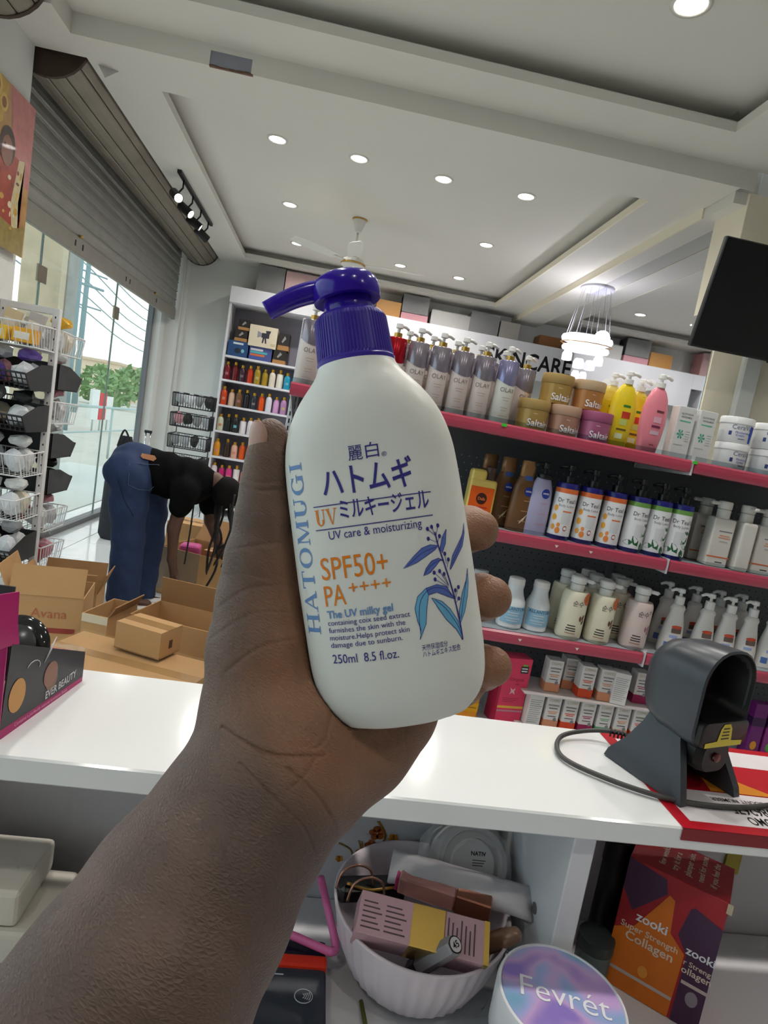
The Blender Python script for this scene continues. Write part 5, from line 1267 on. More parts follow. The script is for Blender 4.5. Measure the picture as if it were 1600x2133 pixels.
# jars in shadow, yellow card, foam blocks
for (px_, py_, Y, r, h, c, lb) in ((1232, 2000, 0.70, 0.022, 0.062, (84, 100, 100), 'low grey-green jar in the shadow beside the red carton'), (1262, 1900, 0.765, 0.020, 0.16, (26, 26, 28), 'tall black jar in the shadow behind the red carton')):
    p = ony(px_, py_, Y); t = tag(empty('shadow_jar', (p.x, Y, DZ)), lb, 'jar'); lathe('jar_body', [(r * 0.9, 0), (r, 0.004), (r, h * 0.72), (r * 0.85, h * 0.78)], mat('jar_%d' % c[0], c, 0.4), t, 28); lathe('jar_lid', [(r * 1.04, h * 0.76), (r * 1.06, h * 0.78), (r * 1.04, h), (r * 0.8, h * 1.02)], mat('jar_lid_%d' % c[0], tuple(int(v * 0.6) for v in c), 0.45), t, 28)
yc = ony(1525, 1802, 0.797); tag(boxo('yellow_card', (yc.x - 0.012, 0.796, yc.z - 0.014), (yc.x + 0.012, 0.8, yc.z + 0.018), mat('card_yellow', (176, 160, 62), 0.6)), 'small yellow card tucked behind the red carton', 'card')
for k, (x0, x1, y0, y1, z0, z1, rz, lb) in enumerate(((-0.42, -0.225, 0.655, 0.76, DZ, DZ + 0.042, 0.0, 'lower cream foam block under the counter'), (-0.42, -0.258, 0.66, 0.76, DZ + 0.043, DZ + 0.085, 0.0, 'upper cream foam block stacked under the counter'), (-0.20, -0.10, 0.70, 0.76, DZ, DZ + 0.035, 0.1, 'small crumpled white paper roll beside the foam blocks'))):
    o = boxo('foam_block' if k < 2 else 'paper_roll', (x0, y0, z0), (x1, y1, z1), mat('foam_cream', (226, 220, 206), 0.8, vary=0.04, bump=0.3, bscale=80), None, 0.008, seg=3); tag(o, lb, 'foam block' if k < 2 else 'paper roll')

# ================================================================== PINK-EDGED SHELVING WITH LOTIONS
TILT = rad(1.1); GX0, GY0 = -0.155, 1.86
SHZ = [1.560, 1.238, 0.921, 0.600]           # shelf tops at the near end (the run sags a little away from it)
GM = Matrix.Translation((GX0, GY0, 0)) @ Matrix.Rotation(TILT, 4, 'Y')
gon = tag(empty('display_shelving', (GX0, GY0, 0)), 'white steel shelving with pink price strips and a perforated grey back', 'shelving')
gon.matrix_world = GM
M_gw = mat('shelf_white', (214, 214, 218), 0.4, vary=0.02); M_gp = mat('price_strip_pink', (186, 72, 94), 0.22, vary=0.04, coat=0.4); M_gb = mat('perforated_grey', (104, 106, 110), 0.6, vary=0.04); M_clear = glass_mat('clear_strip', (226, 232, 234))
GD = 0.36; BAY = [(0.0, 1.268), (1.276, 2.5)]
for si, z in enumerate(SHZ):
    for bi, (x0, x1) in enumerate(BAY):
        boxo('shelf_board', (x0, 0.012, z - 0.022), (x1, GD, z), M_gw if si else M_gb, gon, 0.002)
        V, F = [], []
        prof = [(0.012, -0.040), (0.0, -0.038), (-0.004, -0.030), (-0.0045, -0.018), (-0.003, -0.006), (0.004, 0.0), (0.012, 0.0)]
        for x in (x0 + 0.002, x1 - 0.002):
            for y, zz in prof: V.append((x, y, z + zz + 0.002))
        n = len(prof); F = [(i, i + 1, i + 1 + n, i + n) for i in range(n - 1)] + [tuple(range(n - 1, -1, -1)), tuple(range(n, 2 * n))]
        ps = meshobj('price_strip', V, F, M_gp, gon)
        boxo('clear_edge', (x0 + 0.003, 0.004, z + 0.002), (x1 - 0.003, 0.006, z + 0.016), M_clear, gon)
    boxo('bracket', (1.2685, -0.002, z - 0.045), (1.2755, GD, z + 0.004), M_gw, gon, 0.001)
    V = [(-0.001, 0.0, z - 0.02), (-0.001, GD, z - 0.02), (-0.001, GD, z - 0.11), (-0.001, 0.14, z - 0.05), (0.003, 0.0, z - 0.02), (0.003, GD, z - 0.02), (0.003, GD, z - 0.11), (0.003, 0.14, z - 0.05)]
    meshobj('bracket', V, [(0, 1, 2, 3), (7, 6, 5, 4), (0, 4, 5, 1), (3, 2, 6, 7), (0, 3, 7, 4), (1, 5, 6, 2)], M_gw, gon)
for x in (-0.018, 1.258):
    up_ = boxo('upright', (x, GD, 0.0), (x + 0.03, GD + 0.05, 1.80), M_gw, gon, 0.002)
    if x > 0: up_.data.materials[0] = M_gb
    for side, sx in ((0, x + 0.007), (1, x + 0.018)) if x < 0 else ():
        V, F = [], []
        for k in range(52):
            z = 0.45 + k * 0.026; o = len(V); V += [(sx, GD - 0.0006, z), (sx + 0.005, GD - 0.0006, z), (sx + 0.005, GD - 0.0006, z + 0.016), (sx, GD - 0.0006, z + 0.016)]; F.append((o, o + 1, o + 2, o + 3))
        s_ = meshobj('slot_column', V, F, mat('slot_dark', (46, 46, 50), 0.8), up_); s_['kind'] = 'stuff'
boxo('back_panel', (0.0, GD + 0.006, 0.2), (2.5, GD + 0.016, 1.556), M_gb, gon)
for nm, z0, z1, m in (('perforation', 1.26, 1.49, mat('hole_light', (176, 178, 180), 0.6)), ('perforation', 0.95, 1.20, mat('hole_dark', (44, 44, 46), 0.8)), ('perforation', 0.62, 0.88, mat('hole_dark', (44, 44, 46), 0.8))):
    V, F = [], []
    for i in range(88):
        for j in range(int((z1 - z0) / 0.026)):
            x = 0.02 + i * 0.028 + (0.014 if j % 2 else 0); z = z0 + j * 0.026; o = len(V)
            for k in range(6): V.append((x + 0.0028 * math.cos(k * PI / 3), GD + 0.0054, z + 0.0028 * math.sin(k * PI / 3)))
            F.append(tuple(range(o, o + 6)))
    s_ = meshobj(nm, V, F, m, gon); s_['kind'] = 'stuff'
for (px_, py_, si) in ((1050, 884, 0), (1447, 962, 0)):
    p = GM.inverted() @ ony(px_, py_, GY0); q = boxo('green_tag', (p.x - 0.008, -0.006, SHZ[si] - 0.008), (p.x + 0.008, -0.0045, SHZ[si] + 0.001), mat('tag_green', (70, 206, 60), 0.5), gon)
for (px_, py_, si) in ((1158, 1137, 1), (1229, 1150, 1), (1084, 1322, 2), (1202, 1344, 2)):
    p = GM.inverted() @ ony(px_, py_, GY0); V = [(p.x - 0.006, -0.0052, SHZ[si] - 0.014), (p.x + 0.007, -0.0052, SHZ[si] - 0.014), (p.x + 0.001, -0.0052, SHZ[si] - 0.023)]
    meshobj('torn_sticker', V, [(0, 1, 2)], mat('sticker_scrap', (232, 226, 226), 0.5), gon)

# ---- bottle kinds ------------------------------------------------------------------------------------------
M_wp = plastic('pump_white', (236, 234, 230), 0.35); M_bp = plastic('pump_black', (24, 24, 26), 0.3)
def pump(par, z, rc, hc, m, mc=None, L=0.034, ang=0.0, hz=0.03, flat=0.0):
    """Collar of radius rc, stem, and head whose spout points along ang."""
    lathe('collar', [(rc * 0.9, z), (rc, z + 0.001), (rc, z + hc - 0.001), (rc * 0.85, z + hc)], mc or m, par, 20)
    z1 = z + hc; hd = lathe('pump_head', [(0.0045, z1), (0.0045, z1 + hz * 0.45), (0.010, z1 + hz * 0.5), (0.011, z1 + hz * 0.55), (0.010, z1 + hz), (0.006, z1 + hz + 0.002), (0.001, z1 + hz + 0.002)], m, par, 16)
    c, s = math.cos(ang), math.sin(ang); zz = z1 + hz * 0.8
    tube('spout', [(0, 0, zz), (c * L * 0.6, s * L * 0.6, zz + 0.001), (c * L, s * L, zz - 0.005)], [0.0055, 0.005, 0.0038], m, hd, 8)
def new(name, cat): return tag(empty(name), 'x', cat)
PR = {}
def olay(sleeve, body, key, text=(130, 120, 116)):
    t = new('lotion_bottle', 'bottle'); R, H = 0.0315, 0.186
    Mb = plastic('olay_' + key, body, 0.3); Ms = mat('sleeve_' + key, sleeve, 0.2, metal=0.55, vary=0.04)
    lathe('body', [(R * 0.93, 0), (R, 0.003), (R, H * 0.7), (R, H * 0.72)], Mb, t, 32)
    V, F = [], []; n = 32
    for k in range(n):
        a = 2 * PI * k / n; low = H * (0.70 - 0.09 * max(0.0, math.cos(a + PI / 2 - 0.35)))
        for r, z in ((R + 0.0006, low), (R + 0.0006, H - 0.003), (R * 0.95, H), (R * 0.3, H)): V.append((r * math.cos(a), r * math.sin(a), z))
    for k in range(n):
        for i in range(3): a, b = k * 4 + i, ((k + 1) % n) * 4 + i; F.append((a, b, b + 1, a + 1))
    meshobj('sleeve', V, F, Ms, t, True).data.set_sharp_from_angle(angle=rad(40))
    pump(t, H, 0.0125, 0.016, M_wp, M_gold, 0.034, rad(20), 0.026)
    wrap_text('lettering', 'OLAY', 0.0185, R, R, H * 0.50, ink('olay_' + key, text), t, 0.0, 1.0, 0.1)
    for i, (w, z) in enumerate(((0.026, 0.41), (0.020, 0.37), (0.024, 0.25), (0.020, 0.21), (0.030, 0.12))): wrap_patch('printed_line', w, 0.0018, R, R, H * z, ink('olay_line', (190, 166, 150)), t, 0.1)
    return Proto(t)
PR['olay_grey'] = olay((150, 142, 152), (224, 210, 204), 'grey'); PR['olay_red'] = olay((170, 20, 36), (228, 222, 218), 'red'); PR['olay_lilac'] = olay((150, 148, 186), (226, 226, 216), 'lilac')
def salt(col, lid, key):
    t = new('body_butter_jar', 'jar'); R, H = 0.051, 0.094
    m = mat('salt_' + key, col, 0.3, metal=0.15, vary=0.04); ml = mat('saltlid_' + key, lid, 0.45, vary=0.03)
    lathe('jar_body', [(R * 0.88, 0), (R * 0.94, 0.003), (R * 0.97, H * 0.66), (R * 0.94, H * 0.68)], m, t, 36); lathe('jar_lid', [(R * 0.98, H * 0.67), (R, H * 0.69), (R, H * 0.97), (R * 0.97, H), (R * 0.4, H * 1.0)], ml, t, 36)
    wrap_text('lettering', 'Saltair', 0.030, R * 0.965, R * 0.965, 0.012, ink('white', (240, 240, 246)), t, 0.012, 0.95, 0.15); wrap_patch('printed_line', 0.012, 0.0016, R * 0.965, R * 0.965, 0.05, ink('soft_white', (232, 214, 196)), t, -0.1)
    return Proto(t)
PR['salt_gold'] = salt((178, 146, 82), (176, 146, 88), 'gold'); PR['salt_rose'] = salt((178, 134, 112), (190, 156, 132), 'rose'); PR['salt_mag'] = salt((176, 98, 134), (166, 84, 122), 'magenta'); PR['salt_amber'] = salt((186, 130, 76), (196, 168, 132), 'amber')
def teardrop(col, key, labels):
    t = new('oval_lotion_bottle', 'bottle'); m = plastic('tear_' + key, col, 0.25)
    prof = [(0.024, 0), (0.030, 0.004), (0.036, 0.04), (0.040, 0.08), (0.038, 0.115), (0.031, 0.145), (0.022, 0.163), (0.015, 0.170), (0.012, 0.174)]
    V = [(r, z) for r, z in prof]; lathe('body', V, m, t, 32, 1.0, 0.55)
    pump(t, 0.172, 0.013, 0.014, M_wp, M_wp, 0.03, rad(-10), 0.02)
    f = lambda z: float(np.interp(z, [p[1] for p in prof], [p[0] for p in prof]))
    for u, z, w, h, c in labels: wrap_patch('printed_panel', w, h, lambda q: f(q), 0.55, z, ink('tear_%d_%d_%d' % c, c), t, u / 0.036, 0.0006)
    return Proto(t)
PR['yellow'] = teardrop((238, 208, 40), 'yellow', ((0.004, 0.088, 0.026, 0.018, (206, 62, 40)), (0.0, 0.068, 0.022, 0.016, (206, 214, 120)), (0.0, 0.048, 0.03, 0.005, (120, 90, 40)), (0.002, 0.112, 0.022, 0.006, (60, 130, 50)), (-0.004, 0.030, 0.022, 0.014, (232, 236, 190))))
PR['pink'] = teardrop((240, 140, 156), 'pink', ((0.004, 0.110, 0.024, 0.006, (120, 56, 70)), (0.0, 0.088, 0.024, 0.016, (232, 176, 196)), (0.0, 0.070, 0.028, 0.006, (130, 50, 90)), (0.0, 0.054, 0.028, 0.010, (226, 190, 206)), (0.0, 0.022, 0.014, 0.003, (170, 70, 100))))
def carton_w():
    t = new('serum_carton', 'carton'); W_, D_, H = 0.062, 0.045, 0.132; m = mat('serum_card', (222, 222, 220), 0.5, vary=0.02)
    boxo('box', (-W_ / 2, -D_ / 2, 0), (W_ / 2, D_ / 2, H), m, t, 0.0008)
    f = lambda x, z: frame((x, -D_ / 2 - 0.0004, z), (1, 0, 0), (0, 0, 1))
    flat_text('lettering', 'GLUTATHIONE', 0.0062, f(0.0, 0.112), ink('grey_print', (120, 122, 124)), t, 'CENTER', 0.01); flat_text('lettering', 'NIACINAMIDE', 0.0062, f(0.0, 0.104), ink('grey_print', (120, 122, 124)), t, 'CENTER', 0.01)
    boxo('green_line', (-0.022, -D_ / 2 - 0.0004, 0.094), (0.018, -D_ / 2, 0.097), ink('mint', (96, 186, 150)), t)
    V, F = [], []
    for k in range(6):
        a = 2 * PI * k / 6; V += [(-0.01, 0.062, 0), (-0.01 + 0.011 * math.cos(a - 0.3), 0.062 + 0.011 * math.sin(a - 0.3), 0), (-0.01 + 0.013 * math.cos(a), 0.062 + 0.013 * math.sin(a), 0), (-0.01 + 0.011 * math.cos(a + 0.3), 0.062 + 0.011 * math.sin(a + 0.3), 0)]; F.append((4 * k, 4 * k + 1, 4 * k + 2, 4 * k + 3))
    meshobj('printed_flower', [(x, -D_ / 2 - 0.0004, z) for x, z, _ in V], F, ink('mint_dark', (70, 166, 140)), t)
    for i in range(5): boxo('printed_line', (0.008, -D_ / 2 - 0.0004, 0.070 - 0.006 * i), (0.024, -D_ / 2, 0.0715 - 0.006 * i), ink('grey_line', (176, 178, 178)), t)
    boxo('printed_line', (-0.026, -D_ / 2 - 0.0004, 0.034), (0.006, -D_ / 2, 0.036), ink('grey_line', (176, 178, 178)), t)
    return Proto(t)
PR['carton'] = carton_w()
def tub():
    t = new('cream_tub', 'tub'); R, H = 0.051, 0.083; m = plastic('tub_white', (236, 236, 236), 0.3)
    lathe('tub_body', [(R * 0.92, 0), (R * 0.96, 0.003), (R * 0.96, H * 0.74)], m, t, 36); lathe('tub_lid', [(R * 0.98, H * 0.73), (R * 1.01, H * 0.75), (R * 1.01, H * 0.97), (R * 0.98, H), (R * 0.3, H)], m, t, 36)
    r = R * 0.962; I_nv = ink('navy', (44, 62, 120)); I_rb = ink('royal', (30, 72, 190))
    wrap_text('lettering', 'CeraVe', 0.020, r, r, 0.044, ink('grey_blue', (96, 108, 136)), t, 0.0, 1.0, 0.05)
    wrap_text('lettering', 'Moisturizing', 0.0095, r, r, 0.031, I_rb, t, 0.0, 1.0, 0.15); wrap_text('lettering', 'Cream', 0.0095, r, r, 0.022, I_rb, t, 0.0, 1.0, 0.0)
    wrap_patch('printed_badge', 0.009, 0.013, r, r, 0.030, I_nv, t, -0.62); wrap_patch('printed_line', 0.022, 0.002, r, r, 0.014, I_nv, t, 0.12)
    V = [(0.018, 0.058, 0), (0.042, 0.058, 0), (0.030, 0.004, 0), (0.020, 0.004, 0)]
    V2 = [(V[0][0] + (V[1][0] - V[0][0]) * i / 4, 0.058, 0) for i in range(5)] + [(V[3][0] + (V[2][0] - V[3][0]) * i / 4, 0.004, 0) for i in range(5)]
    meshobj('blue_wedge', wrap([(u + 0.012, 0, 0) if 0 else (u + 0.012, v, 0) for u, v, _ in V2], r, r, 0.0, 0.0005), [(5 + i, 6 + i, 1 + i, i) for i in range(4)], I_rb, t)
    return Proto(t)
PR['tub'] = tub()
def honey():
    t = new('oil_bottle', 'bottle'); m = plastic('oil_yellow', (232, 204, 110), 0.25)
    bm = bmesh.new(); bm_box(bm, (-0.038, -0.022, 0), (0.038, 0.022, 0.118), 0.01, seg=3); bm_box(bm, (-0.038, -0.02, 0.10), (0.006, 0.02, 0.142), 0.012, seg=3); bmobj('body', bm, m, t)
    lathe('cap', [(0.014, 0.116), (0.0145, 0.118), (0.0145, 0.150), (0.010, 0.154)], plastic('cap_umber', (74, 50, 40), 0.35), t, 20, M=Matrix.Translation((0.018, 0, 0)))
    boxo('front_label', (-0.034, -0.0226, 0.008), (0.032, -0.022, 0.098), mat('label_orange', (232, 96, 20), 0.4), t)
    V2, F2 = disc_geo(0.015, 0.015, 24); meshobj('label_badge', [(x, -0.0232, z + 0.068) for x, z, _ in V2], F2, ink('umber', (70, 30, 20)), t)
    flat_text('lettering', 'Dalb', 0.011, frame((0, -0.0236, 0.064), (1, 0, 0), (0, 0, 1)), ink('label_orange', (232, 130, 60)), t, 'CENTER', 0.01)
    for i in range(4): boxo('printed_line', (-0.022, -0.0232, 0.044 - 0.009 * i), (0.02 - 0.005 * (i % 2), -0.0226, 0.047 - 0.009 * i), ink('label_red', (190, 50, 20)), t)
    return Proto(t)
PR['oil'] = honey()
def nivea(col, cap, key, pumped):
    t = new('body_milk_bottle', 'bottle'); m = mat('nivea_' + key, col, 0.28, vary=0.04)
    prof = [(0.033, 0), (0.036, 0.004), (0.036, 0.05), (0.035, 0.09), (0.031, 0.125), (0.024, 0.145), (0.020, 0.152)]
    lathe('body', prof, m, t, 32, 1.0, 0.6)
    if pumped: pump(t, 0.150, 0.020, 0.012, M_bp, M_bp, 0.036, PI, 0.03)
    else: lathe('cap', [(0.020, 0.150), (0.022, 0.153), (0.021, 0.190), (0.018, 0.194)], mat('cap_' + key, cap, 0.3, metal=0.3), t, 28, 1.0, 0.62)
    f = lambda z: float(np.interp(z, [p[1] for p in prof], [p[0] for p in prof])); I_b = ink('nivea_blue', (28, 56, 150) if not pumped else (20, 30, 78))
    V2, F2 = disc_geo(0.013, 0.013, 22); meshobj('logo_disc', wrap([(x + 0.006, z + 0.112, 0) for x, z, _ in V2], f, 0.6, 0.0, 0.0008), F2, I_b, t)
    V2, F2 = text_geo('NIVEA', 0.0066, 'CENTER', 0.02); meshobj('lettering', wrap([(x + 0.006, z + 0.110, 0) for x, z, _ in V2], f, 0.6, 0.0, 0.0014), F2, ink('white', (240, 240, 246)), t)
    if not pumped:
        wrap_patch('blue_sticker', 0.024, 0.028, lambda z: 0.0225, 0.62, 0.140, ink('sticker_blue', (60, 96, 160)), t, 0.1, 0.0012)
        V2 = [(0, 0, 0), (0.012, 0.012, 0), (0.022, 0.03, 0), (0.014, 0.022, 0), (0.002, 0.008, 0)]; meshobj('printed_splash', wrap([(x - 0.006, z + 0.022, 0) for x, z, _ in V2], f, 0.6, 0.0, 0.0008), [(0, 1, 2, 3, 4)], ink('cream', (226, 214, 190)), t)
    for i in range(3): wrap_patch('printed_line', 0.03 - 0.006 * i, 0.002, f, 0.6, 0.03 + 0.028 * i, ink('nivea_line_' + key, (196, 150, 160) if pumped else (190, 150, 110)), t, 0.15, 0.0007)
    return Proto(t)
PR['cocoa'] = nivea((112, 78, 46), (150, 108, 70), 'cocoa', False); PR['lilac'] = nivea((176, 172, 204), (30, 30, 34), 'lilac', True)
def teal(kind):
    t = new('foaming_bath_bottle', 'bottle'); R, H = 0.0315, 0.160; m = plastic('teal_white', (234, 234, 236), 0.25); bl = plastic('teal_blue', (34, 34, 112), 0.25)
    lathe('base', [(R * 0.95, 0), (R, 0.003), (R, 0.012)], bl, t, 32); lathe('body', [(R, 0.0115), (R, H - 0.028)], m, t, 32)
    band = (222, 112, 56) if kind == 'orange' else (112, 160, 78); lathe('colour_band', [(R + 0.0002, H - 0.028), (R + 0.0002, H - 0.015)], plastic('teal_band_' + kind, band, 0.3), t, 32); lathe('shoulder', [(R, H - 0.0155), (R, H - 0.004), (R * 0.96, H), (R * 0.5, H)], bl, t, 32)
    pump(t, H, 0.0135, 0.020, M_bp, M_bp, 0.034, rad(160), 0.03)
    I_g = ink('teal_grey', (66, 60, 66)); wrap_text('lettering', "Dr Teal's", 0.0165, R, R, 0.106, I_g, t, 0.0, 0.95, 0.05); wrap_text('lettering', 'Body Lotion', 0.0095, R, R, 0.094, ink('grey_print', (120, 122, 124)), t, 0.0, 1.0, 0.05)
    if kind == 'orange':
        wrap_patch('printed_panel', 0.026, 0.034, R, R, 0.062, ink('panel_grey', (214, 216, 218)), t, 0.2); wrap_patch('printed_bar', 0.026, 0.004, R, R, 0.081, ink('teal_band', (226, 120, 70)), t, 0.2, 0.0005)
        for u, z, r, c in ((-0.028, 0.088, 0.0085, (236, 168, 70)), (-0.028, 0.062, 0.009, (240, 176, 60)), (-0.027, 0.034, 0.008, (236, 168, 70)), (-0.012, 0.026, 0.009, (238, 140, 60)), (-0.012, 0.042, 0.006, (238, 150, 70)), (0.008, 0.034, 0.0075, (176, 70, 50))): wrap_disc('printed_citrus', r * 0.8, r, u, R, R, z, ink('citrus_%d_%d' % (c[0], c[1]), c), t)
        wrap_disc('printed_badge', 0.0045, 0.0045, 0.008, R, R, 0.034, ink('white', (240, 240, 246)), t, 0.0009)
    else:
        wrap_patch('printed_panel', 0.026, 0.036, R, R, 0.064, ink('panel_grey', (214, 216, 218)), t, 0.0)
        for u, z, a, s in ((0.022, 0.082, 1.2, 0.010), (-0.006, 0.034, 0.6, 0.017), (0.018, 0.058, -0.7, 0.015), (0.026, 0.040, 1.4, 0.013), (-0.026, 0.028, 1.7, 0.015), (0.016, 0.020, 0.2, 0.014)):
            V2 = [(0, -s), (s * 0.5, -s * 0.3), (s * 0.42, s * 0.4), (0, s), (-s * 0.45, s * 0.35), (-s * 0.5, -s * 0.35)]; c_, s_ = math.cos(a), math.sin(a)
            meshobj('printed_leaf', wrap([(u + x * c_ - y * s_, z + x * s_ + y * c_, 0) for x, y in V2], R, R, 0.0, 0.0006), [(0, 1, 2, 3, 4, 5)], ink('leaf_green', (38, 96, 56)), t)
    return Proto(t)
PR['teal_o'] = teal('orange'); PR['teal_g'] = teal('green')
def squarew():
    t = new('square_lotion_bottle', 'bottle'); m = plastic('square_white', (218, 214, 206), 0.3); bm = bmesh.new(); bm_box(bm, (-0.034, -0.022, 0), (0.034, 0.022, 0.135), 0.008, seg=3); bmobj('body', bm, m, t)
    lathe('collar', [(0.018, 0.134), (0.0185, 0.136), (0.0185, 0.158), (0.016, 0.160)], m, t, 24); lathe('pump_head', [(0.018, 0.160), (0.0195, 0.162), (0.0195, 0.178), (0.017, 0.181), (0.002, 0.182)], m, t, 24)
    boxo('spout', (-0.045, -0.008, 0.168), (-0.012, 0.008, 0.178), m, t, 0.004)
    boxo('orange_stripe', (-0.0345, -0.0224, 0.026), (0.0345, -0.0215, 0.0295), ink('stripe_orange', (216, 106, 60)), t)
    for i, (w, z, c) in enumerate(((0.04, 0.098, (130, 130, 132)), (0.03, 0.086, (216, 150, 120)), (0.036, 0.080, (150, 150, 150)), (0.026, 0.070, (176, 176, 176)), (0.022, 0.012, (60, 60, 62)))): boxo('printed_line', (-w / 2 + 0.006, -0.0224, z), (w / 2 + 0.006, -0.0218, z + 0.003), ink('sq_%d' % c[1], c), t)
    return Proto(t)
PR['square'] = squarew()
def almond(col, key, sticker):
    t = new('almond_lotion_bottle', 'bottle'); m = plastic('almond_' + key, col, 0.3); R, H = 0.036, 0.125
    lathe('body', [(R * 0.85, 0), (R * 0.96, 0.005), (R, 0.014), (R, H - 0.016), (R * 0.97, H - 0.006), (R * 0.88, H), (R * 0.4, H)], m, t, 36); lathe('collar', [(0.018, H), (0.0185, H + 0.002), (0.0185, H + 0.016), (0.016, H + 0.018)], M_wp, t, 24)
    hd = lathe('pump_head', [(0.0165, H + 0.018), (0.021, H + 0.020), (0.021, H + 0.034), (0.018, H + 0.037), (0.001, H + 0.038)], M_wp, t, 26); boxo('spout', (0.0, -0.042, H + 0.024), (0.016, -0.012, H + 0.033), M_wp, hd, 0.004, M=Matrix.Rotation(rad(50), 4, 'Z'))
    I_k = ink('umber_print', (56, 44, 40)); V, F = text_geo('수수한', 0.017, 'CENTER', 0.0); wrap_text('lettering', '순수', 0.017, R, R, 0.090, I_k, t, 0.0, 1.0, -0.05); wrap_text('lettering', '한', 0.010, R, R, 0.099, I_k, t, 0.0, 1.0, 0.5)
    c = (110, 76, 60) if key == 'cream' else (170, 120, 130)
    for u, z, a in ((0.012, 0.058, 0.2), (0.021, 0.062, -0.4), (0.022, 0.050, -0.5)):
        s = 0.0085; V2 = [(0, -s), (s * 0.5, -s * 0.3), (s * 0.4, s * 0.4), (0, s), (-s * 0.4, s * 0.4), (-s * 0.5, -s * 0.3)]; c_, s_ = math.cos(a), math.sin(a)
        meshobj('printed_almond', wrap([(u + x * c_ - y * s_, z + x * s_ + y * c_, 0) for x, y in V2], R, R, 0.0, 0.0006), [(0, 1, 2, 3, 4, 5)], ink('almond_%d' % c[0], c), t)
    for i, (w, z) in enumerate(((0.022, 0.038), (0.026, 0.031), (0.027, 0.025))): wrap_patch('printed_line', w, 0.0028, R, R, z, I_k, t, -0.25)
    wrap_patch('printed_rule', 0.028, 0.0018, R, R, 0.018, ink('rule_brown', (176, 100, 70)), t, -0.25)
    if sticker:
        V2, F2 = disc_geo(0.016, 0.016, 22); meshobj('orange_sticker', wrap([(x + 0.026, z + 0.110, 0) for x, z, _ in V2], R, R, 0.0, 0.0012), F2, ink('sticker_orange', (198, 104, 50)), t)
    return Proto(t)
PR['almond'] = almond((232, 226, 200), 'cream', True); PR['blush'] = almond((220, 200, 194), 'blush', False)
def shoulder_b():
    t = new('hand_wash_bottle', 'bottle'); prof = [(0.030, 0), (0.034, 0.004), (0.0345, 0.05), (0.033, 0.066), (0.024, 0.085), (0.0205, 0.098), (0.022, 0.108), (0.019, 0.116), (0.012, 0.118)]
    lathe('body', prof, plastic('wash_white', (232, 236, 238), 0.25), t, 32); lathe('cap', [(0.021, 0.107), (0.022, 0.109), (0.021, 0.122), (0.018, 0.124)], M_wp, t, 24)
    wrap_patch('blue_label', 0.075, 0.042, 0.0347, 0.0347, 0.036, ink('label_sky', (150, 196, 222)), t, 0.0, 0.0004, nu=18); wrap_text('lettering', 'ALLANTOIN', 0.0115, 0.0347, 0.0347, 0.048, ink('sky_print', (84, 120, 150)), t, 0.01, 1.0, 0.0, 'CENTER', 0.0009)
    for z, w in ((0.042, 0.03), (0.036, 0.026), (0.028, 0.04), (0.022, 0.03)): wrap_patch('printed_line', w, 0.002, 0.0347, 0.0347, z, ink('sky_line', (216, 226, 232)), t, -0.1, 0.0008)
    return Proto(t)
PR['wash'] = shoulder_b()
def palmer():
    t = new('cocoa_lotion_bottle', 'bottle'); prof = [(0.034, 0), (0.037, 0.004), (0.036, 0.04), (0.030, 0.085), (0.023, 0.115), (0.0215, 0.125), (0.0245, 0.133), (0.020, 0.142), (0.012, 0.146)]
    lathe('body', prof, plastic('palmer_white', (232, 228, 222), 0.3), t, 32, 1.0, 0.7); pump(t, 0.144, 0.014, 0.024, M_wp, M_wp, 0.034, PI, 0.022)
    f = lambda z: float(np.interp(z, [p[1] for p in prof], [p[0] for p in prof]))
    V2, F2 = disc_geo(0.017, 0.0052, 22); meshobj('red_oval', wrap([(x, z + 0.080, 0) for x, z, _ in V2], f, 0.7, 0.0, 0.0008), F2, ink('palmer_red', (222, 92, 62)), t)
    wrap_patch('brown_panel', 0.032, 0.014, f, 0.7, 0.069, ink('palmer_brown', (112, 92, 84)), t, 0.0, 0.0007); wrap_patch('blue_panel', 0.026, 0.008, f, 0.7, 0.052, ink('palmer_blue', (160, 176, 222)), t, -0.2, 0.0007); wrap_patch('blue_panel', 0.02, 0.018, f, 0.7, 0.025, ink('palmer_deep', (84, 116, 180)), t, -0.6, 0.0007)
    return Proto(t)
PR['palmer'] = palmer()
def tube_w():
    t = new('cream_tube', 'tube'); lathe('cap', [(0.022, 0), (0.023, 0.002), (0.023, 0.03)], M_wp, t, 24); lathe('tube_body', [(0.024, 0.03), (0.026, 0.06), (0.026, 0.13), (0.025, 0.15)], plastic('tube_white', (226, 226, 226), 0.35), t, 24, 1.0, 0.6)
    wrap_patch('navy_band', 0.05, 0.016, 0.0262, 0.0157, 0.112, ink('navy', (44, 62, 120)), t, 0.0, 0.0005); wrap_patch('flag_patch', 0.01, 0.010, 0.0262, 0.0157, 0.132, ink('flag_mauve', (170, 100, 120)), t, -0.1, 0.0006); return Proto(t)
PR['tube'] = tube_w()
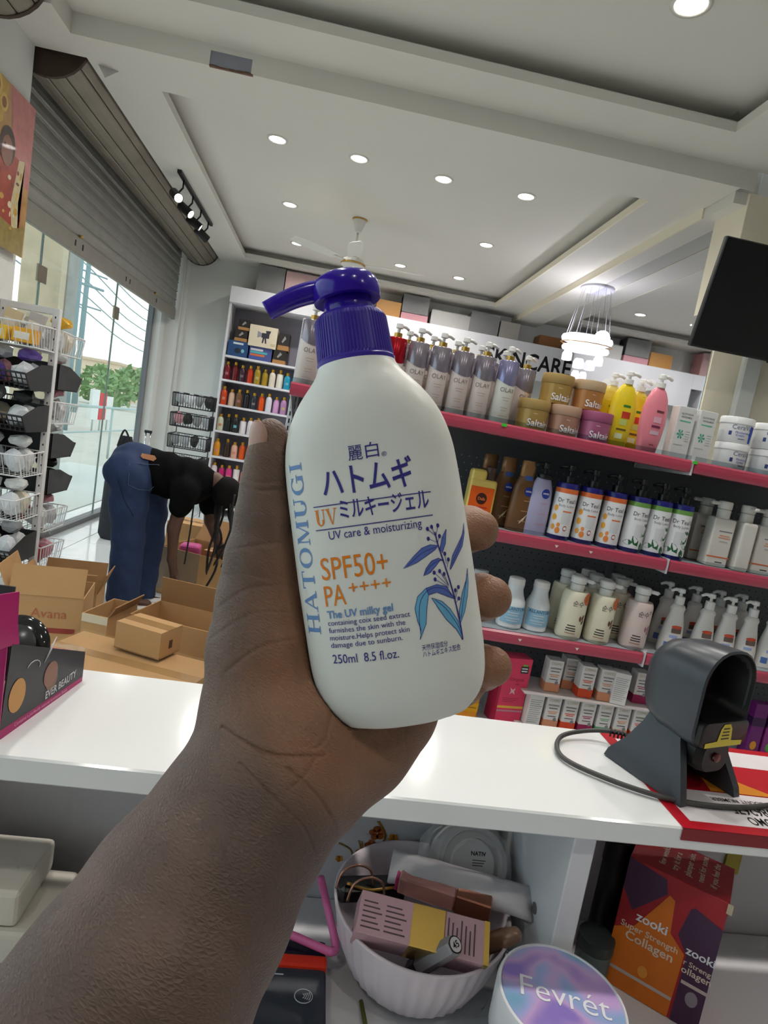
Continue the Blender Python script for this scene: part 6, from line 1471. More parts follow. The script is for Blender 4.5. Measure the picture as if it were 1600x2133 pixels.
def cosmo(col, key):
    t = new('skincare_carton', 'carton'); W_, D_, H = 0.050, 0.046, 0.094; boxo('box', (-W_ / 2, -D_ / 2, 0), (W_ / 2, D_ / 2, H), mat('cosmo_white', (226, 222, 218), 0.45, vary=0.02), t, 0.0008)
    f = lambda x, z: frame((x, -D_ / 2 - 0.0006, z), (1, 0, 0), (0, 0, 1)); I_g = ink('cosmo_gold', (176, 160, 130)); I_d = ink('cosmo_dark', (84, 80, 82))
    if key != 'back':
        boxo('colour_panel', (-W_ / 2 - 0.0003, -D_ / 2 - 0.0003, 0), (W_ / 2 + 0.0003, D_ / 2 + 0.0003, 0.026), mat('cosmo_' + key, col, 0.45), t); flat_text('lettering', 'COSMO', 0.0105, f(0, 0.081), I_g, t, 'CENTER', 0.0); flat_text('lettering', 'WHITENING', 0.0066, f(0, 0.068), I_d, t, 'CENTER', 0.02)
        for i, (w, z, m) in enumerate(((0.03, 0.060, I_d), (0.034, 0.050, ink('cosmo_' + key, col)), (0.026, 0.045, ink('cosmo_' + key, col)), (0.03, 0.036, I_d))): boxo('printed_line', (-w / 2, -D_ / 2 - 0.0006, z), (w / 2, -D_ / 2, z + 0.0022), m, t)
        V2, F2 = disc_geo(0.006, 0.006, 16); meshobj('seal_badge', [(x + 0.012, -D_ / 2 - 0.0008, z + 0.028) for x, z, _ in V2], F2, ink('seal_grey', (136, 136, 140)), t)
    else:
        for i in range(12): boxo('printed_line', (-0.021, -D_ / 2 - 0.0005, 0.078 - 0.006 * i), (0.021 - 0.004 * (i % 3), -D_ / 2, 0.0792 - 0.006 * i), ink('grey_line2', (150, 152, 154)), t)
    return Proto(t)
PR['cos_peach'] = cosmo((222, 150, 112), 'peach'); PR['cos_orange'] = cosmo((226, 78, 40), 'orange'); PR['cos_rose'] = cosmo((160, 30, 84), 'rose'); PR['cos_back'] = cosmo((0, 0, 0), 'back'); PR['cos_green'] = cosmo((110, 176, 130), 'green')
def bigcarton():
    t = new('tall_carton', 'carton'); boxo('box', (-0.052, -0.03, 0), (0.052, 0.03, 0.225), mat('hot_pink', (236, 66, 104), 0.4, vary=0.03), t, 0.001); boxo('crimson_side', (-0.0525, -0.0305, 0), (-0.044, 0.0305, 0.2255), mat('crimson', (176, 26, 64), 0.4), t)
    f = lambda x, z: frame((x, -0.0306, z), (1, 0, 0), (0, 0, 1)); boxo('yellow_stripe', (-0.044, -0.0304, 0.052), (0.052, -0.0298, 0.060), ink('yellow_stripe', (240, 186, 70)), t); boxo('grey_stripe', (-0.044, -0.0304, 0.040), (0.052, -0.0298, 0.045), ink('grey_stripe', (196, 150, 160)), t)
    boxo('dark_sticker', (0.014, -0.0306, 0.176), (0.042, -0.0298, 0.200), ink('dark_sticker', (60, 56, 50)), t); boxo('green_sticker', (0.020, -0.0306, 0.200), (0.036, -0.0298, 0.206), ink('tagg', (130, 196, 70)), t)
    for i in range(2): boxo('printed_line', (0.017, -0.0309, 0.181 + 0.009 * i), (0.038, -0.0305, 0.185 + 0.009 * i), ink('white', (240, 240, 246)), t)
    flat_text('lettering', 'Original', 0.016, f(0.008, 0.148), ink('crimson_print', (170, 30, 70)), t, 'CENTER', 0.0); flat_text('lettering', 'nail', 0.010, f(0.012, 0.134), ink('crimson_print', (170, 30, 70)), t)
    for i in range(3): boxo('printed_line', (-0.03, -0.0304, 0.086 - 0.006 * i), (0.03 - 0.01 * i, -0.0298, 0.0875 - 0.006 * i), ink('crimson_print', (170, 30, 70)), t)
    meshobj('printed_star', [(x * 0.010 + 0.0, -0.0304, z * 0.012 + 0.112) for x, z in ((-1, -1), (0, -0.4), (1, -1), (0.6, 0), (1, 1), (0, 0.4), (-1, 1), (-0.6, 0))], [tuple(range(8))], ink('blush_print', (246, 190, 200)), t)
    return Proto(t)
PR['bigcarton'] = bigcarton()
def ycarton():
    t = new('orange_carton', 'carton'); boxo('box', (-0.034, -0.025, 0), (0.034, 0.025, 0.12), mat('amber_card', (240, 150, 30), 0.4, vary=0.2, scale=30), t, 0.001); boxo('title_band', (-0.0344, -0.0254, 0.02), (0.0344, -0.0246, 0.05), ink('amber_band', (240, 176, 20)), t)
    flat_text('lettering', 'Dr.Cosmetics', 0.010, frame((0, -0.0258, 0.032), (1, 0, 0), (0, 0, 1)), ink('amber_print', (120, 60, 20)), t, 'CENTER', 0.01); V2, F2 = disc_geo(0.016, 0.014, 20); meshobj('printed_swirl', [(x, -0.0256, z + 0.078) for x, z, _ in V2], F2, ink('swirl_cream', (246, 214, 150)), t); V2, F2 = disc_geo(0.008, 0.007, 16); meshobj('printed_swirl', [(x, -0.0259, z + 0.076) for x, z, _ in V2], F2, ink('swirl_dark', (90, 70, 60)), t)
    return Proto(t)
PR['ycarton'] = ycarton()

# ---- put them on the shelves --------------------------------------------------------------------------------
SCALE = {'teal_o': 1.13, 'teal_g': 1.13, 'almond': 1.28, 'blush': 1.28, 'palmer': 1.16, 'wash': 1.34, 'square': 1.2, 'cocoa': 1.17, 'lilac': 1.2, 'oil': 1.22, 'yellow': 1.15, 'pink': 1.2, 'carton': 1.25, 'olay_grey': 1.03, 'olay_red': 1.03, 'olay_lilac': 1.03}
for _k in PR:
    if _k.startswith('cos_'): SCALE[_k] = 1.15
def put(kind, px_, py_, si, label, row=0.045, rot=0.0, dz=0.0, group=None):
    """Stand a bottle with its base near pixel (px_, py_), row metres behind the shelf's front edge."""
    w = ony(px_, py_, GY0 + row); X = w.x
    k = SCALE.get(kind, 1.0); row = row + (0.014 if row < 0.08 else 0.02)
    lp = GM.inverted() @ Vector((X, GY0 + row, SHZ[si])); M = GM @ Matrix.Translation((lp.x, row, SHZ[si] + 0.0005 + dz)) @ Matrix.Rotation(rad(rot), 4, 'Z') @ Matrix.Diagonal((0.96 if kind == 'carton' else 1.0 if kind.startswith('cos_') or k < 1.06 else (k if k < 1.15 else 1 + (k - 1) * 0.7),) * 2 + (k, 1))
    return PR[kind].place(M, label, group)
G1, G2, G3, G4 = 'top-shelf lotions', 'second-shelf lotions', 'third-shelf lotions', 'bottom-shelf cartons'
put('olay_grey', 634, 793, 0, 'cream and silver pump lotion beside the slotted upright, apart from the others', 0.05, 6, group=G1)
put('olay_red', 806, 830, 0, 'pump lotion with a glossy red shoulder on the top shelf', 0.05, 4, group=G1)
for i, (x, lb) in enumerate(((852, 'cream and silver pump lotion next to the red-shouldered one'), (899, 'cream and silver pump lotion, second after the red-shouldered one'), (945, 'cream and silver pump lotion, third after the red-shouldered one'), (991, 'cream and silver pump lotion in clear film, next to the lilac-shouldered one'))): put('olay_grey', x, 842 + 9 * i, 0, lb, 0.05, 2 - 4 * i, group=G1)
put('olay_lilac', 1040, 872, 0, 'pump lotion with a shiny lilac shoulder, end of its row on the top shelf', 0.045, 0, group=G1)
for i, x in enumerate((830, 880, 930, 980, 1030, 1078)): put('olay_grey', x, 835 + 9 * i, 0, 'cream and silver pump lotion in the back row, ' + ORD[i] + ' behind the red-shouldered one', 0.135, 10, group='back row of cream lotions')
put('salt_gold', 1108, 882, 0, 'gold body butter jar at the bottom of its stack', 0.06, 0, group=G1); put('salt_rose', 1172, 897, 0, 'rose-brown body butter jar beside the lower gold one', 0.06, 4, group=G1); put('salt_mag', 1237, 911, 0, 'magenta body butter jar next to the yellow bottles', 0.055, -4, group=G1)
put('salt_gold', 1146, 890, 0, 'gold body butter jar on top of the stack under the sign', 0.085, 0, 0.0945, G1); put('salt_amber', 1212, 902, 0, 'amber body butter jar in clear wrap on top of the stack', 0.085, 6, 0.0945, G1)
for i, (x, y, r_, lb) in enumerate(((1285, 922, 0.05, 'yellow oval pump bottle, front one beside the pink bottle'), (1258, 912, 0.13, 'yellow oval pump bottle behind the front yellow one'), (1315, 925, 0.14, 'yellow oval pump bottle behind the pink one'))): put('yellow', x, y, 0, lb, r_, 0, group=G1)
put('pink', 1350, 935, 0, 'pink oval pump bottle beside the small white cartons', 0.045, 8, group=G1)
put('carton', 1408, 950, 0, 'small white serum carton with a green flower, beside the pink bottle', 0.05, 3, group=G1); put('carton', 1452, 958, 0, 'small white serum carton with a green flower, beside the tubs', 0.05, 2, group=G1)
for (x, y, dz, lb) in ((1520, 975, 0.0, 'white cream tub with a blue wedge, at the bottom of the near stack'), (1518, 975, 0.0835, 'white cream tub with blue print on top of the near stack'), (1592, 990, 0.0, 'white cream tub at the bottom of the stack cut by the frame'), (1588, 990, 0.0835, 'white cream tub on top of the stack cut by the frame')): put('tub', x, y, 0, lb, 0.06, -14 if dz else 8, dz, G1)
# clear film gathered over the pumps of the yellow bottles
for (px_, py_, rw, lb) in ((1278, 812, 0.13, 'crinkled clear film over the pumps of the yellow bottles'), (1352, 812, 0.14, 'crinkled clear film behind the pump of the pink bottle')):
    bm = bmesh.new(); bmesh.ops.create_icosphere(bm, subdivisions=3, radius=1.0)
    for v in bm.verts:
        n_ = v.co.normalized(); k = 1 + 0.25 * mnoise.noise(n_ * 3 + Vector((px_, 0, 0))) + 0.12 * mnoise.noise(n_ * 9); v.co = Vector((n_.x * k * 0.045, n_.y * k * 0.03, n_.z * k * 0.035))
    o = tag(bmobj('clear_film_wrap', bm, M_film), lb, 'plastic film'); o.location = ony(px_, py_, GY0 + rw)
# second shelf
put('oil', 990, 1090, 1, 'yellow oil bottle with an orange label, nearest the hand on the second shelf', 0.06, 0, group=G2)
put('cocoa', 1038, 1098, 1, 'brown body milk bottle behind the other brown one', 0.10, 0, group=G2); put('cocoa', 1078, 1100, 1, 'brown body milk bottle with blue disc beside the lilac one', 0.05, 6, group=G2); put('cocoa', 1000, 1085, 1, 'brown body milk bottle at the back beside the yellow oil bottle', 0.17, 0, group=G2)
put('lilac', 1112, 1110, 1, 'pale lilac body milk bottle with a black pump', 0.045, 8, group=G2)
for i, x in enumerate((1163, 1213, 1263)): put('teal_o', x, 1122 + 10 * i, 1, 'white bath bottle with orange slices, ' + ORD[i] + ' from the lilac bottle', 0.04, -8, group=G2)
for i, x in enumerate((1313, 1357, 1400)): put('teal_g', x, 1150 + 10 * i, 1, 'white bath bottle with green leaves, ' + ORD[i] + ' from the orange-sliced ones', 0.04, 4 - 9 * i, group=G2)
for i, x in enumerate((1165, 1215, 1265, 1315, 1360)): put('teal_o' if i < 3 else 'teal_g', x, 1115 + 8 * i, 1, 'bath bottle in the back row behind the ' + ORD[i] + ' one with citrus or leaf print', 0.12, 0, group='back row of bath bottles')
for i, x in enumerate((1487, 1535, 1580)): put('square', x, 1172 + 9 * i, 1, 'square white lotion bottle with an orange stripe, ' + ORD[i] + ' of the front row', 0.05, 0 if i != 1 else 85, group=G2)
put('square', 1452, 1165, 1, 'square white lotion bottle set back beside the green-leaved ones', 0.14, 0, group=G2)
put('square', 1600, 1190, 1, 'square white lotion bottle behind the ones with orange stripes', 0.14, 0, group=G2)
# third shelf
put('tube', 985, 1295, 2, 'white cream tube with a navy band, by the middle finger', 0.16, 0, group=G3)
put('wash', 1060, 1305, 2, 'white wash bottle with sky-blue label, half behind the fingers', 0.06, 0, group=G3); put('wash', 1113, 1306, 2, 'white wash bottle with sky-blue label, beside the cream almond bottles', 0.07, 0, group=G3)
put('almond', 1183, 1328, 2, 'cream almond lotion bottle with orange sticker, nearest the wash bottles', 0.045, 0, group=G3); put('almond', 1242, 1338, 2, 'cream almond lotion bottle with orange sticker, next to the blush one', 0.045, 0, group=G3)
put('blush', 1316, 1352, 2, 'blush almond lotion bottle at the joint of the price strips', 0.045, 0, group=G3)
for i, (x, rw) in enumerate(((1162, 0.13), (1222, 0.13), (1275, 0.13), (1200, 0.21), (1262, 0.21))): put('almond', x, 1315 + 6 * i, 2, 'cream almond lotion bottle in the rows behind, ' + ORD[i] + ' counted from the wash bottles', rw, 0, group='back rows of almond lotion')
for i, x in enumerate((1392, 1455, 1500, 1545, 1592)): put('palmer', x, 1368 + 9 * i, 2, 'white pump lotion with a red oval above the scanner, ' + ORD[i] + ' from the blush bottle', 0.055, 0, group=G3)
for i, x in enumerate((1372, 1430, 1480, 1525)): put('palmer', x, 1352 + 8 * i, 2, 'white pump lotion in the back row above the scanner, ' + ORD[i] + ' from the blush bottle', 0.15, 0, group='back row of red-oval lotions')
# bottom shelf
put('ycarton', 958, 1545, 3, 'orange carton with swirls just above the counter edge', 0.06, 0, 0.0, G4)
put('bigcarton', 1035, 1560, 3, 'tall hot pink carton standing behind the counter edge', 0.06, 10, 0.0, G4)
LOW = ['cos_back', 'cos_peach', 'cos_orange', 'cos_rose', 'cos_green', 'cos_peach', 'cos_orange']; UPP = [('cos_peach', 1124, 0.06), ('cos_peach', 1158, 0.10), ('cos_orange', 1192, 0.05), ('cos_peach', 1232, 0.045), ('cos_back', 1264, 0.03), ('cos_rose', 1302, 0.07)]
NM = {'cos_back': 'its printed back turned out', 'cos_peach': 'peach foot', 'cos_orange': 'red-orange foot', 'cos_rose': 'dark rose foot', 'cos_green': 'green foot'}
for i, k in enumerate(LOW): put(k, 1094 + 35.5 * i, 1560 + 6 * i, 3, 'white skincare carton, lower row, ' + ORD[i] + ' from the hot pink carton', 0.03, 2, 0.0125, G4)
for i, (k, x, rw) in enumerate(UPP): put(k, x - 6, 1560 + 6 * i, 3, 'white skincare carton, upper row, ' + ORD[i] + ' from the hot pink carton, ' + NM[k], rw, 0 if i != 4 else -14, 0.1275, G4)
rz_ = tag(boxo('carton_riser', (0, 0, 0), (0.45, 0.16, 0.004), mat('clear_riser', (214, 208, 206), 0.3)), 'clear board between the two rows of skincare cartons', 'board'); w = ony(1090, 1470, GY0); rz_.matrix_world = GM @ Matrix.Translation(((GM.inverted() @ w).x - 0.0, 0.012, SHZ[3] + 0.1225))
rb_ = tag(boxo('carton_plinth', (0, 0, 0), (0.45, 0.16, 0.011), mat('clear_riser', (214, 208, 206), 0.3)), 'pale plinth under the lower row of skincare cartons', 'plinth'); rb_.matrix_world = GM @ Matrix.Translation(((GM.inverted() @ w).x - 0.0, 0.012, SHZ[3] + 0.0008))
for i, (x, c) in enumerate(((1545, (110, 30, 110)), (1578, (140, 40, 130)), (1606, (96, 40, 120)))):
    t = tag(empty('purple_carton'), 'purple carton behind the scanner on the bottom shelf, ' + ORD[i] + ' from the scanner', 'carton', G4); boxo('box', (-0.024, -0.02, 0), (0.024, 0.02, 0.2), mat('purple_%d' % c[0], c, 0.4, vary=0.3, scale=50), t, 0.001)
    boxo('dark_band', (-0.0243, -0.0203, 0.12), (0.0243, 0.0203, 0.15), mat('purple_dark', (60, 24, 70), 0.4), t); V2, F2 = disc_geo(0.012, 0.016, 14); meshobj('printed_fruit', [(x_, -0.0206, z + 0.05) for x_, z, _ in V2], F2, ink('fruit_%d' % i, ((222, 150, 40), (90, 170, 70), (230, 120, 40))[i]), t)
    w2 = ony(x, 1600, GY0 + 0.05); t.matrix_world = GM @ Matrix.Translation(((GM.inverted() @ w2).x, 0.05, SHZ[3] + 0.0005))

# ================================================================== FAR SHELF UNIT, SIGN BOARD, BASKET TOWER
BY = 8.40
M_lam = mat('shelf_laminate', (226, 224, 230), 0.4, vary=0.02)
un = tag(empty('shelf_unit', (-1.46, BY, 0)), 'tall white shelf unit of hair products against the back wall', 'shelf unit')
def upart(name, lo, hi, m=M_lam, bv=0.002):
    o = boxo(name, lo, hi, m, un, bv); o.location -= un.location; return o
upart('side_panel', (-1.475, BY, 0), (-1.445, 8.77, 2.76)); upart('side_panel', (-0.30, BY, 0), (-0.27, 8.77, 2.76)); upart('back_board', (-1.445, 8.755, 0), (-0.30, 8.77, 2.76), mat('back_board_grey', (150, 148, 160), 0.6)); upart('top_board', (-1.475, BY, 2.76), (-0.27, 8.77, 2.785))
LZ = [2.11, 1.80, 1.47, 1.13, 0.79, 0.46, 0.12]
for z in LZ: upart('shelf', (-1.445, BY, z - 0.028), (-0.30, 8.755, z))
sg = tag(empty('sign_board', (-1.475, BY - 0.03, 2.78)), 'long white fascia over the back shelves lettered SKINCARE in black', 'sign')
def spart(name, lo, hi, m): o = boxo(name, lo, hi, m, sg, 0.003); o.location -= sg.location; return o
M_sgn = mat('sign_white', (230, 230, 236), 0.4, vary=0.01)
spart('fascia', (-1.475, BY - 0.03, 2.77), (-0.1, BY - 0.002, 2.972), M_sgn); spart('sign_panel', (-0.1, BY - 0.03, 2.50), (3.4, BY - 0.002, 2.972), M_sgn); spart('ledge', (-1.475, BY - 0.002, 2.94), (3.4, 8.77, 2.968), M_sgn)
a, b = ony(1010, 745, BY - 0.03), ony(1187, 775, BY - 0.03)
V, F = text_geo('SKINCARE', 1.0, 'LEFT', 0.02); xs = [v[0] for v in V]; k = (b.x - a.x) / (max(xs) - min(xs))
o = meshobj('lettering', [(a.x + v[0] * k, BY - 0.0315, 2.625 + v[1] * 0.30) for v in V], F, I_blk, sg); o.location -= sg.location
# hair product bottles
M_goldcap = mat('gold_cap', (214, 160, 50), 0.25, metal=0.7)
ROWS = [(1, 'second', [(122, 24, 34), (110, 30, 34), (60, 34, 44), (196, 60, 30), (168, 140, 40), (170, 138, 36), (226, 214, 196), (230, 226, 214), (30, 150, 186), (40, 160, 196)]),
        (2, 'third', [(206, 70, 34), (222, 186, 160), (120, 84, 50), (40, 40, 44), (44, 48, 56), (226, 84, 30), (222, 220, 232), (214, 160, 206), (176, 130, 176), (46, 38, 40)]),
        (3, 'fourth', [(206, 208, 180), (40, 44, 40), (38, 40, 38), (232, 226, 230), (230, 220, 226), (228, 222, 226), (226, 222, 224)]),
        (4, 'fifth', [(222, 150, 40), (60, 44, 36), (222, 170, 150), (220, 92, 36), (210, 70, 30), (206, 160, 130), (190, 140, 80), (180, 130, 70)]),
        (5, 'sixth', [(232, 220, 226), (206, 40, 120), (214, 60, 130), (236, 234, 234), (226, 120, 110), (214, 90, 90)]),
        (6, 'lowest', [(60, 60, 150), (226, 224, 216), (220, 224, 214), (90, 150, 90), (232, 230, 226)])]
def cname(c):
    r, g, b_ = c
    if min(c) > 195: return 'white'
    if max(c) < 66: return 'black'
    if r > 180 and g > 150 and b_ < 90: return 'yellow'
    if b_ > r + 40: return 'blue'
    if r > 190 and g < 100 and b_ > 90: return 'magenta'
    if r > 180 and 55 < g < 125 and b_ < 70: return 'orange'
    if r > 190 and g > 140: return 'peach'
    if g > r and g > b_: return 'green'
    if r > 150 and b_ > 150: return 'mauve'
    if r > 100 and g < 60: return 'dark red'
    return 'bronze'
hb_prof = [[(0.036, 0), (0.040, 0.004), (0.041, 0.13), (0.036, 0.155), (0.022, 0.17), (0.018, 0.175)], [(0.040, 0), (0.044, 0.004), (0.044, 0.15), (0.040, 0.158), (0.02, 0.162)]]
hb_mesh = {}
for si, rn, cols in ROWS:
    x = -1.40
    for i, c in enumerate(cols):
        kd = 1 if min(c) > 195 and i % 2 else 0
        t = tag(empty('hair_product_bottle', (x, 8.47 + 0.02 * (i % 2), LZ[si] + 0.0005)), '%s bottle with a gold cap, %s along the %s shelf of the back unit' % (cname(c), ORD[i], rn), 'bottle', 'hair products on the back unit')
        t.scale = (1.0, 1.0, 1.05 + 0.12 * ((i * 7 + si) % 3) / 2)
        if kd not in hb_mesh:
            o = lathe('body', hb_prof[kd], M_wp, None, 18); hb_mesh[kd] = o.data; bpy.data.objects.remove(o); o = lathe('cap', [(0.019, 0.16), (0.021, 0.165), (0.020, 0.205), (0.008, 0.208)], M_goldcap, None, 14); hb_mesh['cap'] = o.data; bpy.data.objects.remove(o)
        o = bpy.data.objects.new('body', hb_mesh[kd].copy()); COL.objects.link(o); o.parent = t; o.data.materials[0] = mat('hair_%d_%d_%d' % c, c, 0.22, vary=0.05)
        o = bpy.data.objects.new('cap', hb_mesh['cap']); COL.objects.link(o); o.parent = t
        if min(c) < 195 and i % 2 == 0: wrap_patch('label', 0.04, 0.03, 0.0415, 0.0415, 0.07, ink('hair_label_%d' % (c[0] // 40), tuple(min(255, int(v * 0.6 + 90)) for v in c)), t, 0.1, 0.0006, nu=6, nv=1)
        x += 0.098 if si != 4 or i else 0.13
# boxed goods on the top shelf of the unit
def carton_at(name, label, x0, x1, y0, y1, z0, z1, col, extra=None, group=None, cat='carton'):
    t = tag(empty(name, ((x0 + x1) / 2, y0, z0)), label, cat, group)
    w, d, h = x1 - x0, y1 - y0, z1 - z0
    boxo('box', (-w / 2, 0, 0), (w / 2, d, h), mat('cart_%d_%d_%d' % col, col, 0.5, vary=0.06), t, 0.003)
    if extra: extra(t, w, d, h)
    return t
def lamp_print(t, w, d, h):
    """Dark studio lamp drawn on the carton front."""
    I_k = ink('lamp_print', (52, 52, 66)); y = -0.0012
    def pf(P, m=I_k): meshobj('printed_lamp', [(x * w, y, z * h) for x, z in P], [tuple(range(len(P)))], m, t)
    pf([(-0.05, 0.45), (0.22, 0.45), (0.22, 0.68), (-0.05, 0.68)]); pf([(-0.2, 0.42), (-0.05, 0.5), (-0.05, 0.66), (-0.2, 0.74)], ink('lamp_silver', (150, 150, 160))); pf([(0.1, 0.68), (0.24, 0.68), (0.26, 0.82), (0.08, 0.8)]); pf([(-0.02, 0.2), (0.03, 0.2), (0.06, 0.45), (0.0, 0.45)]); pf([(0.1, 0.2), (0.15, 0.2), (0.12, 0.45), (0.06, 0.45)])
    for i in range(2): boxo('printed_line', (0.3 * w, -0.0012, (0.12 + 0.07 * i) * h), (0.46 * w, -0.0004, (0.15 + 0.07 * i) * h), ink('gold_print', (190, 170, 110)), t)
def stripe_print(t, w, d, h):
    for i, c in enumerate(((70, 96, 170), (214, 110, 70), (90, 180, 190), (206, 206, 210))): boxo('printed_stripe', (-w * 0.45, -0.0012, h * (0.1 + 0.2 * i)), (w * (0.1 + 0.1 * (i % 3)), -0.0004, h * (0.26 + 0.2 * i)), ink('stripe_%d' % c[0], c), t)
def blue_print(t, w, d, h):
    boxo('printed_title', (-w * 0.25, -0.0012, h * 0.78), (w * 0.25, -0.0004, h * 0.9), ink('title_white', (210, 220, 230)), t); V2, F2 = disc_geo(h * 0.2, h * 0.18, 16); meshobj('printed_lens', [(x_, -0.0013, z + h * 0.38) for x_, z, _ in V2], F2, ink('lens_dark', (40, 44, 60)), t); V2, F2 = disc_geo(h * 0.1, h * 0.12, 14, w * 0.25); meshobj('printed_lens', [(x_, -0.0013, z + h * 0.4) for x_, z, _ in V2], F2, ink('lens_cyan', (130, 190, 206)), t)
def black_print(t, w, d, h):
    boxo('tan_foot', (-w / 2 - 0.001, -0.001, 0), (w / 2 + 0.001, d, h * 0.28), mat('tan_card', (176, 128, 76), 0.6), t); meshobj('printed_tool', [(x * w, -0.0013, z * h) for x, z in ((-0.2, 0.5), (-0.1, 0.42), (0.2, 0.7), (0.05, 0.85))], [(0, 1, 2, 3)], ink('tool_grey', (150, 150, 150)), t)
yb = 8.43; z1 = LZ[0] + 0.0005
carton_at('camera_carton', 'dark blue boxed gadget on the top shelf of the back unit', -1.43, -1.17, yb, 8.7, z1, z1 + 0.20, (40, 78, 128), blue_print)
carton_at('tool_carton', 'black carton with tan foot on the blue box, lower of two', -1.36, -1.20, yb, 8.66, z1 + 0.201, z1 + 0.345, (44, 38, 36), black_print); carton_at('tool_carton', 'black carton with tan foot on the blue box, upper of two', -1.33, -1.19, yb, 8.66, z1 + 0.346, z1 + 0.48, (44, 38, 36), black_print)
carton_at('striped_carton', 'blue and orange striped carton under the cream lamp carton', -1.15, -0.86, yb, 8.7, z1, z1 + 0.17, (76, 88, 150), stripe_print); carton_at('lamp_carton', 'cream carton printed with a dark studio lamp', -1.18, -0.82, yb - 0.02, 8.7, z1 + 0.171, z1 + 0.44, (226, 214, 190), lamp_print)
carton_at('tool_carton', 'black carton with tan foot beside the striped one', -0.84, -0.68, yb, 8.66, z1, z1 + 0.18, (44, 38, 36), black_print); carton_at('tool_carton', 'black carton with tan foot beside the cream lamp carton', -0.80, -0.66, yb, 8.66, z1 + 0.181, z1 + 0.4, (44, 38, 36), black_print)
# goods stored on top of the fascia
def wrapb(t, w, d, h):
    V, F = [], []; n = 22
    for i in range(9):
        for j in range(7):
            x = -w * 0.495 + w * 0.99 * i / 8; z = 0.008 + h * 1.0 * j / 6; V.append((x, -0.012 - 0.012 * abs(mnoise.noise((x * 9, z * 9, w))), z + 0.006 * mnoise.noise((x * 7, 3, z * 7))))
    for i in range(8):
        for j in range(6): a = i * 7 + j; F.append((a, a + 7, a + 8, a + 1))
    V2 = [(x, 0.0 if j == 6 else 0, 0) for x, j in ()]
    meshobj('plastic_wrap', V, F, M_film, t, True)
for px0, py0, px1, py1, col, wr, lb in ((540, 552, 590, 610, (48, 48, 50), True, 'black bag-wrapped box on top of the fascia, nearest the window'), (598, 565, 690, 615, (206, 150, 150), True, 'pink box in clear plastic on top of the fascia'), (786, 622, 832, 660, (186, 136, 76), False, 'brown carton on top of the fascia beside the pump head'),
                                     (836, 650, 890, 668, (206, 150, 160), False, 'flat pink and white carton under the dark wrapped box'), (842, 612, 892, 650, (58, 58, 62), True, 'dark wrapped box stacked on the flat pink carton'), (900, 645, 975, 690, (176, 174, 172), True, 'grey goods in clear plastic on top of the fascia'), (982, 650, 1034, 704, (96, 96, 100), True, 'clear crate of dark goods on top of the fascia'), (1044, 668, 1078, 708, (178, 172, 166), False, 'plain grey carton beside the clear crate'), (1128, 680, 1188, 735, (150, 100, 58), False, 'brown open carton at the far end of the fascia'), (1136, 672, 1186, 704, (50, 48, 50), True, 'black plastic sack slumped in the brown open carton')):
    a = ony(px0, py0, 8.48); b = ony(px1, py1, 8.48); z0 = 2.9735 if 'stacked on' not in lb and 'slumped' not in lb else (3.07 if 'stacked' in lb else 3.12)
    zt_ = max(a.z, z0 + 0.05); zt_ = min(zt_, ZB - 0.01) if b.x < 2.3 else min(zt_, ZC - 0.01)
    if 'under the dark' in lb: zt_ = 3.069
    if 'brown open' in lb: zt_ = 3.119
    carton_at('stored_box', lb, a.x, b.x, 8.46 + (0.02 if 'slumped' in lb or 'stacked' in lb else 0), 8.70, z0, zt_, col, wrapb if wr else None, 'goods stored on the fascia', 'box')

# ---- wire and plastic baskets -----------------------------------------------------------------------------
M_bb = plastic('basket_black', (30, 30, 33), 0.4); M_wb = mat('basket_white', (226, 226, 226), 0.4, vary=0.02)
def bars(seg, r, n=5):
    G = [tube_geo([p, q], r, n) for p, q in seg]; return merge_geo(G)
def wire_basket(t, w, d, h, m, r=0.0028, step=0.03, lean=0.0):
    """Open wire basket: rim, base frame and thin wires; local x 0..w, y 0..-d (front), z 0..h."""
    f0, f1 = -d, -d - lean
    rim = [(0, 0, h), (w, 0, h), (w, f1, h * 0.92), (0, f1, h * 0.92)]; bot = [(0, 0, 0), (w, 0, 0), (w, f0, 0), (0, f0, 0)]
    V, F = bars([(rim[i], rim[(i + 1) % 4]) for i in range(4)], r * 1.6); meshobj('rim', V, F, m, t)
    V, F = bars([(bot[i], bot[(i + 1) % 4]) for i in range(4)] + [(bot[i], rim[i]) for i in range(4)], r * 1.3); meshobj('basket_frame', V, F, m, t)
    seg = []
    nx = max(2, int(w / step))
    for i in range(1, nx): x = w * i / nx; seg += [((x, 0, 0), (x, 0, h)), ((x, f0, 0), (x, f1, h * 0.92)), ((x, 0, 0), (x, f0, 0))]
    ny = max(2, int(d / step))
    for i in range(1, ny): y = -d * i / ny; seg += [((0, y, 0), (0, y * f1 / f0, h)), ((w, y, 0), (w, y * f1 / f0, h))]
    V, F = bars(seg, r * 0.7, 4); o = meshobj('wire_mesh', V, F, m, t); o['kind'] = 'stuff'
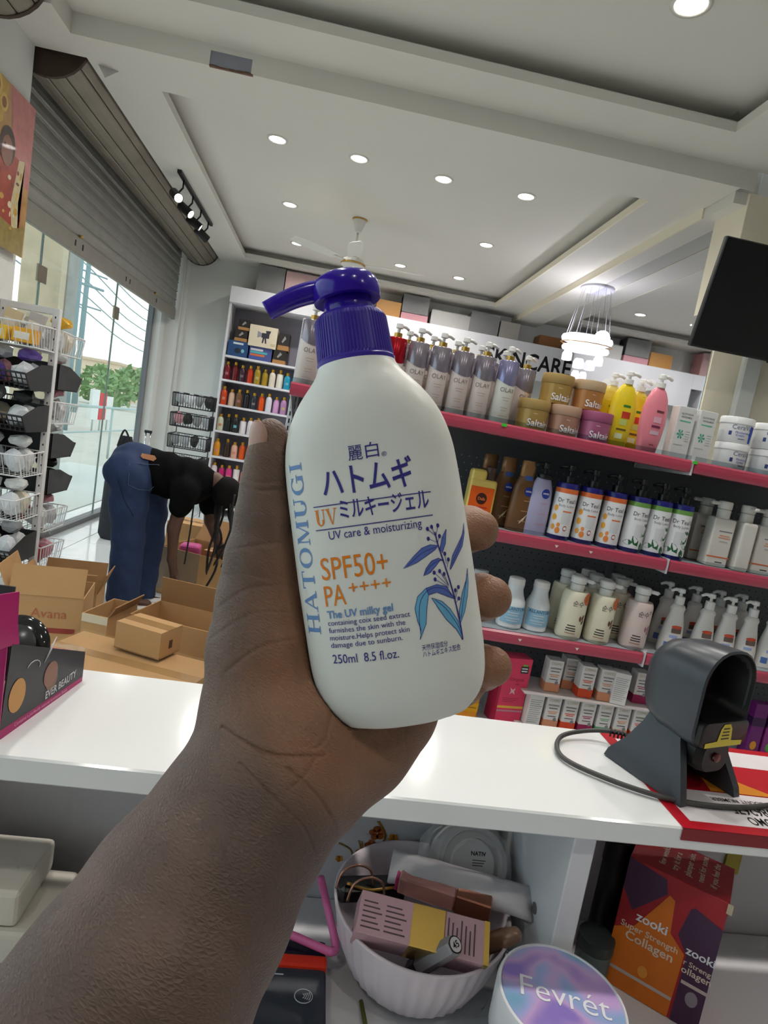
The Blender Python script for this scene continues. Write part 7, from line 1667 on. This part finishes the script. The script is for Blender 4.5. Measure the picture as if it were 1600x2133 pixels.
def black_bin(t, w, d, h, lean=0.05):
    """Black plastic bin with slotted front and solid tapered cheeks."""
    f0, f1 = -d, -d - lean; th = 0.004
    def panel(nm, P): 
        o = meshobj(nm, P, [tuple(range(len(P)))], M_bb, t); s = o.modifiers.new('t', 'SOLIDIFY'); s.thickness = th; return o
    panel('floor_panel', [(0, 0, 0), (w, 0, 0), (w, f0, 0), (0, f0, 0)]); panel('back_wall', [(0, 0, 0), (0, 0, h), (w, 0, h), (w, 0, 0)])
    for x in (0, w): panel('cheek', [(x, 0, 0), (x, f0, 0), (x, f1, h * 0.55), (x, f1 * 0.45, h * 0.95), (x, 0, h)])
    V, F = bars([((w * i / 12, f0, 0), (w * i / 12, f1, h * 0.55)) for i in range(13)] + [((0, f0 + (f1 - f0) * s, h * 0.55 * s), (w, f0 + (f1 - f0) * s, h * 0.55 * s)) for s in (0.33, 0.66)], 0.004, 4); o = meshobj('slotted_front', V, F, M_bb, t); o['kind'] = 'stuff'
    V, F = bars([((0, f1, h * 0.55), (w, f1, h * 0.55))], 0.007, 6); meshobj('front_rim', V, F, M_bb, t)
PK = [('clear', (214, 216, 220)), ('white', (226, 226, 224)), ('grey', (150, 150, 152)), ('pink', (214, 150, 160)), ('yellow', (232, 176, 40)), ('violet', (92, 64, 150)), ('cream', (222, 210, 186)), ('black', (44, 42, 44)), ('red', (170, 40, 50)), ('silver', (186, 190, 196))]
pk_mesh = []
for s in range(5):
    rng = random.Random(40 + s); bm = bmesh.new(); bmesh.ops.create_icosphere(bm, subdivisions=2, radius=1.0)
    for v in bm.verts:
        n_ = v.co.normalized(); k = 1 + 0.35 * mnoise.noise(n_ * 1.7 + Vector((s * 9, 0, 0))) + 0.12 * mnoise.noise(n_ * 5 + Vector((0, s, 0))); v.co = Vector((n_.x * k, n_.y * k * 0.75, n_.z * k * 0.55))
    me = bpy.data.meshes.new('packet'); bm.to_mesh(me); bm.free(); pk_mesh.append(me)
def packets(M, w, d, h, n, where, seed, size=0.06, pal=None, fill=0.5):
    """Crumpled packets lying in a basket whose frame is M; every packet is its own thing."""
    rng = random.Random(seed)
    for i in range(n):
        nm, c = PK[(pal or range(10))[i % len(pal or range(10))]]
        o = bpy.data.objects.new('goods_packet', pk_mesh[rng.randrange(5)].copy()); COL.objects.link(o)
        o.data.materials.append(mat('packet_' + nm, c, 0.25, vary=0.25, scale=30, bump=0.5, bscale=40, coat=0.2))
        gx = i % 2 if n > 4 else i; lay = i // 4 if n > 4 else 0; nx_ = 2 if n > 4 else n
        s = min(w / nx_ * (0.40 if n > 4 else 0.48), 0.075); x = w * (gx + 0.5) / nx_; y = -d * ((0.28 if (i // 2) % 2 else 0.72) if n > 4 and lay == 0 else 0.5) ; z = 0.082 + lay * 0.115 + (0.0 if n > 4 else 0.02)
        o.matrix_world = M @ Matrix.Translation((x, y, z)) @ Matrix.Rotation(rng.uniform(-0.25, 0.25), 4, 'Z') @ Matrix.Rotation(rng.uniform(-0.15, 0.25), 4, 'X') @ Matrix.Diagonal((s, s * 0.78, s * ((2.0 if n > 4 else 2.6) if lay == 0 else 1.1), 1))
        tag(o, '%s crumpled packet, %s along %s' % (nm, ORD[i], where), 'packet', 'packets in the basket displays')
# tower of black baskets by the back wall
for k, (z, nm) in enumerate(((0.60, 'fourth'), (0.86, 'third'), (1.12, 'second'), (1.36, 'top'))):
    t = tag(empty('black_basket', (-1.88, 8.1, z)), '%s black wire basket of the stack by the back wall' % (nm if nm == 'top' else nm + ' from the top,'), 'basket', 'stacked black baskets')
    t['label'] = ('topmost' if nm == 'top' else nm + '-from-top') + ' black wire basket of the stack by the back wall'
    wire_basket(t, 0.46, 0.30, 0.17, M_bb, 0.004, 0.03, 0.03)
    for xx in (0.02, 0.44): tube('riser_leg', [(xx, -0.02, 0.0), (xx, -0.02, -0.09 if k else -0.60)], 0.006, M_bb, t, 6)
    packets(Matrix.Translation((-1.88, 8.1, z)), 0.46, 0.30, 0.17, 4, 'the ' + t['label'].split(' ')[0] + ' black basket by the back wall', 60 + k, 0.10, [(9, 2, 0, 7), (2, 9, 7, 0), (3, 7, 2, 9), (9, 0, 2, 7)][k], 0.95)

# ================================================================== BASKET STAND BY THE WINDOW
SX0, SY0 = -1.70, 4.03
st = tag(empty('basket_stand', (SX0, SY0, 0)), 'white steel stand hung with baskets in front of the window', 'stand')
for x in (0.0, -0.30):
    u = boxo('post', (x - 0.02, -0.02, 0.06), (x + 0.02, 0.02, 1.86), M_wb, st, 0.003)
    V, F = [], []
    for kx in range(26):
        z = 0.2 + kx * 0.064; o = len(V); V += [(x - 0.004, -0.0206, z), (x + 0.004, -0.0206, z), (x + 0.004, -0.0206, z + 0.012), (x - 0.004, -0.0206, z + 0.012)]; F.append((o, o + 1, o + 2, o + 3))
    s_ = meshobj('slot_row', V, F, mat('slot_dark', (46, 46, 50), 0.8), u); s_['kind'] = 'stuff'
    boxo('foot', (x - 0.025, -0.34, 0.012), (x + 0.025, 0.36, 0.062), M_wb, st, 0.004)
boxo('top_rail', (-0.30, -0.015, 1.82), (0.0, 0.015, 1.86), M_wb, st, 0.003); boxo('base_rail', (-0.30, -0.02, 0.06), (0.0, 0.02, 0.11), M_wb, st, 0.003)
TIERS = [('front', 1.60, 'white', (4, 4, 1, 5, 0)), ('back', 1.60, 'white', (6, 0, 1, 2, 4)), ('front', 1.36, 'black', (5, 0, 3, 0, 9)), ('back', 1.38, 'black', (6, 0, 3, 4, 1)), ('front', 1.12, 'black', (7, 0, 6, 1, 2)), ('back', 1.17, 'white', (1, 0, 2, 6, 3)), ('front', 0.86, 'white', (1, 0, 9, 1, 0)), ('back', 0.95, 'black', (7, 2, 6, 7, 0)), ('front', 0.60, 'white', (1, 0, 0, 6, 9)), ('back', 0.72, 'black', (7, 6, 2, 0, 7)), ('front', 0.34, 'black', (2, 0, 6, 1, 0)), ('back', 0.48, 'white', (0, 8, 1, 7, 3)), ('front', 0.10, 'white', (6, 1, 1, 0, 6)), ('back', 0.24, 'white', (3, 0, 8, 1, 2))]
TN = {}
for k, (sd_, z, kd, pal) in enumerate(TIERS):
    nth = ORD[k // 2]
    M = Matrix.Translation((SX0 - 0.305, SY0 - 0.03, z)) if sd_ == 'front' else Matrix.Translation((SX0 + 0.03, SY0 + 0.03, z)) @ Matrix.Rotation(PI, 4, 'Z')
    lb = '%s basket on the %s tier, %s of the window stand' % ('white wire' if kd == 'white' else 'black plastic', nth, 'near side' if sd_ == 'front' else 'window side')
    t = tag(empty('display_basket'), lb, 'basket', 'baskets on the window stand'); t.matrix_world = M
    w, d, h = 0.32, 0.26 if sd_ == 'front' else 0.30, 0.16
    if kd == 'white': wire_basket(t, w, d, h * 0.85, M_wb, 0.003, 0.032, 0.05)
    else: black_bin(t, w, d, h, 0.07)
    if k == 0: pass
    elif sd_ == 'front': packets(M, w, d, h, 6, 'the %s basket, near side of the window stand' % nth, 100 + k, 0.085, pal, 0.80)
    else: packets(M, w, d, h, 6, 'the %s basket, window side of the stand' % nth, 100 + k, 0.085, pal, 0.80)
# flat cartons standing in the top basket
for i, (x, rz, c, lb) in enumerate(((-0.235, 0.1, (222, 206, 170), 'small cream carton tilted in the top basket'), (-0.10, 0.05, (190, 186, 184), 'small grey carton tilted in the top basket'), (-0.07, 0.0, (236, 170, 40), 'flat amber carton lying in the top basket near the post'), (-0.22, 0.0, (240, 196, 60), 'flat yellow carton lying in the top basket'))):
    sz = (0.09, 0.03, 0.18) if i < 2 else (0.12, 0.08, 0.08)
    t = tag(empty('small_carton'), lb, 'carton', 'cartons in the top basket'); t.matrix_world = Matrix.Translation((SX0 + x, SY0 - (0.10 if i < 2 else 0.21), 1.63 if i < 2 else 1.62)) @ Matrix.Rotation(rz, 4, 'Z') @ Matrix.Rotation(rad(14) if i < 2 else rad(2), 4, 'Y')
    boxo('box', (-sz[0] / 2, -sz[1] / 2, 0), (sz[0] / 2, sz[1] / 2, sz[2]), mat('cart_%d_%d_%d' % c, c, 0.5), t, 0.002); boxo('printed_panel', (-sz[0] * 0.4, -sz[1] / 2 - 0.001, sz[2] * 0.2), (sz[0] * 0.3, -sz[1] / 2, sz[2] * 0.7), ink('panel_white', (236, 228, 214)), t)

# ================================================================== WOMAN BENT OVER THE CARTONS
def wp(px, py, Y): return np.array(ony(px, py, Y))
pr = tag(empty('person', (-1.2, 4.35, 0)), 'person in blue jeans and black T-shirt bent over reaching into a carton', 'person')
po_ = np.array(pr.location)
M_skin2 = mat('skin_dark', (86, 58, 46), 0.5, vary=0.1, scale=12); M_jean = mat('denim', (34, 52, 88), 0.8, vary=0.25, scale=40, bump=0.3, bscale=400); M_tee = mat('tee_black', (12, 12, 13), 0.9, vary=0.1, bump=0.3, bscale=60, spec=0.1)
hipL, hipR = wp(268, 985, 4.22), wp(312, 1000, 4.46); knL, knR = wp(268, 1120, 4.26), wp(308, 1130, 4.46); anL, anR = wp(256, 1240, 4.26), wp(290, 1236, 4.46)
pel = wp(292, 975, 4.34); wai = wp(342, 985, 4.36); che = wp(398, 1000, 4.38); shL, shR = wp(425, 1018, 4.24), wp(436, 1012, 4.52); nck = wp(448, 1000, 4.38); hed = wp(474, 1030, 4.38)
elL, elR = wp(362, 1100, 4.24), wp(438, 1085, 4.55); wrL, wrR = wp(358, 1165, 4.30), wp(462, 1150, 4.62); hnL, hnR = wp(362, 1192, 4.36), wp(478, 1180, 4.66)
lo_ = (-1.75, 3.95, -0.02); hi_ = (-0.25, 4.95, 1.35)
B = SDF(lo_, hi_, 0.008)
B.chain([pel, wai, che, nck], [0.125, 0.105, 0.115, 0.055], 0.05); B.chain([nck, hed], [0.05, 0.092], 0.02)
shL2 = wp(385, 1030, 4.22)
B.chain([che, shL2, elL, wrL, hnL], [0.09, 0.055, 0.042, 0.030, 0.030], 0.02); B.chain([che, shR, elR, wrR, hnR], [0.09, 0.055, 0.042, 0.030, 0.030], 0.02)
for h_, (a, dx) in ((hnL, (hnL, 0)), (hnR, (hnR, 0))):
    for k in range(4): B.cone(h_ + np.array([0.012 * (k - 1.5), 0.006 * k, -0.02]), h_ + np.array([0.016 * (k - 1.5) + 0.01, 0.008 * k, -0.085 + 0.008 * abs(k - 1.5)]), 0.010, 0.008, 0.006)
    B.cone(h_, h_ + np.array([0.04, -0.02, -0.05]), 0.013, 0.010, 0.006)
for a, b_, c, s in ((hipL, knL, anL, -1), (hipR, knR, anR, 1)):
    B.chain([pel + (a - pel) * 0.6, b_, c], [0.10, 0.065, 0.042], 0.03); B.cone(c, c + np.array([0.02, 0.0, -0.05]), 0.045, 0.045, 0.02); B.cone(c + np.array([-0.02, 0, -0.035]), c + np.array([0.16, 0.03, -0.05]), 0.038, 0.030, 0.02)
V0 = lambda v: v - po_[None]
B.build('body', M_skin2, pr, V0, 2)
J = SDF(lo_, hi_, 0.008)
J.chain([pel + np.array([-0.03, -0.0, 0.0]), pel + (wai - pel) * 0.55], [0.172, 0.145], 0.04); J.cone(hipL + np.array([-0.02, -0.01, 0.0]), hipL + np.array([0.02, 0, -0.06]), 0.135, 0.125, 0.03); J.cone(hipR, hipR + np.array([0.02, 0.0, -0.06]), 0.13, 0.122, 0.03)
for a, b_, c in ((hipL, knL, anL), (hipR, knR, anR)):
    mid = (a + b_) / 2; J.chain([a + (pel - a) * 0.25, mid, b_, c + np.array([0, 0, 0.0])], [0.125, 0.122, 0.105, 0.108], 0.03)
J.D = np.maximum(J.D, (0.035 - J.P[..., 2]).astype(np.float32))
# fabric folds
J.D += (0.004 * np.sin(J.P[..., 2] * 42 + 3 * J.P[..., 0] * 9) * np.cos(J.P[..., 0] * 30)).astype(np.float32)
J.build('jeans', M_jean, pr, V0, 2)
T = SDF(lo_, hi_, 0.008)
T.chain([pel + (wai - pel) * 0.35, wai, che, nck + (che - nck) * 0.35], [0.150, 0.138, 0.140, 0.085], 0.04); T.cone(wai + np.array([0, 0, -0.03]), che + np.array([0, 0, -0.05]), 0.12, 0.12, 0.05)
T.chain([che, shL2 + np.array([0, 0, 0.02]), (shL2 * 0.5 + elL * 0.5) + np.array([0, 0, 0.03])], [0.12, 0.085, 0.075], 0.04); T.chain([che, shR, shR * 0.45 + elR * 0.55], [0.12, 0.085, 0.075], 0.04)
T.D += (0.004 * np.sin(T.P[..., 0] * 60 + 20 * T.P[..., 2])).astype(np.float32)
T.build('t_shirt', M_tee, pr, V0, 2)
H = SDF(lo_, hi_, 0.008); H.cone(hed + np.array([-0.01, 0, 0.02]), hed + np.array([0.01, 0.0, -0.02]), 0.104, 0.104, 0.0); H.cone(hed + np.array([0.05, -0.0, -0.10]), hed + np.array([0.02, 0, -0.06]), 0.08, 0.07, 0.0, sub=True); H.build('hair', mat('hair_black', (14, 12, 12), 0.8, spec=0.15, vary=0.2, bump=0.8, bscale=120), pr, V0, 1)
M_br = mat('braid_black', (20, 16, 16), 0.6, bump=0.8, bscale=300)
rng = random.Random(8)
for k in range(9):
    p = hed + np.array([rng.uniform(-0.06, 0.06), rng.uniform(-0.09, 0.02), 0.02]); L = rng.uniform(0.35, 0.62) if k else 0.75
    P = [p, p + np.array([rng.uniform(-0.03, 0.05), -0.02, -L * 0.35]), p + np.array([rng.uniform(-0.05, 0.06), -0.02, -L * 0.7]), p + np.array([rng.uniform(-0.06, 0.05), -0.01, -L])]
    tube('braid', [Vector(q) - pr.location for q in spline(P, 5)], [0.009] * 15 + [0.004], M_br, pr, 6)
p = wp(405, 1040, 4.22); tube('braid', [Vector(q) - pr.location for q in spline([p, p + np.array([0.0, 0, -0.2]), p + np.array([-0.01, 0, -0.45])], 6)], 0.006, M_br, pr, 6)
def patch(name, pts, Y, m, th=0.006, rnd=0.0):
    """Small sewn piece facing the viewer on the jeans."""
    V = [ony(x, y, Y) - pr.location for x, y in pts]; n = len(V); V2 = [v + Vector((0, th, 0)) for v in V]
    return meshobj(name, V + V2, [tuple(range(n)), tuple(range(2 * n - 1, n - 1, -1))] + [(i, (i + 1) % n, (i + 1) % n + n, i + n) for i in range(n)], m, pr)
def ray_y(px, py):
    """First hit of the view ray with the jeans, to seat the pocket and label on the cloth."""
    d = ray(px, py); d = d / np.linalg.norm(d); t = 3.8
    for _ in range(300):
        q = EYE + d * t; ii = ((q - np.array(lo_)) / 0.008).astype(int)
        if (ii >= 0).all() and (ii < np.array(J.D.shape)).all() and J.D[tuple(ii)] < 0.004: return q[1]
        t += 0.004
    return 4.2
def sewn(name, pts, m, off=0.006):
    V = [Vector(ony(x, y, ray_y(x, y) - off)) - pr.location for x, y in pts]; n = len(V); c = sum(V, Vector()) / n
    return meshobj(name, V + [c], [(i, (i + 1) % n, n) for i in range(n)], m, pr, True)
def seam(pts, m, r=0.0022):
    P = [Vector(ony(x, y, ray_y(x, y) - 0.004)) - pr.location for x, y in pts]; tube('seam', P, r, m, pr, 5)
M_st = mat('stitch', (70, 84, 112), 0.8)
sewn('leather_label', [(296, 944), (322, 949), (326, 955), (322, 961), (298, 955), (293, 950)], mat('leather_tan', (150, 96, 54), 0.6))
seam([(270, 964), (268, 990), (267, 1010), (288, 1020), (312, 1022), (322, 1012), (328, 985), (331, 968)], M_st); seam([(270, 964), (300, 967), (331, 968)], M_st); seam([(248, 965), (245, 1000), (258, 1040), (278, 1075)], mat('seam_dark', (22, 34, 60), 0.9), 0.003)
for s, an in ((0, anL), (1, anR)): lathe('shoe_sole', [(0.06, 0.0), (0.065, 0.004), (0.06, 0.022)], M_white, pr, 20, 1.9, 0.75, M=Matrix.Translation(Vector(an) - pr.location + Vector((0.06, 0.01, 0))) @ Matrix.Translation((0, 0, -(Vector(an) - pr.location).z + 0.001)))

# ================================================================== CARTONS ON THE FLOOR
M_kraft = mat('kraft_card', (182, 142, 96), 0.8, vary=0.08, scale=7, bump=0.15, bscale=60); M_kraft2 = mat('kraft_dark', (150, 112, 72), 0.85, vary=0.1, scale=7); M_tape = mat('brown_tape', (164, 126, 82), 0.2, vary=0.05, coat=0.5)
def open_carton(name, label, loc, rz, w, d, h, m=M_kraft, flaps=(1, 1, 1, 1), tilt=(0, 0), extra=None, shut=False, cat='carton'):
    t = tag(empty(name, loc, rad(rz)), label, cat); t.rotation_euler = (rad(tilt[0]), rad(tilt[1]), rad(rz)); th = 0.006
    boxo('floor_panel', (-w / 2, -d / 2, 0), (w / 2, d / 2, th), m, t)
    for nm, lo, hi in (('wall_front', (-w / 2, -d / 2, 0), (w / 2, -d / 2 + th, h)), ('wall_back', (-w / 2, d / 2 - th, 0), (w / 2, d / 2, h)), ('wall_side', (-w / 2, -d / 2 + th, 0), (-w / 2 + th, d / 2 - th, h)), ('wall_side', (w / 2 - th, -d / 2 + th, 0), (w / 2, d / 2 - th, h))): boxo(nm.replace('wall_', 'side_') if nm != 'wall_side' else 'end_panel', lo, hi, m, t)
    if shut:
        boxo('top_flap', (-w / 2, -d / 2, h), (w / 2, -0.002, h + th), m, t); boxo('top_flap', (-w / 2, 0.002, h), (w / 2, d / 2, h + th), m, t); boxo('tape', (-w / 2 - 0.001, -0.03, h + th), (w / 2 + 0.001, 0.03, h + th + 0.001), M_tape, t)
    else:
        fl = min(w, d) * 0.48
        for k, (on, org, ax, L, a) in enumerate(((flaps[0], (0, -d / 2, h), 'X', w, flaps[0]), (flaps[1], (0, d / 2, h), 'X', w, -flaps[1]), (flaps[2], (-w / 2, 0, h), 'Y', d, -flaps[2]), (flaps[3], (w / 2, 0, h), 'Y', d, flaps[3]))):
            if not on: continue
            bm = bmesh.new()
            if ax == 'X': bm_box(bm, (-L / 2 + 0.004, -th / 2, 0), (L / 2 - 0.004, th / 2, fl), M=Matrix.Translation(org) @ Matrix.Rotation(rad(a), 4, 'X'))
            else: bm_box(bm, (-th / 2, -L / 2 + 0.004, 0), (th / 2, L / 2 - 0.004, fl), M=Matrix.Translation(org) @ Matrix.Rotation(rad(a), 4, 'Y'))
            bmobj('flap', bm, M_kraft2 if k % 2 else m, t)
    if extra: extra(t, w, d, h)
    return t
def red_marks(t, w, d, h):
    boxo('printed_band', (-w * 0.3, -d / 2 - 0.0015, h * 0.42), (w * 0.42, -d / 2 - 0.0005, h * 0.50), ink('carton_red_print', (140, 50, 40)), t); boxo('printed_block', (-w * 0.28, -d / 2 - 0.0015, h * 0.12), (w * 0.08, -d / 2 - 0.0005, h * 0.36), ink('carton_brown_print', (120, 90, 62)), t); flat_text('lettering', 'Avana', 0.07, frame((0.02, -d / 2 - 0.0016, h * 0.66), (1, 0, 0), (0, 0, 1)), ink('carton_faint_red', (170, 96, 66)), t)
open_carton('big_open_carton', 'large open brown carton the person is reaching into', (-0.74, 4.78, 0.002), -22, 0.56, 0.44, 0.36, flaps=(0, 40, 0, 70), extra=lambda t, w, d, h: boxo('tape_patch', (-w / 2 - 0.002, -d / 2 - 0.002, h * 0.1), (w * 0.1, -d / 2 - 0.0005, h), mat('grey_tape', (150, 128, 104), 0.15, coat=0.6), t))
tag(boxo('pink_pouch', (-0.95, 4.66, 0.26), (-0.80, 4.80, 0.395), mat('pouch_pink', (206, 90, 150), 0.3, vary=0.2), None, 0.03, seg=3), 'pink pouch showing inside the large open carton', 'pouch')
open_carton('inner_carton', 'smaller brown carton inside the large open carton', (-0.66, 4.84, 0.10), -22, 0.22, 0.16, 0.24, shut=True)
open_carton('tall_back_carton', 'pale brown carton standing behind the large open one', (-0.98, 5.35, 0.002), -10, 0.36, 0.3, 0.44, shut=True)
open_carton('yellow_carton', 'bright yellow carton with its lid ajar near the hand', (-0.63, 4.06, 0.002), -30, 0.24, 0.16, 0.15, mat('yellow_card', (236, 190, 20), 0.4, vary=0.05), flaps=(0, 0, 0, 0), extra=lambda t, w, d, h: (boxo('lid', (-w / 2, -d / 2, h), (w / 2, d / 2, h + 0.006), mat('yellow_lid', (240, 198, 40), 0.4), t, M=Matrix.Translation((0, d / 2, h)) @ Matrix.Rotation(rad(-14), 4, 'X') @ Matrix.Translation((0, -d / 2, -h))), boxo('printed_panel', (-w * 0.3, -d / 2 - 0.0015, h * 0.3), (w * 0.1, -d / 2 - 0.0005, h * 0.6), ink('yellow_print', (240, 214, 120)), t)))
open_carton('open_carton', 'open brown carton at the feet of the person, flaps up', (-1.38, 3.80, 0.002), 8, 0.36, 0.26, 0.24, flaps=(12, 25, 30, 20))
open_carton('printed_carton', 'open brown carton with faded red print beside the stand', (-1.32, 3.42, 0.002), 10, 0.36, 0.32, 0.34, flaps=(-18, 0, 20, 0), extra=red_marks)
open_carton('dark_carton', 'low brown carton with taped top between the other cartons', (-0.985, 3.33, 0.002), -12, 0.14, 0.30, 0.30, flaps=(0, 0, 0, 30), extra=lambda t, w, d, h: boxo('tape_strip', (-w / 2, -d / 2 - 0.0015, h * 0.86), (w / 2, -d / 2 - 0.0005, h), mat('clear_tape', (206, 190, 160), 0.12, coat=0.7), t))
open_carton('panel_carton', 'open carton with one tall pale flap standing up behind the small closed box', (-0.60, 3.36, 0.002), -16, 0.48, 0.30, 0.30, flaps=(0, -6, 0, 25))
open_carton('flat_carton', 'large flattened carton in clear plastic wrap just behind the counter', (-0.72, 2.72, 0.002), -17, 0.72, 0.40, 0.27, shut=True, extra=lambda t, w, d, h: (boxo('plastic_wrap', (-w / 2 - 0.012, -d / 2 - 0.012, 0.01), (w / 2 + 0.012, d / 2 + 0.012, h + 0.016), M_film2, t, 0.01), [boxo('tape_strip', (-w * 0.4 + 0.17 * i, -d / 2 - 0.003, 0.0), (-w * 0.4 + 0.17 * i + 0.05, -d / 2 - 0.001, h * (0.6 + 0.1 * (i % 3))), M_tape, t) for i in range(5)]))
open_carton('small_carton_box', 'small closed brown carton resting on the plastic-wrapped carton', (-0.665, 2.86, 0.292), -22, 0.24, 0.16, 0.12, shut=True, extra=lambda t, w, d, h: boxo('hand_slot', (w / 2, -0.012, h * 0.3), (w / 2 + 0.0015, 0.012, h * 0.62), mat('slot_brown', (90, 60, 40), 0.9), t))
open_carton('side_carton', 'open brown carton peeping out beside the wrist', (-0.20, 2.98, 0.002), -20, 0.22, 0.24, 0.32, flaps=(30, 60, 40, 0))
# suitcase handle and dark bag near the window
h0 = ony(308, 900, 7.0); tr_ = tag(empty('trolley_handle', (h0.x, 7.0, 0)), 'chrome pull-up suitcase handle standing by the window frame', 'suitcase'); hz_ = h0.z
M_chr = mat('chrome', (200, 200, 204), 0.15, metal=1.0, vary=0)
for dx in (-0.02, 0.03): tube('handle_tube', [(dx, 0, 0.55), (dx, 0, hz_)], 0.009, M_chr, tr_, 8)
boxo('grip', (-0.035, -0.015, hz_ - 0.01), (0.045, 0.015, hz_ + 0.02), M_black, tr_, 0.008, seg=2); boxo('case_body', (-0.2, -0.12, 0.03), (0.2, 0.12, 0.6), mat('case_dark', (40, 40, 46), 0.5), tr_, 0.03, seg=3)
b0 = ony(262, 930, 6.2); bg_ = tag(empty('dark_bag', (b0.x, 6.2, 0)), 'dark fabric bag slumped by the window behind the person', 'bag')
lathe('bag_body', [(0.14, 0.0), (0.17, 0.05), (0.16, b0.z * 0.6), (0.09, b0.z * 0.95), (0.05, b0.z + 0.1)], mat('bag_cloth', (42, 42, 48), 0.85, vary=0.2, bump=0.5, bscale=20), bg_, 14, 1.0, 0.6); tube('bag_strap', spline([(-0.06, -0.05, b0.z), (0, -0.08, b0.z + 0.16), (0.07, -0.04, b0.z)], 6), 0.01, M_black, bg_, 6)
